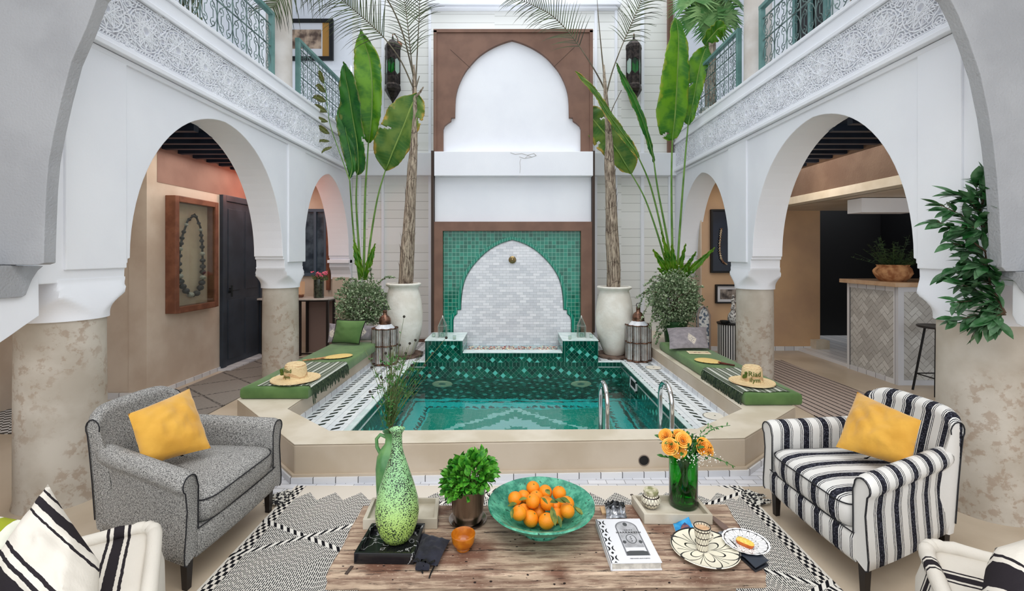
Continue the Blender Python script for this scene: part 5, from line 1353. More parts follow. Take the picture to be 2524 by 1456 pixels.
# ============================ PLANTS ==========================================
def interp(pts, n):
    """Catmull-Rom resampling of a list of equal-length tuples"""
    out = []; m = len(pts)
    for i in range(n):
        f = i / (n - 1) * (m - 1); k = min(int(f), m - 2); t = f - k
        p = [pts[max(k - 1, 0)], pts[k], pts[k + 1], pts[min(k + 2, m - 1)]]
        out.append(tuple(.5 * ((2 * b) + (-a + c) * t + (2 * a - 5 * b + 4 * c - d) * t * t + (-a + 3 * b - 3 * c + d) * t ** 3) for a, b, c, d in zip(*p)))
    return out
def blade(parent, name, spine, mat_, fold=.25, yaw=0.0, wave=.012, tears=(), seed=0, ny=10, side=V((0, -1, 0)), thick=.0022):
    """spine: (x_px, y_px, depth, left_px, right_px); a folded blade following its midrib"""
    NR = 72; S = interp(spine, NR); rows = []; uvs = []; rr = random.Random(seed)
    for i, (x, y, Y, l, r) in enumerate(S):
        p = PY(x, y, Y); a, b = S[max(i - 1, 0)], S[min(i + 1, NR - 1)]
        t = (PY(b[0], b[1], b[2]) - PY(a[0], a[1], a[2])).normalized()
        c = t.cross(V((math.sin(yaw), -math.cos(yaw), 0)))
        if c.length < 1e-4: c = V((1, 0, 0))
        c.normalize(); nrm = c.cross(t).normalized()
        if c.x < 0: c = -c
        row = []
        for j in range(-ny, ny + 1):
            f = j / ny; w = (l if f < 0 else r) / F * Y * abs(f)
            w = max(w, 0)
            q = p + c * (w * (1 if f > 0 else -1)) + V((0, 1, 0)) * (fold * w * (1 - .35 * abs(f))) * -1
            q += nrm * wave * math.sin(i * .5 + f * 4 + seed) * abs(f)
            q += c * wave * .5 * rr.uniform(-1, 1) * (abs(f) > .95)
            row.append(q)
            uvs.append((.5 + f / 2, i / (NR - 1)))
        rows.append(row)
    w_ = 2 * ny + 1; faces = []
    for i in range(NR - 1):
        for j in range(2 * ny):
            f = abs((j + .5) / ny - 1); s_ = -1 if j < ny else 1
            skip = any(ts == s_ and abs(i + .5 - ti * (NR - 1) + (f - fr_) * 5) < .5 + f * .5 and f > fr_ for ts, ti, fr_ in tears)
            if not skip: faces.append((i * w_ + j, i * w_ + j + 1, (i + 1) * w_ + j + 1, (i + 1) * w_ + j))
    vs = [q for r_ in rows for q in r_]; o3 = V((sum(q.x for q in vs) / len(vs), sum(q.y for q in vs) / len(vs), min(q.z for q in vs)))
    me = bpy.data.meshes.new(name); me.from_pydata([q - o3 for q in vs], [], faces); me.materials.append(mat_)
    uv = me.uv_layers.new(name='UVMap')
    for pl_ in me.polygons:
        pl_.use_smooth = True
        for li in pl_.loop_indices: uv.data[li].uv = uvs[me.loops[li].vertex_index]
    o = bpy.data.objects.new(name, me); COL.objects.link(o); ORI[o.name] = o3; o.parent = parent; o.location = o3 - ORI[parent.name]
    m_ = o.modifiers.new('solid', 'SOLIDIFY'); m_.thickness = thick; m_.offset = 0
    # midrib as part of the blade's stalk
    return o
def stalk(parent, pts, r0, r1, mat_=None, n=8):
    S = interp(pts, 16); return build(MB().tube([PY(x, y, Y) for x, y, Y in S], [r0 + (r1 - r0) * i / 15 for i in range(16)], n), 'stalk', mat_ or M['stalk'], parent, smooth=True)
def rib(parent, spine, r=.008):
    S = interp(spine, 24); return build(MB().tube([PY(s[0], s[1], s[2] - .012) for s in S], [r * (1 - i / 26) for i in range(24)], 6), 'midrib', M['stalk'], parent, smooth=True)
def planter(x, y, z, r, h, m_, parent):
    build(MB().lathe([(0, z), (r * .8, z), (r, z + h * .9), (r * 1.06, z + h * .9), (r * 1.06, z + h), (r * .96, z + h), (r * .9, z + h * .88), (0, z + h * .88)], (x, y, 0), 32), 'pot', m_, parent, smooth=True)
M['greenpot'] = simple('dark_green_pot', (38, 78, 40), None, rough=.4)
# left bird-of-paradise
c = PY(893, 700, 7.25); t = thing('giant_banana_plant', 'tall banana-leaved plant left of the tiled panel', 'plant', (c.x, 7.25, .27), 'tall banana-leaved plants'); planter(c.x, 7.25, .27, .16, .3, M['greenpot'], t)
sp = [(908,352,7.1,4,4),(912,330,7.05,26,16),(917,280,7.0,38,22),(918,210,6.95,40,24),(912,150,6.95,36,24),(900,110,6.95,24,16),(893,86,6.95,8,6),(889,72,6.95,1,1)]
lf_ = blade(t, 'leaf', sp, M['leafA'], .35, .2, tears=((-1, .12, .5),), seed=1); rib(lf_, sp)
stalk(t, [(896,690,7.22),(898,600,7.2),(900,480,7.15),(905,400,7.1),(908,352,7.1)], .022, .010)
sp = [(880,430,7.0,3,3),(884,410,6.95,20,20),(880,350,6.9,36,22),(870,290,6.85,34,26),(860,230,6.82,24,28),(852,190,6.82,16,22),(848,162,6.82,4,7),(847,152,6.82,1,1)]
lf_ = blade(t, 'leaf', sp, M['leafB'], .4, -.25, tears=((1, .3, .7),), seed=2); rib(lf_, sp)
stalk(t, [(890,690,7.2),(884,600,7.15),(878,500,7.05),(880,430,7.0)], .022, .010)
sp = [(950,420,7.1,3,3),(960,396,7.05,40,24),(975,360,7.0,52,34),(990,325,6.98,50,36),(1004,290,6.96,50,38),(1014,262,6.96,38,36),(1024,240,6.96,14,24),(1030,230,6.96,2,3)]
lf_ = blade(t, 'leaf', sp, M['leafC'], .2, .1, tears=((-1, .42, .5), (1, .6, .6)), seed=3); rib(lf_, sp)
stalk(t, [(903,690,7.2),(912,600,7.2),(930,490,7.15),(950,420,7.1)], .020, .009)
sp = [(862,440,6.9,2,2),(868,405,6.9,14,10),(856,340,6.88,18,14),(846,290,6.86,16,12),(838,262,6.86,3,3)]
lf_ = blade(t, 'leaf', sp, M['leafB'], .3, .3, seed=4); rib(lf_, sp)
# torn olive leaf: separate leaflets on one rib
pts = [(862,445,6.85),(846,400,6.8),(826,345,6.75),(812,300,6.72),(806,250,6.7),(798,200,6.7),(782,160,6.7)]
stalk(t, [(886,690,7.2),(872,580,7.1),(862,445,6.85)], .018, .009); rb = stalk(t, pts, .008, .003, M['stalk'])
ORI['torn_leaf'] = ORI[rb.name]; rb.name = 'torn_leaf'
for k, (x, y, dx, dy, w) in enumerate(((812,330,-34,-22,14),(808,300,-36,-10,12),(806,276,-40,-18,16),(804,250,-34,-14,16),(802,228,-24,-22,14),(798,206,-14,-36,12),(812,348,-30,-2,8),(818,362,-26,10,8))):
    s5 = [(x, y, 6.71, 1, 1), (x + dx * .3, y + dy * .3, 6.69, w * .45, w * .45), (x + dx * .7, y + dy * .75, 6.67, w * .4, w * .4), (x + dx, y + dy + 6, 6.66, .5, .5)]
    blade(rb, 'leaflet', s5, M['leafD'], .2, 0, wave=.004, seed=k)
for x0, y0, x1, y1, w in ((894,690,872,590,9),(898,690,925,600,8)):
    s5 = [(x0, y0, 7.1, 2, 2), ((x0 + x1) / 2, (y0 + y1) / 2, 7.0, w, w), (x1, y1, 6.95, 1, 1)]; blade(t, 'leaf', s5, M['leafA'], .4, seed=9)
# right plant
c = PY(1668, 690, 7.2); t = thing('giant_banana_plant', 'tall banana-leaved plant right of the tiled panel', 'plant', (c.x, 7.2, .27), 'tall banana-leaved plants'); planter(c.x, 7.2, .27, .16, .3, M['greenpot'], t)
sp = [(1657,345,6.9,4,4),(1658,335,6.88,34,14),(1664,285,6.82,52,28),(1668,220,6.78,46,30),(1671,150,6.75,38,28),(1672,100,6.75,26,22),(1669,60,6.75,16,10),(1664,44,6.75,2,2)]
lf_ = blade(t, 'leaf', sp, M['leafA'], .25, .15, tears=((-1, .17, .3),), seed=11); rib(lf_, sp)
stalk(t, [(1662,690,7.18),(1657,600,7.1),(1655,450,7.0),(1657,345,6.9)], .022, .011)
sp = [(1696,308,6.95,2,2),(1700,290,6.95,20,10),(1712,235,6.95,30,14),(1722,180,6.95,34,18),(1732,140,6.95,26,18),(1742,112,6.95,4,4)]
lf_ = blade(t, 'leaf', sp, M['leafA'], .3, -.3, tears=((-1, .5, .3), (-1, .25, .4)), seed=12); rib(lf_, sp)
stalk(t, [(1668,690,7.18),(1676,560,7.1),(1688,400,7.0),(1696,308,6.95)], .020, .010)
sp = [(1740,118,6.9,3,3),(1742,104,6.85,18,14),(1758,84,6.8,20,30),(1772,70,6.75,18,24),(1790,66,6.72,3,6)]
lf_ = blade(t, 'leaf', sp, M['leafA'], .5, .6, tears=((1, .5, .3), (1, .7, .2)), wave=.02, seed=13)
sp = [(1612,400,6.95,2,2),(1606,370,6.92,8,4),(1585,300,6.88,13,7),(1560,240,6.85,13,7),(1535,190,6.82,9,5),(1519,155,6.82,1,1)]
lf_ = blade(t, 'leaf', sp, M['leafB'], .7, .2, seed=14); rib(lf_, sp)
stalk(t, [(1660,690,7.18),(1645,590,7.1),(1622,470,7.0),(1612,400,6.95)], .020, .010)
sp = [(1574,388,6.8,2,2),(1562,366,6.8,10,6),(1530,322,6.8,13,8),(1500,280,6.78,10,8),(1470,232,6.76,7,7),(1442,200,6.75,7,6),(1418,176,6.75,1,2)]
lf_ = blade(t, 'leaf', sp, M['leafC'], .4, 0, seed=15); rib(lf_, sp)
stalk(t, [(1656,690,7.18),(1636,590,7.1),(1604,460,6.95),(1574,388,6.8)], .020, .009)
sp = [(1556,428,7.3,2,3),(1545,410,7.3,20,30),(1520,370,7.3,34,40),(1495,335,7.3,40,42),(1470,305,7.3,34,36),(1450,282,7.3,20,30),(1437,266,7.3,2,3)]
lf_ = blade(t, 'leaf', sp, M['leafC'], .2, .1, tears=((1, .68, .4), (-1, .5, .6)), seed=16); rib(lf_, sp)
stalk(t, [(1652,690,7.2),(1625,590,7.2),(1590,490,7.25),(1556,428,7.3)], .018, .009)
for k, (x1, y1, w) in enumerate(((1609,614,10),(1636,622,8),(1655,600,9),(1700,644,10),(1762,610,9),(1716,620,7),(1630,570,7),(1620,660,8),(1690,600,7))):
    x0, y0 = 1664 + (x1 - 1664) * .12, 690
    s5 = [(x0, y0, 7.1, 3, 3), ((x0 * 2 + x1) / 3, (y0 * 2 + y1) / 3, 6.98, w, w), ((x0 + 3 * x1) / 4, (y0 + 3 * y1) / 4, 6.92, w * .6, w * .6), (x1, y1, 6.88, 1, 1)]; lf_ = blade(t, 'leaf', s5, M['leafA'], .6, .1, seed=20 + k)
# ---- palms in the urns ---------------------------------------------------------
def frond(parent, pts, n, len0, droop, side=3, seed=0, spread=1.0, start=.25, mat_=None):
    rr = random.Random(seed); S = interp(pts, 40); P3 = [PY(*s) for s in S]
    fr_ = build(MB().tube(P3, [.013 * (1 - i / 44) for i in range(40)], 6), 'frond', M['frondstem'], parent, smooth=True); mb = MB()
    for k in range(n):
        f = start + (1 - start) * (k + .5) / n; i = min(38, int(f * 39)); p = P3[i].lerp(P3[i + 1], f * 39 - i); t_ = (P3[i + 1] - P3[i]).normalized()
        L_ = len0 * (.55 + .6 * math.sin(pi * min(1, f * .9)) ) * rr.uniform(.8, 1.15)
        for s_ in (-1, 1):
            if not side & (1 if s_ < 0 else 2): continue
            c = t_.cross(V((0, -1, 0))).normalized() * s_
            d = (c * spread + t_ * .75 + V((0, rr.uniform(-.5, .3), rr.uniform(-.1, .1)))).normalized(); q = p; w = .0065; prev = None
            nn = 5
            for j in range(nn + 1):
                u = j / nn; wd = w * (1 - u) ** .6 + .0008; b = V((0, 1, 0)).cross(d).normalized() * wd
                cur = (q - b, q + b + V((0, .002, 0)))
                if prev: mb.add([prev[0], prev[1], cur[1], cur[0]], [(0, 1, 2, 3)])
                prev = cur; q = q + d * L_ / nn; d = (d + V((0, 0, -droop * (.25 + u)))).normalized()
    build(mb, 'leaflets', mat_ or M['frond'], fr_, weld=False)
def trunk(parent, pts, seed=0):
    S = interp(pts, 44); rr = random.Random(seed); P3 = [PY(x, y, Y) for x, y, Y, w in S]
    mb = MB(); rings = []
    for i, (s, p) in enumerate(zip(S, P3)):
        r = s[3] / F * s[2] / 2
        rings.append([p + V((r * math.cos(a), r * math.sin(a), 0)) * (1 + .10 * noise.noise(V((math.cos(a) * 1.5, math.sin(a) * 1.5 + seed, i * .35)))) for a in [2 * pi * j / 20 for j in range(20)]])
    mb.loft(rings)
    for k in range(26):   # peeling sheaths
        i = rr.randrange(2, 40); a = rr.uniform(pi * .9, pi * 2.1); r = S[i][3] / F * S[i][2] / 2; p = P3[i] + V((r * math.cos(a), r * math.sin(a), 0)) * .95
        o_ = V((math.cos(a), math.sin(a), 0)); w_ = V((-o_.y, o_.x, 0)) * .018
        mb.add([p - w_, p + w_, p + w_ * .8 + V((0, 0, .13)) + o_ * .006, p + o_ * .03 + V((0, 0, .19)), p - w_ * .8 + V((0, 0, .13)) + o_ * .006], [(0, 1, 2, 3, 4)])
    return build(mb, 'trunk', M['bark'], parent, smooth=True, weld=False)
YT = 6.98
t = thing('palm', 'slim palm with dry peeling trunk in the left urn', 'palm', (UL.x, YT, uz - .05), 'slim palms growing from the white urns')
trunk(t, [(999,712,YT,34),(1003,640,YT,35),(1008,560,YT,30),(1013,470,YT,25),(1017,400,YT,22),(1021,340,YT,16),(1023,280,YT,13),(1022,215,YT,9),(1020,160,YT,4)], 1)
frond(t, [(1022,225,YT),(1016,165,YT),(1010,110,YT-.02),(1003,45,YT-.05),(996,0,YT-.08),(985,-70,YT-.1)], 26, .40, .28, seed=1, start=.3)
frond(t, [(1018,215,YT),(988,150,YT-.1),(949,96,YT-.2),(911,58,YT-.3),(872,24,YT-.4),(835,-4,YT-.5),(780,-26,YT-.6)], 34, .50, .34, seed=2, start=.34)
frond(t, [(1020,190,YT),(985,60,YT-.3),(930,-30,YT-.7),(840,-70,YT-1.1),(760,-50,YT-1.35),(700,-14,YT-1.5),(672,20,YT-1.55)], 30, .46, .5, seed=3, start=.5)
frond(t, [(1024,220,YT+.1),(1030,100,YT+.2),(1034,20,YT+.3),(1036,-60,YT+.4)], 16, .34, .2, seed=4, start=.5)
build(MB().tube([PY(*p) for p in ((1021,250,YT),(1028,235,YT-.02),(1036,226,YT-.03),(1044,214,YT-.03))], [.012, .02, .016, .008], 8), 'dry_stub', M['bark'], t)
build(MB().tube([PY(*p) for p in ((1020,245,YT),(1026,215,YT),(1034,187,YT))], [.01, .008, .006], 8), 'dry_stub', M['frondstem'], t)
t = thing('palm', 'slim palm with dry peeling trunk in the right urn', 'palm', (UR.x, YT, uz2 - .05), 'slim palms growing from the white urns')
trunk(t, [(1512,718,YT,33),(1511,640,YT,33),(1508,560,YT,30),(1505,470,YT,26),(1502,400,YT,24),(1501,340,YT,17),(1497,290,YT,13),(1492,220,YT,9),(1488,160,YT,4)], 5)
frond(t, [(1492,225,YT),(1478,195,YT),(1451,149,YT-.05),(1408,87,YT-.1),(1360,38,YT-.15),(1312,12,YT-.2),(1262,-8,YT-.2)], 34, .36, .18, seed=6, start=.42)
frond(t, [(1490,200,YT),(1482,120,YT),(1474,30,YT),(1470,-30,YT)], 4, .2, .2, seed=7, start=.9)
frond(t, [(1494,235,YT),(1508,180,YT),(1530,120,YT-.05),(1556,60,YT-.1),(1580,4,YT-.15),(1600,-40,YT-.2)], 26, .34, .3, seed=8, start=.45)
stalk(t, [(1502,290,YT),(1512,262,YT-.05),(1532,222,YT-.1)], .007, .005, M['frondstem'])
# ---- fan palm on the upper right gallery ------------------------------------------
def fanleaf(parent, c, nrm, r, n, a0, a1, seed):
    rr = random.Random(seed); nrm = V(nrm).normalized(); u = nrm.orthogonal().normalized()
    u = (V((0, 0, 1)) - nrm * nrm.z).normalized(); v = nrm.cross(u); mb = MB(); c = V(c)
    for k in range(n):
        a = a0 + (a1 - a0) * k / (n - 1); d = (u * math.cos(a) + v * math.sin(a)); L_ = r * (.85 + .15 * math.cos(a)) * rr.uniform(.92, 1.05); w = v * math.cos(a) - u * math.sin(a)
        p1 = c + d * L_ * .55; p2 = c + d * L_ + V((0, 0, -.10 * rr.random() - .04)); hw = (a1 - a0) / n * L_ * .30
        mb.add([c, p1 - w * hw + nrm * .01, p1, p1 + w * hw + nrm * .01, p2], [(0, 1, 2), (0, 2, 3), (1, 4, 2), (2, 4, 3)])
    return build(mb, 'fan_leaf', M['fanleaf'], parent, weld=False)
c = PY(1752, 60, 7.6); t = thing('fan_palm', 'bright fan palm on the upper right gallery', 'palm', (c.x, 7.6, 3.66), None)
planter(c.x, 7.6, 3.66, .17, .3, M['terra'], t)
build(MB().tube([V((c.x, 7.6, 3.92)), V((c.x, 7.6, c.z - .05))], [.09, .075], 14), 'trunk', M['bark'], t, smooth=True)
for k, (dx, dz, n_, r) in enumerate(((0, .12, (0, -1, .15), .62), (-.22, .02, (-.5, -.8, .1), .55), (.22, .05, (.5, -.8, .1), .55), (-.3, .32, (-.4, -.8, .5), .55), (.25, .36, (.4, -.8, .5), .5), (0, -.1, (0, -1, -.4), .45))):
    q = V((c.x + dx, 7.5, c.z + dz)); fanleaf(t, q, n_, r, 30, -2.3, 2.3, k); build(MB().tube([V((c.x, 7.6, c.z - .1)), q], .008, 6), 'stalk', M['stalk'], t)
# ---- small-leaved bushes ------------------------------------------------------------
def bush(name, label, cx, cy, cz, rx, ry, rz, n, sprays, pot, seed, group=None):
    rr = random.Random(seed); t = thing(name, label, 'bush', (cx, cy, pot[2]), group); planter(cx, cy, pot[2], pot[0], pot[1], pot[3], t)
    mb, sm = MB(), MB()
    def leaf(p, d, s):
        d = V(d).normalized(); w_ = d.cross(V((rr.uniform(-1, 1), rr.uniform(-1, 1), rr.uniform(-1, 1)))).normalized() * s * .42; nn = d.cross(w_).normalized() * s * .12
        mb.add([p, p + d * s * .5 - w_ + nn, p + d * s, p + d * s * .5 + w_ + nn], [(0, 1, 2, 3)])
    top = pot[2] + pot[1]
    for k in range(46):
        a = rr.random() * 6.3; e = rr.uniform(-.4, 1.4); q = V((cx + rx * .9 * math.cos(a) * math.cos(e), cy + ry * .9 * math.sin(a) * math.cos(e), cz + rz * .9 * math.sin(e)))
        b = V((cx + rr.uniform(-.05, .05), cy, top - .04)); m_ = b.lerp(q, .5) + V((0, 0, .08)); sm.tube([b, m_, q], [.007, .004, .002], 4)
    for k in range(n):
        a = rr.random() * 6.3; e = math.asin(rr.uniform(-1, 1)); f = rr.uniform(.55, 1.0) * (1 + .42 * noise.noise(V((math.cos(a) * 2.4, math.sin(a) * 2.4, e * 2.4 + seed))))
        d = V((math.cos(a) * math.cos(e), math.sin(a) * math.cos(e), math.sin(e))); p = V((cx + rx * d.x * f, cy + ry * d.y * f, cz + rz * d.z * f))
        for q in range(2): leaf(p + V((rr.uniform(-.02, .02), rr.uniform(-.02, .02), rr.uniform(-.02, .02))), d + V((rr.uniform(-1, 1), rr.uniform(-1, 1), rr.uniform(-.6, 1))), rr.uniform(.026, .044))
    for (x0, y0, x1, y1, Y) in sprays:
        A, B = PY(x0, y0, Y), PY(x1, y1, Y - .1); mid = A.lerp(B, .5) + V((0, 0, .06)); pts = [A, mid, B]; sm.tube(pts, [.006, .004, .002], 4)
        for k in range(34):
            u = (k + .5) / 34; p = A.lerp(mid, u * 2) if u < .5 else mid.lerp(B, u * 2 - 1)
            for q in range(2): leaf(p, (rr.uniform(-1, 1), rr.uniform(-1, 1), rr.uniform(-.5, 1)), rr.uniform(.022, .036))
    build(sm, 'stems', M['bushstem'], t, weld=False); build(mb, 'foliage', M['bushleaf'], t, weld=False)
    return t
c = PY(895, 748, 6.85)
bush('jade_bush', 'small-leaved bush left of the left urn', c.x, 6.85, c.z, .36, .30, .34, 2600, ((860,700,828,690,6.8),(930,700,976,684,6.7),(915,690,912,662,6.8),(880,690,848,706,6.8),(945,740,960,764,6.6),(850,760,832,800,6.6)), (.16, .34, .272, M['terra']), 3, 'small-leaved bushes beside the urns')
c = PY(1664, 740, 6.8)
bush('jade_bush', 'small-leaved bush with a trailing side right of the right urn', c.x, 6.8, c.z, .37, .30, .40, 3200, ((1625,700,1585,705,6.7),(1620,720,1566,735,6.6),(1600,712,1574,760,6.6),(1700,720,1735,740,6.7),(1640,790,1612,835,6.6),(1620,770,1600,810,6.6),(1640,690,1600,690,6.7),(1630,820,1618,850,6.6),(1610,740,1580,790,6.55)), (.17, .36, .272, M['greenpot']), 4, 'small-leaved bushes beside the urns')
# ---- leafy shrub by the right corner column -------------------------------------------
def ovate(mb, p, d, up, L_, w, bend=.15):
    d = V(d).normalized(); s_ = d.cross(V(up)); 
    if s_.length < 1e-3: s_ = d.orthogonal()
    s_.normalize(); n = s_.cross(d).normalized(); prev = None; q = V(p)
    prof = (.06, .55, .9, 1.0, .85, .5, .03); k = len(prof) - 1
    for i, f in enumerate(prof):
        b = s_ * w / 2 * f; cur = (q - b + n * abs(f) * w * .12, q, q + b + n * abs(f) * w * .12)
        if prev: mb.add([prev[0], prev[1], cur[1], cur[0]], [(0, 1, 2, 3)]); mb.add([prev[1], prev[2], cur[2], cur[1]], [(0, 1, 2, 3)])
        prev = cur; d = (d - n * bend / k).normalized(); q = q + d * L_ / k
t = thing('leafy_shrub', 'glossy green shrub at the capital of the right corner column', 'shrub', (2.66, 2.72, 1.2)); rr = random.Random(21)
mb, sm = MB(), MB(); YS = 2.70
brs = [((2478,772),(2440,700),(2425,600),(2415,520),(2405,455)), ((2440,690),(2390,640),(2340,690-20)), ((2430,620),(2370,575),(2310,545)), ((2425,590),(2370,530),(2318,505)), ((2420,540),(2390,490),(2360,480)), ((2415,520),(2430,470),(2436,445)), ((2470,760),(2420,720),(2370,700)), ((2470,765),(2410,740),(2350,745)), ((2478,775),(2420,775),(2350,790)), ((2475,770),(2440,790),(2410,805)), ((2470,740),(2450,760),(2460,800)), ((2440,700),(2400,680),(2378,695)), ((2430,640),(2390,610),(2350,600)), ((2445,660),(2420,650),(2390,660)), ((2430,580),(2400,560),(2350,560)), ((2425,560),(2440,520),(2445,490)), ((2470,750),(2455,700),(2462,680))]
for bi, br in enumerate(brs):
    pts = [PY(x, y, min(YS + (rr.uniform(-.06, .10) if i else 0), 2.745 * F / (x - CX))) for i, (x, y) in enumerate(br)]
    sm.tube(pts, [.006 - .004 * i / (len(pts) - 1) for i in range(len(pts))], 5)
    nl = 46 if bi == 0 else 22
    for k in range(nl):
        u = (k + .6) / nl * (len(pts) - 1); i = min(int(u), len(pts) - 2); p = pts[i].lerp(pts[i + 1], u - i); d = (pts[i + 1] - pts[i]).normalized()
        dd = d * .7 + V((rr.uniform(-.9, .25), rr.uniform(-.6, .6), rr.uniform(-.9, .5)))
        L_ = rr.uniform(.085, .14)
        if p.x + dd.normalized().x * L_ > 2.79: dd.x = -abs(dd.x)
        ovate(mb, p, dd, (rr.uniform(-.3, .3), rr.uniform(-.8, .2), 1), L_, L_ * rr.uniform(.30, .42), rr.uniform(0, .5))
build(sm, 'stems', M['bushstem'], t, weld=False); build(mb, 'foliage', M['shrub'], t, weld=False, smooth=True)
# ============================ SEATS, RUG, TABLE ===============================
tag(build(MB().box(-1.50, 1.56, .9, 3.21, .0, .008), 'woven_rug', M['rug']), 'large black and ivory woven wool rug under the coffee table', 'rug')
mb = MB()
for sx, x0, x1 in ((-1, -1.58, -1.36), (1, 1.44, 1.64)):
    for k in range(9):
        y = 3.10 - k * .02; a = V(((x0 if sx < 0 else x1), y + .04, .012)); 
        mb.tube([V((-1.46 if sx < 0 else 1.52, y, .014)), V(((-1.46 if sx < 0 else 1.52) + sx * .05, y + .02, .02)), V(((-1.46 if sx < 0 else 1.52) + sx * R.uniform(.08, .15), y + R.uniform(-.01, .05), .012))], [.008, .010, .006], 6)
tag(build(mb, 'rug_tassels', simple('black_and_ivory_cord', (30, 30, 34), (222, 218, 208), 50, .9, lo=.48, hi=.52, world=True), weld=False), 'twisted black and ivory tassels at the far corners of the woven rug', 'tassels', kind='stuff')
# ---- armchairs -------------------------------------------------------------------
def armchair(label, group, loc, rz, fab, fab_side, skew=.1):
    """local frame: +x forward, y lateral; front edge at x=0"""
    o = V((0, 0, 0)); name = 'armchair'
    t = thing(name, label, 'armchair', (0, 0, 0), group)
    def BB(mb, *a, **k):
        for p in mb.v: p.y += -p.x * skew
        return build(mb, *a, **k)
    D, WF, WB = .78, .388, .24
    def half(x): return WF + (WB - WF) * (-x / D)        # inner half width tapers backwards
    # arms: lofted section from the front roll to the back
    for s in (-1, 1):
        mb = MB(); rings = []; N = 26
        for i, u in enumerate((0, .04, .1, .25, .45, .65, .82, .94, 1.0)):
            x = -.0 - u * (D - .085); y0 = half(x) - .075; flare = .012 * math.sin(pi * min(1, u * 1.2)); top = .52 + .015 * u; R_ = .052 * (1 if .04 <= u <= .94 else .82)
            sec = [(y0, .17), (y0, .36), (y0 - .002, top - .03)]
            for k in range(11):
                a = pi - (pi * 1.28) * k / 10; sec.append((y0 + .052 + R_ * math.cos(a) * 1.05, top + R_ * math.sin(a)))
            sec += [(y0 + .078 + flare, top - .055), (y0 + .070 + flare, .40), (y0 + .078 + flare, .30), (y0 + .088 + flare, .20), (y0 + .085 + flare, .155), (y0 + .07, .145)]
            rings.append([V((x, s * a, b)) for a, b in sec])
        mb.loft([[q.copy() for q in r_] for r_ in rings]); BB(mb, 'arm', fab_side, t, smooth=60, bevel=0)
        # piping round the front face of the arm
        BB(MB().tube([p + V((.004, 0, 0)) for p in rings[0][:20]], .0034, 5), 'piping', M['piping'], t, smooth=True)
    # back: lofted across, leaning and rolled over the top
    mb = MB(); rings = []
    for i in range(17):
        v = -1 + 2 * i / 16; y = v * (WB + .035); bow = -.02 * (1 - v * v); e = abs(v) ** 6
        top = .775 - .05 * e; xb = -D + .02 + bow + .04 * e
        sec = [(xb + .13, .17), (xb + .125, .40), (xb + .085, .58), (xb + .05, top - .06)]
        for k in range(9):
            a = .25 - (pi * 1.15) * k / 8 + 0; a = math.radians(15) + math.radians(205) * k / 8
            sec.append((xb + .005 + .05 * math.cos(a), top - .05 + .05 * math.sin(a)))
        sec += [(xb - .02, .56), (xb + .0, .40), (xb + .02, .20), (xb + .03, .15), (xb + .06, .145)]
        rings.append([V((a, y, b)) for a, b in sec])
    mb.loft(rings); BB(mb, 'backrest', fab, t, smooth=60)
    for k in (0, 16): BB(MB().tube([p + V((0, (.004 if k else -.004), 0)) for p in rings[k][3:16]], .0034, 5), 'piping', M['piping'], t, smooth=True)
    # front rail
    mb = MB(); rings = []
    for i in range(13):
        v = -1 + 2 * i / 12; y = v * (WF - .065); f = .012 * (1 - v * v)
        rings.append([V((a, y, b)) for a, b in ((-.05, .15), (.0 + f, .15), (.012 + f, .17), (.014 + f, .26), (.004 + f, .285), (-.05, .29))])
    mb.loft(rings); BB(mb, 'front_rail', fab, t, smooth=60)
    mb = MB().box(-D + .1, -.03, -WB + .03, WB - .03, .16, .27); BB(mb, 'seat_frame', fab_side, t)
    BB(MB().tube([r_[4] + V((.006, 0, .004)) for r_ in rings], .0034, 5), 'piping', M['piping'], t, smooth=True)
    # seat cushion, crowned, with piping
    mb = MB(); rings = []; N = 44; pip = []
    for zi, (zz, ins) in enumerate(((.285, .02), (.293, .004), (.315, -.006), (.36, -.010), (.40, -.006), (.418, .004), (.432, .03), (.444, .09), (.450, .17), (.452, .24))):
        ring = []
        for k in range(N):
            a = 2 * pi * (k + .5) / N; ca, sa = math.cos(a), math.sin(a); e = .24
            px = math.copysign(abs(ca) ** e, ca); py = math.copysign(abs(sa) ** e, sa)
            hx = (D - .12) / 2; x = .018 - hx + px * (hx - ins) + .012 * (1 - py * py) * (px > .9); y = py * (half(x) - .082 - ins)
            ring.append(V((x, y, zz + .004 * noise.noise(V((x * 9, y * 9, 0))))))
        rings.append(ring)
        if zi == 4: pip = ring
        if zi == 0: pip0 = ring
    mb.loft(rings); BB(mb, 'seat_cushion', fab, t, smooth=True)
    f = [p for p in pip if p.x > -.25]; f.sort(key=lambda p: p.y); BB(MB().tube([p + V((.003, 0, .004)) for p in f if p.x > -.05], .0034, 5), 'piping', M['piping'], t, smooth=True)
    for sx, sy in ((-.045, 1), (-.045, -1), (-D + .07, 1), (-D + .07, -1)):
        y = sy * (half(sx) - .045); mb = MB(); a = .021
        mb.loft([[V((sx + k * dx, y + k * dy, z)) for dx, dy in ((-a, -a), (a, -a), (a, a), (-a, a))] for z, k in ((.0, .7), (.16, 1.0))]); BB(mb, 'leg', M['wood_dark'], t)
    t.location = V(loc); t.rotation_euler = (0, 0, rz); return t
armchair('salt and pepper grey armchair with a mustard pillow', None, (-1.50, 2.555, 0), math.radians(-3.5), M['boucle'], M['boucle'], .20)
armchair('black and white striped armchair with a mustard pillow', None, (1.59, 2.52, 0), math.radians(183.5), M['str_y'], M['str_x'], -.20)
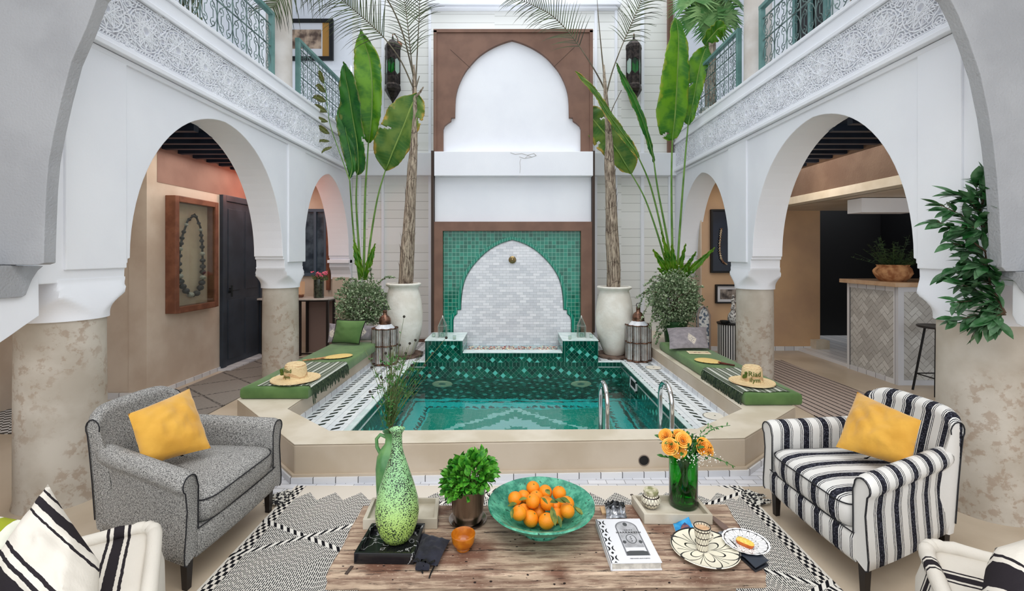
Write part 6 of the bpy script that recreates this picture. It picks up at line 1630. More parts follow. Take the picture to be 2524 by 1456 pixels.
# mustard pillows
for lab, q in (('square mustard pillow on the grey armchair', ((315, 1020, 2.44), (467, 957, 2.83), (520, 1104, 2.62), (352, 1150, 2.40))), ('rectangular mustard pillow on the striped armchair', ((2113, 965, 2.83), (2271, 1036, 2.42), (2246, 1156, 2.36), (2060, 1101, 2.62)))):
    c4 = [PY(*p) for p in q]; t = thing('mustard_pillow', lab, 'pillow', ((c4[2] + c4[3]) / 2)); build(pillow(*c4, .15, n=26, seed=3 if 'square' in lab else 8, wr=.006, pinch=.03), 'pillow_body', M['sidefabric'], t, smooth=True)
# ---- low striped floor seats ----------------------------------------------------------
def lowseat(corner, e1, e2, L1, L2, z0, z1, mat_, label, mk):
    c = V(corner); e1 = V(e1).normalized(); e2 = V(e2).normalized(); ctr = c + e1 * L1 / 2 + e2 * L2 / 2
    ang = math.atan2(e1.y, e1.x)
    t = thing('floor_cushion', label, 'cushion', (ctr.x, ctr.y, z0)); rings = []; N = 64
    for zz, k in ((0, .94), (.03, 1.0), (.35, 1.035), (.7, 1.03), (.93, .985), (1.0, .93), (1.0, .80), (1.01, .5)):
        ring = []
        for j in range(N):
            a = 2 * pi * (j + .5) / N; ca, sa = math.cos(a), math.sin(a); e = .2; px, py = math.copysign(abs(ca) ** e, ca), math.copysign(abs(sa) ** e, sa)
            ring.append(V((px * L1 / 2 * k, py * L2 / 2 * k, z0 + (z1 - z0) * zz + .008 * noise.noise(V((px * 2, py * 2, zz))))))
        rings.append(ring)
    R4 = Matrix.Rotation(ang, 4, 'Z'); flip = 1 if e1.cross(e2).z > 0 else -1
    mb = MB().loft(rings); b = build(mb, 'seat_body', mat_, t, smooth=True, origin=(0, 0, z0)); ORI[t.name] = V((0, 0, z0)); b.location = (0, 0, 0)
    # rolled edge round the top
    pts = []
    for j in range(72):
        a = 2 * pi * (j + .5) / 72; ca, sa = math.cos(a), math.sin(a); e = .16; px, py = math.copysign(abs(ca) ** e, ca), math.copysign(abs(sa) ** e, sa)
        pts.append(V((px * (L1 / 2 - .02), py * (L2 / 2 - .02), z1 + .008 + .004 * math.sin(j * 1.7))))
    build(MB().tube(pts, [.026 + .003 * math.sin(j * 2.3) for j in range(72)], 10, loop=True) if False else MB().tube(pts, .027, 10, loop=True), 'rolled_edge', mat_, t, smooth=True, origin=(0, 0, z0))
    t.location = V((ctr.x, ctr.y, z0)); t.rotation_euler = (0, 0, ang); return t
cl = P(392, 1300, .42); lowseat((cl.x, cl.y, 0), (.575, -.82, 0), (-.91, -.41, 0), .95, .95, 0, .40, M['kil_seat'], 'ivory striped floor seat in the lower left corner', 1)
cr = P(2262, 1335, .42); lowseat((cr.x, cr.y, 0), (-.52, -.85, 0), (.90, -.42, 0), .95, 1.0, 0, .40, M['kil_seat2'], 'ivory striped floor seat in the lower right corner', 1)
def kpillow(name, c4, th, label, mat_, seed, rx):
    """pillow in a local frame so that its woven stripes follow the cloth"""
    tl, tr, br, bl = c4; c = (tl + tr + br + bl) / 4; ux = ((tr + br) - (tl + bl)).normalized(); uy = ((tl + tr) - (bl + br)); uy = (uy - ux * uy.dot(ux)).normalized(); uz = ux.cross(uy)
    Mr = Matrix((ux, uy, uz)).transposed(); inv = Mr.inverted(); q = [inv @ (p - c) for p in c4]
    mb = pillow(q[0], q[1], q[2], q[3], th, n=26, seed=seed, wr=.008, pinch=.04)
    o = build(mb, name, mat_, None, smooth=True, origin=(0, 0, 0)); o.matrix_world = Matrix.Translation(c) @ (Mr @ Matrix.Rotation(0, 3, 'Z')).to_4x4(); ORI[o.name] = c.copy(); tag(o, label, 'pillow'); return o
M['kil_pilx'] = kilim('ivory_kilim_pillow_cloth_left', 'y', [(.085, .105), (.064, .070), (.118, .124), (-.03, -.02), (-.055, -.045), (-.13, -.068), (-.155, -.145), (-.185, -.17)])
kpillow('striped_pillow', [PY(118, 1192, 1.72), PY(246, 1385, 1.62), PY(232, 1640, 1.42), PY(-60, 1440, 1.52)], .20, 'ivory pillow with black bands on the lower left seat', M['kil_pilx'], 4, 0)
kpillow('lime_pillow', [PY(-90, 1250, 1.85), PY(56, 1282, 1.84), PY(40, 1420, 1.75), PY(-120, 1400, 1.75)], .14, 'lime green and white striped pillow at the lower left edge', M['lime'], 6, 0)
kpillow('striped_pillow', [PY(2452, 1350, 1.60), PY(2640, 1285, 1.66), PY(2700, 1500, 1.50), PY(2400, 1580, 1.42)], .20, 'ivory pillow with black bands on the lower right seat', M['kil_pil'], 5, 0)
tag(build(cushion_block(-3.6, -2.98, 2.05, 2.5, 0, .48, seed=4), 'striped_pouf', M['tanstripe'], smooth=60), 'black and tan striped pouf beyond the left corner column', 'pouf')
# ---- coffee table ---------------------------------------------------------------------
TZ = .42
c4 = [P(893, 1245, TZ), P(1792, 1242, TZ), P(1892, 1410, TZ), P(803, 1415, TZ)]
t = thing('coffee_table', 'low weathered wooden plank coffee table on the woven rug', 'table', ((c4[0].x + c4[1].x) / 2, 1.97, .008))
mb = MB(); nb = 60; ring_t, ring_b = [], []
def edge_pts():
    out = []
    for a, b in ((c4[0], c4[1]), (c4[1], c4[2]), (c4[2], c4[3]), (c4[3], c4[0])):
        n = 40 if abs((b - a).x) > .5 else 14
        for k in range(n): out.append(a.lerp(b, k / n))
    return out
ep = edge_pts(); cc = V((.13, 1.97, 0)); rings = []
for dz, ins in ((-.062, .012), (-.055, .0), (-.03, .004), (-.008, .0), (0, .010), (0, .03)):
    rg = []
    for p in ep:
        d = (cc - V((p.x, p.y, 0))).normalized(); w_ = noise.noise(V((p.x * 7, p.y * 7, dz * 30))) * .007; rg.append(V((p.x, p.y, TZ + dz)) + d * (ins + w_))
    rings.append(rg)
mb.loft(rings); build(mb, 'tabletop', M['plank'], t, smooth=35)
for sx, x in ((-1, -.50), (1, .76)):
    for y in (1.84, 2.12):
        mb = MB(); a = .045; mb.loft([[V((x + k * dx, y + k * dy, z)) for dx, dy in ((-a, -a * .8), (a, -a * .8), (a, a * .8), (-a, a * .8))] for z, k in ((.008, .9), (.1, 1.0), (.36, 1.0))]); build(mb, 'leg', M['plank'], t, bevel=.006)
mb = MB(); mb.box(-.6, .86, 1.80, 1.83, .27, .355); mb.box(-.6, .86, 2.13, 2.16, .27, .355); mb.box(-.56, -.53, 1.83, 2.13, .27, .355); mb.box(.79, .82, 1.83, 2.13, .27, .355)
build(mb, 'apron', M['plank'], t, bevel=.004)
mb = MB(); 
for p, q in (((868, 1395), (853, 1414)), ((1078, 1280), (1075, 1300)), ((1556, 1218), (1560, 1222))): mb.bar(P(p[0], p[1], TZ + .002), P(q[0], q[1], TZ + .002), .012, .004)
build(mb, 'iron_staple', simple('rusted_iron', (70, 58, 52), None, rough=.7), t)
# trays
def tray(name, c4, hgt, wall, mat_, label):
    c = sum(c4, V()) / 4; t_ = [V((p.x, p.y, 0)) for p in c4]; zb = TZ + .001; cc = V((c.x, c.y, 0))
    def ring(ins, z): return [p + (cc - p) * 0 + ((cc - p).normalized() * ins * 1.35) + V((0, 0, z)) for p in t_]
    mb = MB().loft([ring(0, zb), ring(0, zb + hgt), ring(wall, zb + hgt), ring(wall, zb + hgt * .45), ring(wall * 2, zb + hgt * .45)])
    return tag(build(mb, name, mat_, bevel=.002), label, 'tray')
TB = TZ + .001 + .05 * .45
tray('marble_tray', [P(918, 1226, TZ + .045) + V((0, 0, -.045)), P(1083, 1226, TZ + .045), P(1078, 1304, TZ), P(894, 1306, TZ)], .045, .014, M['marbletray'], 'cream marble tray at the far left of the table')
tray('marble_tray', [P(1556, 1220, TZ + .045), P(1716, 1220, TZ + .045), P(1757, 1294, TZ), P(1588, 1292, TZ)], .045, .014, M['marbletray'], 'cream marble tray holding the green vase of roses')
tray('black_tray', [P(916, 1290, TZ + .04), P(1048, 1290, TZ + .04), P(1020, 1392, TZ), P(872, 1390, TZ)], .042, .013, M['blackmarble'], 'black marble tray under the speckled bottle')
# speckled bottle vase
c = P(972, 1345, TB - .003); x, y = c.x, c.y + .045; z = TZ + .02; k = y / F
pf = [(0, 0), (.04, 0), (.052, .006), (.068, .03), (.083, .075), (.0875, .115), (.084, .16), (.070, .215), (.052, .27), (.036, .32), (.026, .35), (.021, .375), (.0195, .41), (.020, .43), (.030, .446), (.032, .449), (.026, .447), (.016, .43), (.015, .38), (0, .37)]
tag(build(MB().lathe([(a, z + b * 1.0) for a, b in pf], (x, y, 0), 48), 'speckled_bottle', M['speckle'], smooth=True), 'tall pale green speckled bottle vase in the black tray', 'vase')
# sage jug with dry stems
x, y = PY(962, 1200, 2.10).x, 2.10; z = TZ + .023
t = thing('green_jug', 'slender green handled jug of dry stems behind the speckled bottle', 'jug', (x, y, z))
pf = [(0, 0), (.050, 0), (.056, .02), (.062, .12), (.064, .20), (.058, .25), (.040, .285), (.024, .305), (.021, .33), (.026, .352), (.034, .362), (.028, .36), (.016, .34), (.016, .30), (0, .29)]
build(MB().lathe([(a, z + b) for a, b in pf], (x, y, 0), 40), 'vessel', M['sage'], t, smooth=True)
build(MB().tube([V((x - .018, y, z + .335)), V((x - .045, y, z + .345)), V((x - .062, y, z + .325)), V((x - .060, y, z + .29)), V((x - .045, y, z + .262))], [.009, .008, .008, .008, .009], 8), 'handle', M['sage'], t, smooth=True)
rr = random.Random(5); heads, stems, lv = MB(), MB(), MB(); top0 = V((x, y, z + .35))
tips = [(996, 780, 1), (1100, 832, 1), (1024, 838, 1), (1048, 900, 1), (1010, 846, 1), (985, 850, 1), (965, 858, 1), (1035, 925, 1), (1060, 918, 1), (916, 905, 1), (925, 900, 1), (912, 965, 1), (940, 930, 1), (930, 1000, 1), (1015, 900, 1), (1040, 868, 1), (950, 870, 1), (975, 880, 1), (1000, 870, 1), (1066, 870, 1), (960, 905, 1), (1020, 950, 1), (1004, 930, 1)]
for k in range(52): tips.append((rr.gauss(978, 26), rr.uniform(850, 960), 0))
for (px, py, hd) in tips:
    Yt = y + rr.uniform(-.12, .12); e = PY(px, py, Yt); b = top0 + V((rr.uniform(-.012, .012), rr.uniform(-.012, .012), -.1)); m_ = b.lerp(e, .5) + V(((x - (b.x + e.x) / 2) * .5 + rr.uniform(-.01, .01), rr.uniform(-.02, .02), .03))
    S = interp([tuple(b), tuple(top0 + (m_ - top0) * .12), tuple(m_), tuple(e)], 10); pts = [V(p) for p in S]
    stems.tube(pts, [.0016 - .0008 * i / 9 for i in range(10)], 4)
    if hd: heads.ball(e, .0065, 8)
    for j in range(16 if not hd else 6):
        u = rr.uniform(.45, 1.0); p = pts[min(9, int(u * 9))]; d = V((rr.uniform(-1, 1), rr.uniform(-1, 1), rr.uniform(.2, 1.4))).normalized(); L_ = rr.uniform(.012, .03); w_ = d.orthogonal().normalized() * .0028
        lv.add([p, p + d * L_ * .5 - w_, p + d * L_, p + d * L_ * .5 + w_], [(0, 1, 2, 3)])
build(stems, 'stems', M['grassstem'], t, weld=False); build(heads, 'seed_heads', simple('dark_seed_head', (44, 40, 34), None, rough=.8), t, weld=False, smooth=True); build(lv, 'leaves', M['leafdark'], t, weld=False)
# basil in the metal pot
c = P(1150, 1300, TZ); x, y, z = c.x, c.y + .055, TZ
t = thing('metal_saucer', 'round dark metal saucer under the potted green plant', 'saucer', (x, y, z)); build(MB().lathe([(0, z), (.07, z), (.084, z + .012), (.08, z + .012), (.068, z + .004), (0, z + .004)], (x, y, 0), 40), 'dish', M['pewter'], t, smooth=True)
t = thing('potted_plant', 'bushy bright green plant in a shiny metal pot', 'plant', (x, y, z + .005)); z += .005
build(MB().lathe([(0, z), (.060, z), (.063, z + .01), (.082, z + .15), (.084, z + .152), (.079, z + .152), (.075, z + .12), (0, z + .12)], (x, y, 0), 48), 'pot', M['pewter'], t, smooth=True)
sm, mb = MB(), MB(); rr = random.Random(31); cz = z + .185
for k in range(620):
    a = rr.random() * 6.3; e = math.asin(rr.uniform(-.45, 1)); f = rr.uniform(.55, 1.02); d = V((math.cos(a) * math.cos(e), math.sin(a) * math.cos(e), math.sin(e)))
    p = V((x + .006 + .112 * d.x * f, y + .10 * d.y * f, cz + .09 * d.z * f + .03 * d.x)); L_ = rr.uniform(.030, .046)
    ovate(mb, p, d + V((rr.uniform(-.6, .6), rr.uniform(-.6, .6), rr.uniform(-.1, .9))), (rr.uniform(-1, 1), rr.uniform(-1, 1), .8), L_, L_ * .62, .5)
    if k % 8 == 0: sm.tube([V((x + rr.uniform(-.03, .03), y + rr.uniform(-.03, .03), z + .10)), p], .0018, 4)
build(sm, 'stems', M['stalk'], t, weld=False); build(mb, 'foliage', M['basil'], t, weld=False, smooth=True)
# amber cup
c = P(1141, 1356, TZ); x, y, z = c.x, c.y + .012, TZ
tag(build(MB().lathe([(0, z), (.027, z), (.028, z + .005), (.026, z + .008), (.036, z + .014), (.044, z + .030), (.0475, z + .054), (.0485, z + .060), (.047, z + .062), (.044, z + .056), (.040, z + .032), (.028, z + .016), (0, z + .013)], (x, y, 0), 40), 'amber_bowl', M['ochreglaze'], smooth=True), 'small amber glazed bowl in front of the metal pot', 'bowl')
# velvet pouch
M['velvet'] = simple('black_velvet', (20, 20, 28), (34, 35, 48), 18, .85, bsc=30, bs=.4, sheen=.1)
tl, tr, br, bl = P(1040, 1312, TZ + .02), P(1110, 1330, TZ + .02), P(1078, 1396, TZ + .02), P(1018, 1384, TZ + .02)
t = thing('velvet_pouch', 'black velvet drawstring pouch beside the black tray', 'pouch', ((tl + br) / 2 - V((0, 0, .02)))); build(pillow(tl, tr, br, bl, .036, n=16, seed=2, wr=.004), 'pouch_body', M['velvet'], t, smooth=True)
a, b = P(1022, 1378, TZ + .03), P(1072, 1384, TZ + .03)
build(MB().tube([a.lerp(b, k / 7) + V((0, -.004, .008 * math.sin(k * 2.1))) for k in range(8)], .004, 6), 'drawstring', M['black'], t, smooth=True)
build(MB().tube([P(1070, 1384, TZ + .02), P(1070, 1396, TZ + .01), P(1062, 1412, TZ + .006), P(1058, 1424, TZ + .006)], .003, 6), 'drawstring', M['black'], t, smooth=True)
build(MB().tube([P(1024, 1380, TZ + .02), P(1036, 1398, TZ + .01), P(1042, 1412, TZ + .006)], .003, 6), 'drawstring', M['black'], t, smooth=True)
build(cushion_block(P(1028, 1400, TZ).x, P(1062, 1400, TZ).x, P(1045, 1410, TZ).y, P(1045, 1392, TZ).y, TZ + .002, TZ + .028, 6, 6, .004), 'pouch_mouth', M['velvet'], t, smooth=True)
# fruit bowl
bx, by, bz = PY(1334, 1250, 2.0).x, 2.0, TZ
prof = [(0, 0), (.085, 0), (.09, .010), (.082, .020), (.12, .035), (.18, .072), (.222, .108), (.229, .112), (.226, .118), (.215, .116), (.17, .084), (.115, .048), (.06, .034), (0, .031)]
tag(build(MB().lathe([(a, bz + b) for a, b in prof], (bx, by, 0.001), 72, fn=lambda q, z, a: q * (1 + .006 * math.sin(5 * a) + .003 * math.sin(13 * a))), 'fruit_bowl', M['bowlglaze'], smooth=True), 'wide turquoise green glazed bowl of oranges on the table', 'bowl')
ORG = [(295,875,'front row, leftmost'),(412,900,'front row, second from the left'),(537,905,'front row, the largest'),(645,880,'front row, second from the right'),(712,850,'right end behind the front row'),
       (325,800,'left side, middle row'),(412,780,'middle row, left of centre'),(510,790,'middle row, centre'),(650,770,'middle row under the green leaf'),(740,775,'middle row, rightmost'),
       (335,690,'back row, leftmost'),(415,662,'back row, second from the left'),(483,665,'back row, topmost of the pile'),(455,712,'centre of the pile behind the front oranges'),(655,678,'back row, rightmost'),(290,750,'left edge of the pile'),(470,835,'low between the front and middle rows')]
rz = {0: .034}; r0 = None; placed = []
def bowl_h(r):
    ps = [(0, .031), (.06, .034), (.115, .048), (.17, .084), (.215, .116)]
    for (a, b), (c, d) in zip(ps, ps[1:]):
        if r <= c: return b + (d - b) * (r - a) / (c - a)
    return .116
order = sorted(range(len(ORG)), key=lambda i: -ORG[i][1] if i != 16 else 0)
base = {}
for i, (qx, qy, lb) in enumerate(ORG):
    px, py = 1180 + qx / 3.193, 1000 + qy / 3.193; rad = .031 if i not in (2, 1) else .034
    z = .50
    for _ in range(6):
        p = P(px, py, z); r = math.hypot(p.x - bx, p.y - by); zz = TZ + bowl_h(max(0, r + .012)) + rad * 1.03
        if i in (6, 7, 13): zz += .03
        if i in (12,): zz += .018
        z = z * .3 + zz * .7
    p = P(px, py, z); placed.append([p, rad])
for _ in range(60):     # let touching fruit push each other apart
    for i in range(len(placed)):
        for j in range(i):
            a, b = placed[i], placed[j]; d = a[0] - b[0]; m_ = a[1] + b[1]
            if d.length < m_:
                push = d.normalized() * (m_ - d.length) / 2; a[0] += push; b[0] -= push
    for q in placed:
        r = math.hypot(q[0].x - bx, q[0].y - by); zz = TZ + bowl_h(r + .014) + q[1] * 1.04
        if q[0].z < zz: q[0].z += (zz - q[0].z) * .5
        q[0].x += (bx - q[0].x) * .004; q[0].y += (by - q[0].y) * .004
proto = None
for i, ((p, rad), (_, _, lb)) in enumerate(zip(placed, ORG)):
    lab = 'orange in the green bowl, ' + lb
    if proto is None:
        t = thing('orange', lab, 'orange', (p.x, p.y, p.z - rad), 'oranges in the turquoise bowl')
        build(MB().lathe([(0, rad * .06)] + [(rad * math.sin(a), rad * (1 - .95 * math.cos(a))) for a in [pi * k / 16 for k in range(1, 16)]] + [(0, rad * 1.9)], (p.x, p.y, p.z - rad), 28), 'fruit', M['orange'], t, smooth=True)
        build(MB().lathe([(0, rad * 1.9), (.004, rad * 1.905), (.003, rad * 1.95), (0, rad * 1.96)], (p.x, p.y, p.z - rad), 8), 'stem', M['citrusleaf'], t)
        proto = t
    else:
        o = dup(proto, (p.x, p.y, p.z), 0, lab); e = V((R.uniform(-.7, .7), R.uniform(-.7, .7), R.uniform(0, 6)))
        rot = Matrix.Rotation(e.z, 3, 'Z') @ Matrix.Rotation(e.x, 3, 'X') @ Matrix.Rotation(e.y, 3, 'Y'); o.rotation_euler = rot.to_euler(); o.location = p + rot @ V((0, 0, -rad)); k = rad / .031; o.scale = (k, k, k * R.uniform(.93, 1.0))
mb = MB(); rr = random.Random(3); up = V((0, 0, 1))
for (qx, qy, ax, ay, L_) in ((600,740,.9,.25,.055),(640,725,1,-.1,.05),(560,700,-.2,.8,.05),(575,790,.1,-.9,.06),(590,830,.1,-.9,.05),(300,770,-.6,.2,.045),(270,800,-.2,-.8,.04),(740,790,.7,-.4,.05),(760,800,.8,-.5,.04),(380,730,-.7,.3,.04),(490,720,.6,-.3,.04),(560,760,.4,.4,.05),(620,860,.3,-.8,.045)):
    p = P(1180 + qx / 3.193, 1000 + qy / 3.193, .585); ovate(mb, p, (ax, ay * .6, -.15 + ay * .4), up + V((rr.uniform(-.5, .5), -.5, 0)), L_, L_ * .42, .6)
tag(build(mb, 'citrus_leaves', M['citrusleaf'], smooth=True, weld=False), 'dry green citrus leaves lying on the oranges', 'leaves', kind='stuff')
# book
c4b = [P(1466, 1279, TZ + .03), P(1575, 1278, TZ + .03), P(1632, 1385, TZ + .03), P(1507, 1387, TZ + .03)]
O = c4b[3]; ux = (c4b[2] - c4b[3]); uy = (c4b[0] - c4b[3]); W_, H_ = ux.length, uy.length; ex = ux.normalized(); ey = (uy - ex * uy.dot(ex)).normalized()
MBk = Matrix((ex, ey, V((0, 0, 1)))).transposed().to_4x4(); MBk.translation = V((O.x, O.y, TZ)); 
t = thing('book', 'thick white hardcover book with an arched courtyard on its cover', 'book', (O.x + W_ / 2, O.y + H_ / 2, TZ))
build(MB().box(.004, W_ - .003, .003, H_ - .003, .004, .027, MBk), 'pages', simple('page_block', (206, 200, 190), (180, 174, 166), 60, .8), t)
mb = MB(); mb.box(0, W_, 0, H_, .027, .030, MBk); mb.box(0, W_, 0, H_, 0, .004, MBk); mb.box(-.002, .003, 0, H_, 0, .030, MBk); build(mb, 'cover', M['paper'], t)
ink, gry = M['black'], simple('cover_grey', (150, 150, 152), (186, 186, 190), 20, .6); mb = MB(); zc1 = .0302
def flat(mb, pts, z=zc1, dz=.0004): mb.prism(pts, lambda p: MBk @ V((p[0], p[1], z)), lambda p: MBk @ V((p[0], p[1], z + dz)))
pw = W_ * .17
for k in range(5):
    y0 = H_ * (k + .02) / 5; y1 = H_ * (k + .98) / 5; ym = (y0 + y1) / 2; xa, xb = .004, pw; xm = (xa + xb) / 2; hh = (y1 - y0)
    flat(mb, [(xa, ym + hh * .32), (xm - pw * .08, ym + hh * .1), (xm - pw * .08, ym - hh * .12), (xa, ym - hh * .32), (xa + pw * .18, ym)])
    flat(mb, [(xb, ym + hh * .32), (xb - pw * .18, ym), (xb, ym - hh * .32), (xm + pw * .1, ym - hh * .12), (xm + pw * .1, ym + hh * .1)])
    flat(mb, [(xm - .006, y0), (xm, y0 + .008), (xm + .006, y0), (xm, y0 - .008 if k else y0)])
build(mb, 'cover_pattern', ink, t, weld=False)
mb = MB(); ax0, ax1, ay0, ay1 = W_ * .36, W_ * .84, H_ * .14, H_ * .93; acx = (ax0 + ax1) / 2; r_ = (ax1 - ax0) / 2
arc = [(acx + r_ * math.cos(a), ay1 - r_ + r_ * math.sin(a)) for a in [pi * k / 20 for k in range(21)]]
inn_ = [(acx + (r_ - .006) * math.cos(a), ay1 - r_ + (r_ - .006) * math.sin(a)) for a in [pi * k / 20 for k in range(21)]]
flat(mb, [(ax1, ay0)] + arc + [(ax0, ay0), (ax0 + .006, ay0)] + inn_[::-1] + [(ax1 - .006, ay0)])
build(mb, 'cover_arch', simple('arch_grey', (120, 120, 124), None), t, weld=False)
mb = MB(); flat(mb, [(ax1 - .008, ay0 + .05)] + inn_[2:-2] + [(ax0 + .008, ay0 + .05)]); build(mb, 'cover_photo', gry, t, weld=False)
mb = MB(); flat(mb, [(ax0 + .004, ay0), (ax1 - .004, ay0), (ax1 - .004, ay0 + .022), (ax1 - .02, ay0 + .028), (ax0 + .02, ay0 + .028), (ax0 + .004, ay0 + .022)], zc1 + .0004)
ov = lambda cx_, cy_, a_, b_: [(cx_ + a_ * math.cos(q), cy_ + b_ * math.sin(q)) for q in [2 * pi * k / 20 for k in range(20)]]
o1, o2 = ov(acx, H_ * .50, .021, .03), ov(acx, H_ * .50, .018, .027)
for k in range(20): k2 = (k + 1) % 20; flat(mb, [o1[k], o1[k2], o2[k2], o2[k]], zc1 + .0005)
flat(mb, ov(acx, H_ * .85, .009, .013), zc1 + .0005)
for dx, dy in ((0, .012), (0, .0), (0, -.014), (-.032, -.02), (.032, -.02)): flat(mb, ov(acx + dx, H_ * .50 + dy, .004 if abs(dx) < .01 else .007, .003 if abs(dx) < .01 else .010), zc1 + .0005)
build(mb, 'cover_drawing', simple('ink_grey', (74, 76, 78), None), t, weld=False)
T_ = lambda x, y: MBk @ Matrix.Translation(V((x, y, zc1 + .0011)))
text_obj('INSIDE', .009, M['black'], T_(acx, H_ * .705), 'lettering', t, .0002, space=1.5); text_obj('MARRAKESH', .0165, M['black'], T_(acx, H_ * .645), 'lettering', t, .0002, space=1.15)
text_obj('MERYANNE LOUM-MARTIN', .0062, M['black'], T_(acx, H_ * .075), 'lettering', t, .0002)
# silver foil pouch behind the book
tl, tr, br, bl = P(1490, 1244, TZ + .02), P(1540, 1243, TZ + .02), P(1546, 1276, TZ + .012), P(1494, 1278, TZ + .012)
t = thing('foil_packet', 'crumpled silver and black packet behind the book', 'packet', ((tl + br) / 2 - V((0, 0, .02)))); build(pillow(tl, tr, br, bl, .022, n=14, seed=4, wr=.008), 'packet_body', simple('crumpled_foil', (190, 192, 196), (120, 122, 128), 30, .25, metal=.6), t, smooth=True)
build(pillow(tl.lerp(bl, .02) + V((0, 0, .010)), tr.lerp(br, .02) + V((0, 0, .010)), br.lerp(tr, .6) + V((0, 0, .012)), bl.lerp(tl, .6) + V((0, 0, .012)), .014, n=12, seed=7, wr=.010), 'black_film', simple('glossy_black_film', (14, 14, 16), None, rough=.15, spec=.8), t, smooth=True)
tag(build(MB().box(P(1482, 1262, TZ).x, P(1496, 1262, TZ).x, P(1490, 1268, TZ).y, P(1490, 1252, TZ).y, TZ, TZ + .008), 'card_wedge', simple('kraft_card', (200, 166, 126), None)), 'small kraft card wedge left of the silver packet', 'card')
# painted jar with lid
c = P(1606, 1250, TZ + .025); x, y, z = c.x, c.y + .01, TZ + .0225
t = thing('painted_jar', 'small round painted pottery jar in the right marble tray', 'jar', (x, y, z))
build(MB().lathe([(0, z), (.024, z), (.032, z + .008), (.044, z + .028), (.045, z + .036), (.036, z + .052), (.028, z + .058), (0, z + .058)], (x, y, 0), 40), 'vessel', M['zig'], t, smooth=True)
build(MB().lathe([(.026, z + .058), (.030, z + .062), (.034, z + .070), (.033, z + .078), (.027, z + .080), (.024, z + .074), (0, z + .072)], (x, y, 0), 36), 'rim', simple('olive_cream_glaze', (214, 206, 180), (130, 130, 90), 40, .3), t, smooth=True)
# green vase of roses
c = P(1690, 1250, TZ + .025); x, y, z = c.x, c.y + .03, TZ + .0225; hV = .235
t = thing('rose_vase', 'green glass vase of apricot roses in the right marble tray', 'vase', (x, y, z)); r_ = .0635
build(MB().lathe([(0, z), (r_ * .92, z), (r_, z + .008), (r_, z + hV), (r_ - .004, z + hV), (r_ - .004, z + .02), (r_ * .85, z + .014), (0, z + .012)], (x, y, 0), 48), 'vessel', M['greenglass'], t, smooth=True)
build(MB().lathe([(0, z + .0145), (r_ * .84, z + .0165), (r_ - .005, z + .022), (r_ - .005, z + .07), (0, z + .07)], (x, y, 0), 40), 'water', M['water'], t, smooth=True)
rr = random.Random(12); sm, lv = MB(), MB(); top = V((x, y, z + hV))
for k in range(22):
    a = rr.random() * 6.3; b = V((x + .045 * math.cos(a), y + .045 * math.sin(a), z + .03)); a2 = a + pi + rr.uniform(-.8, .8); e = V((x + .05 * math.cos(a2), y + .05 * math.sin(a2), z + hV + .02)); sm.tube([b, b.lerp(e, .5), e, e + (e - b) * .25], .0028, 5)
def rose(p, n, s, k0):
    mb = MB(); n = V(n).normalized(); u = n.orthogonal().normalized(); v = n.cross(u)
    for lay, (rd, hh, cnt, tilt) in enumerate(((.20, .62, 3, .05), (.34, .66, 4, .15), (.52, .62, 5, .35), (.74, .52, 5, .65), (.95, .40, 5, .95))):
        for q in range(cnt):
            a0 = 2 * pi * q / cnt + lay * .7 + k0; sp_ = 2 * pi / cnt * .72
            def g(i, j, a0=a0, rd=rd, hh=hh, tilt=tilt, sp_=sp_):
                a = a0 + (j - .5) * 2 * sp_ / 1.2; r__ = s * (rd * (.35 + .65 * i ** .7) + tilt * .12 * i ** 3); h_ = s * (hh * i * (1 - .25 * (2 * j - 1) ** 2) - tilt * .18 * max(0, i - .8) * 5 * .2)
                return p + (u * math.cos(a) + v * math.sin(a)) * r__ + n * (h_ - s * .25)
            mb.sheet(g, 5, 6)
    return build(mb, 'rose', M['rose'], t, smooth=True, weld=False, thick=.0006)
for k, (px, py, n_, s) in enumerate(((1640, 1072, (-.5, -.5, .7), .030), (1652, 1100, (-.5, -.8, .4), .036), (1672, 1108, (-.2, -1, .2), .036), (1684, 1084, (-.1, -.8, .6), .034), (1676, 1068, (0, -.3, 1), .028), (1733, 1100, (.3, -.9, .4), .038), (1750, 1106, (.7, -.5, .3), .030), (1655, 1080, (-.4, -.3, .9), .026))):
    rose(PY(px, py, y - .045 if k not in (0, 4, 7) else y), n_, s, k)
for k in range(190):
    a = rr.random() * 6.3; r__ = rr.uniform(.02, .105); p = V((x + .008 + r__ * math.cos(a), y + r__ * math.sin(a) * .8, z + hV + rr.uniform(-.005, .085) - r__ * .2)); d = V((math.cos(a), math.sin(a), rr.uniform(.1, 1))); L_ = rr.uniform(.022, .04); ovate(lv, p, d, (rr.uniform(-1, 1), rr.uniform(-1, 1), 1), L_, L_ * .45, .4)
for pts in (((1730, 1075), (1765, 1052), (1800, 1048)), ((1740, 1120), (1780, 1135), (1812, 1150)), ((1725, 1070), (1745, 1050), (1770, 1056))):
    P3 = [PY(a, b, y - .02) for a, b in pts]; sm.tube(P3, .0015, 4)
    for q in range(9):
        p = P3[0].lerp(P3[1], q / 5) if q < 5 else P3[1].lerp(P3[2], (q - 5) / 4); ovate(lv, p, (rr.uniform(-1, 1), rr.uniform(-.5, .5), rr.uniform(-.5, 1)), (0, -1, .3), .018, .006)
build(sm, 'stems', M['leafdark'], t, weld=False); build(lv, 'leaves', M['leafdark'], t, weld=False, smooth=True)
gy = MB()
for k in range(110):
    px, py = rr.gauss(1722, 24), rr.gauss(1128, 9); gy.ball(PY(px, py, y - .055 - rr.random() * .02), rr.uniform(.0015, .0032), 5)
build(gy, 'tiny_white_blossom', simple('white_blossom', (236, 234, 226), None), t, weld=False)
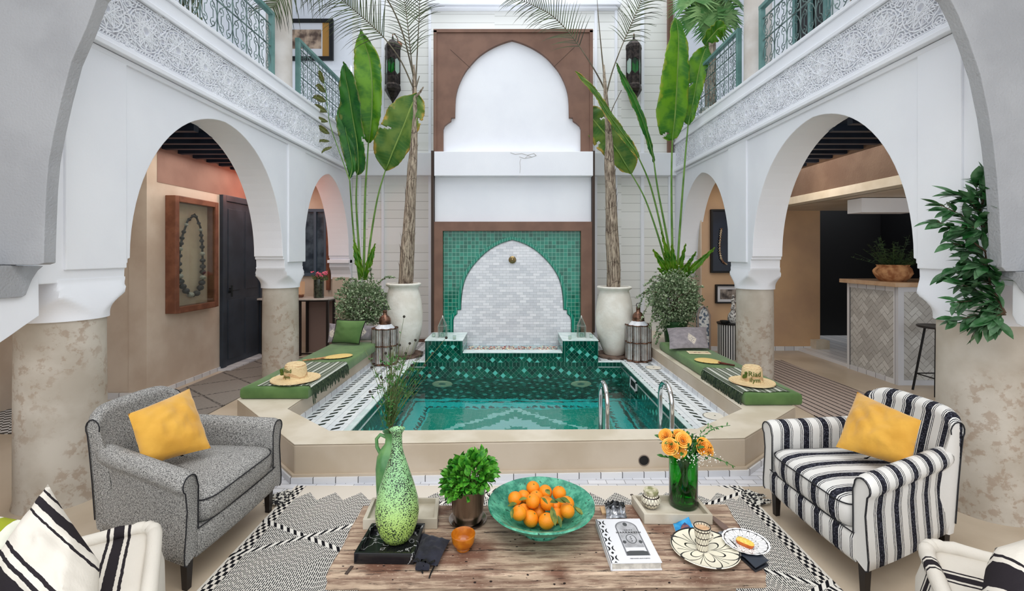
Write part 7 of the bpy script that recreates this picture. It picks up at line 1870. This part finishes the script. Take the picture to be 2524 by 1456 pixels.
# blue leaflet packs
t = thing('blue_leaflet', 'small blue and white leaflet with a curled corner by the right tray', 'leaflet', P(1690, 1305, TZ)); a, b, c_, d = P(1659, 1290, TZ + .008), P(1706, 1290, TZ + .008), P(1721, 1312, TZ + .008), P(1668, 1316, TZ + .008)
mb = MB(); mb.prism([(q.x, q.y) for q in (a, b, c_, d)], lambda p: V((p[0], p[1], TZ + .001)), lambda p: V((p[0], p[1], TZ + .008))); build(mb, 'booklet', M['paper'], t)
def curl(u, v):
    p = d.lerp(c_, u).lerp(a.lerp(b, u), v); k = max(0, u + v - 1.1); return p + V((-.01 * k, .02 * k, .001 + .05 * k ** 1.6))
build(MB().sheet(lambda u, v: curl(u * .92, v), 10, 10), 'cover', simple('blue_print', (26, 130, 196), (60, 160, 214), 30, .5), t, smooth=True, thick=.0006)
mb = MB(); q = [(.35, .25), (.65, .2), (.78, .5), (.62, .8), (.4, .75), (.28, .5)]; mb.add([curl(a_, b_) + V((0, 0, .0012)) for a_, b_ in q], [(0, 1, 2, 3, 4, 5)]); build(mb, 'octagon_emblem', simple('brown_emblem', (150, 96, 84), (60, 70, 110), 60, .5), t)
# leaf-painted plate and cup
c = P(1737, 1352, TZ + .012); x, y, z = c.x, c.y, TZ
tag(build(MB().lathe([(0, z), (.07, z), (.075, z + .004), (.118, z + .012), (.130, z + .019), (.128, z + .022), (.112, z + .015), (.07, z + .008), (0, z + .006)], (x, y, 0), 64), 'painted_plate', M['plate'], smooth=True), 'cream plate painted with black leaves under the coffee cup', 'plate')
cx_, cy_ = PY(1732, 1330, y).x, y + .005
t = thing('coffee_cup', 'slim painted pottery cup of milky coffee on the leaf plate', 'cup', (cx_, cy_, z + .009)); z2 = z + .009
build(MB().lathe([(0, z2), (.022, z2), (.024, z2 + .006), (.022, z2 + .012), (.026, z2 + .045), (.030, z2 + .066), (.032, z2 + .088), (.030, z2 + .088), (.027, z2 + .06), (.02, z2 + .012), (0, z2 + .01)], (cx_, cy_, 0), 40), 'vessel', M['zig'], t, smooth=True)
build(MB().lathe([(.030, z2 + .086), (.0325, z2 + .088), (.0325, z2 + .091), (.030, z2 + .091)], (cx_, cy_, 0), 40, cap=False), 'rim', M['black'], t, smooth=True)
build(MB().lathe([(0, z2 + .080), (.0288, z2 + .080), (.0288, z2 + .076), (0, z2 + .076)], (cx_, cy_, 0), 32), 'coffee', simple('milky_coffee', (196, 154, 116), (214, 180, 146), 40, .3), t, smooth=True)
build(MB().tube([V((cx_ + .026, cy_, z2 + .062)), V((cx_ + .040, cy_, z2 + .060)), V((cx_ + .042, cy_, z2 + .042)), V((cx_ + .025, cy_, z2 + .034))], .004, 8), 'handle', M['zig'], t, smooth=True)
# lace plate with pastry
c = P(1838, 1335, TZ + .022); x, y, z = c.x, c.y, TZ + .012
tag(build(MB().lathe([(0, z), (.05, z), (.06, z + .004), (.084, z + .012), (.086, z + .015), (.08, z + .014), (.055, z + .008), (0, z + .006)], (x, y, 0), 96, fn=lambda q, zz, a: q * (1 + (.035 * abs(math.sin(9 * a)) if q > .078 else 0))), 'scalloped_plate', M['doily'], smooth=True), 'white scalloped plate with black lace pattern and a pastry', 'plate')
p0, p1 = P(1818, 1328, z + .02), P(1855, 1344, z + .02); t = thing('pastry', 'small golden finger pastry on the scalloped plate', 'pastry', ((p0.x + p1.x) / 2, (p0.y + p1.y) / 2, z + .007)); dd = (p1 - p0).normalized(); nn_ = V((-dd.y, dd.x, 0)); ctr = (p0 + p1) / 2; ctr.z = z + .007
rings = []
for zz, k in ((0, .8), (.006, .95), (.014, 1), (.020, .9), (.024, .6)):
    rings.append([ctr + dd * (.034 * math.copysign(abs(math.cos(a)) ** .5, math.cos(a)) * k) + nn_ * (.014 * math.copysign(abs(math.sin(a)) ** .6, math.sin(a)) * k) + V((0, 0, zz + .002 * noise.noise(V((math.cos(a) * 3, math.sin(a) * 3, zz * 90))))) for a in [2 * pi * j / 28 for j in range(28)]])
build(MB().loft(rings[:4]), 'crust', simple('baked_crust', (206, 110, 40), (184, 86, 28), 60, .5), t, smooth=True); build(MB().loft([[q + V((0, 0, .0008)) for q in r_] for r_ in rings[2:]]), 'crumb_top', simple('golden_crumb', (244, 214, 120), (232, 190, 80), 90, .8, bsc=200, bs=.6), t, smooth=True)
# knife and black leather case
mb = MB(); a, b = P(1757, 1275, TZ + .012), P(1800, 1312, TZ + .02)
mb.loft([[a + V((-.012, -.004, 0)), a + V((.006, .008, 0)), a + V((.006, .008, .004)), a + V((-.012, -.004, .004))], [b.lerp(a, .4) + V((-.016, -.012, 0)), b.lerp(a, .4) + V((.014, .010, 0)), b.lerp(a, .4) + V((.014, .010, .004)), b.lerp(a, .4) + V((-.016, -.012, .004))], [b + V((-.012, -.008, 0)), b + V((.010, .008, 0)), b + V((.010, .008, .004)), b + V((-.012, -.008, .004))]])
tag(build(mb, 'wooden_spatula', simple('grey_brown_wood', (116, 96, 88), None, rough=.6), bevel=.001), 'flat grey brown wooden blade behind the scalloped plate', 'utensil')
t = thing('leather_case', 'folded black leather case at the right corner of the table', 'case', P(1850, 1385, TZ))
q = [P(1812, 1366, TZ), P(1868, 1366, TZ), P(1895, 1396, TZ), P(1862, 1412, TZ)]
mb = MB(); mb.prism([(p.x, p.y) for p in q], lambda p: V((p[0], p[1], TZ + .001)), lambda p: V((p[0], p[1], TZ + .010))); build(mb, 'case_body', simple('black_leather', (26, 28, 34), (38, 42, 50), 30, .35, spec=.6), t, bevel=.002)
mb = MB(); hi = V((0, 0, .024)); mb.add([q[0] + V((0, 0, .011)), q[1] + V((0, 0, .011)), q[2] + hi, q[3] + hi * .8, (q[0] + q[3]) / 2 + hi * .9], [(0, 1, 2, 4), (4, 2, 3)]); build(mb, 'flap', simple('black_leather_flap', (40, 46, 58), None, rough=.3, spec=.6), t, thick=.002)
tag(build(MB().prism([(p.x, p.y) for p in (P(1770, 1312, TZ), P(1800, 1306, TZ), P(1812, 1322, TZ), P(1782, 1326, TZ))], lambda p: V((p[0], p[1], TZ)), lambda p: V((p[0], p[1], TZ + .003))), 'paper_napkin', simple('grey_paper', (150, 158, 168), None)), 'scrap of grey paper between the two plates', 'paper')
# ============================ LIGHT AND CAMERA ================================
w = bpy.data.worlds.new('overcast_sky'); SC.world = w; w.use_nodes = True
bg = w.node_tree.nodes['Background']; bg.inputs[0].default_value = (.90, .95, 1.0, 1); bg.inputs[1].default_value = 1.08
def area(name, loc, rot, size, power, col, sy=None):
    l = bpy.data.lights.new(name, 'AREA'); l.energy = power; l.color = col; l.size = size
    if sy: l.shape = 'RECTANGLE'; l.size_y = sy
    o = bpy.data.objects.new(name, l); COL.objects.link(o); o.location = loc; o.rotation_euler = rot; return o
def point(name, loc, power, col, r=.08):
    l = bpy.data.lights.new(name, 'POINT'); l.energy = power; l.color = col; l.shadow_soft_size = r
    o = bpy.data.objects.new(name, l); COL.objects.link(o); o.location = loc; return o
s_ = bpy.data.lights.new('hazy_sun', 'SUN'); s_.energy = .9; s_.angle = math.radians(50); s_.color = (1, .98, .95)
so = bpy.data.objects.new('hazy_sun', s_); COL.objects.link(so); so.rotation_euler = (math.radians(18), math.radians(4), 0)
point('gallery_lamp_left', (-3.6, 6.9, 2.55), 7, (1, .28, .16), .1)
point('gallery_lamp_right', (3.55, 6.0, 2.6), 4, (1, .82, .64), .1)
area('near_gallery_fill', (0, 1.0, 3.6), (math.radians(0), 0, 0), 3.0, 36, (1, .97, .93), 1.2)  # added fill over the near seats, no fitting hangs there
area('gallery_fill_left', (-3.6, 5.6, 2.79), (0, 0, 0), .7, 16, (1, .93, .86), 4.2)  # added fill to lift the left gallery, not a ceiling fitting
area('gallery_fill_right', (3.7, 5.2, 2.79), (0, 0, 0), .7, 14, (1, .93, .86), 4.2)  # same kind of added fill, brightening the right gallery
cam = bpy.data.cameras.new('camera'); cam.sensor_width = 36; cam.lens = 36 * F / 2524; cam.clip_start = .05
cam.shift_x = -(CX - 1262) / 2524; cam.shift_y = (CY - 728) / 2524
co = bpy.data.objects.new('camera', cam); COL.objects.link(co); co.location = (0, 0, EYE); co.rotation_euler = (pi / 2, 0, 0)
SC.camera = co
SC.view_settings.view_transform = 'Standard'; SC.view_settings.look = 'None'; SC.view_settings.exposure = .55; SC.view_settings.gamma = 1
SC.view_settings.use_curve_mapping = False
SC.cycles.max_bounces = 10; SC.cycles.diffuse_bounces = 5; SC.cycles.transmission_bounces = 10; SC.cycles.transparent_max_bounces = 16
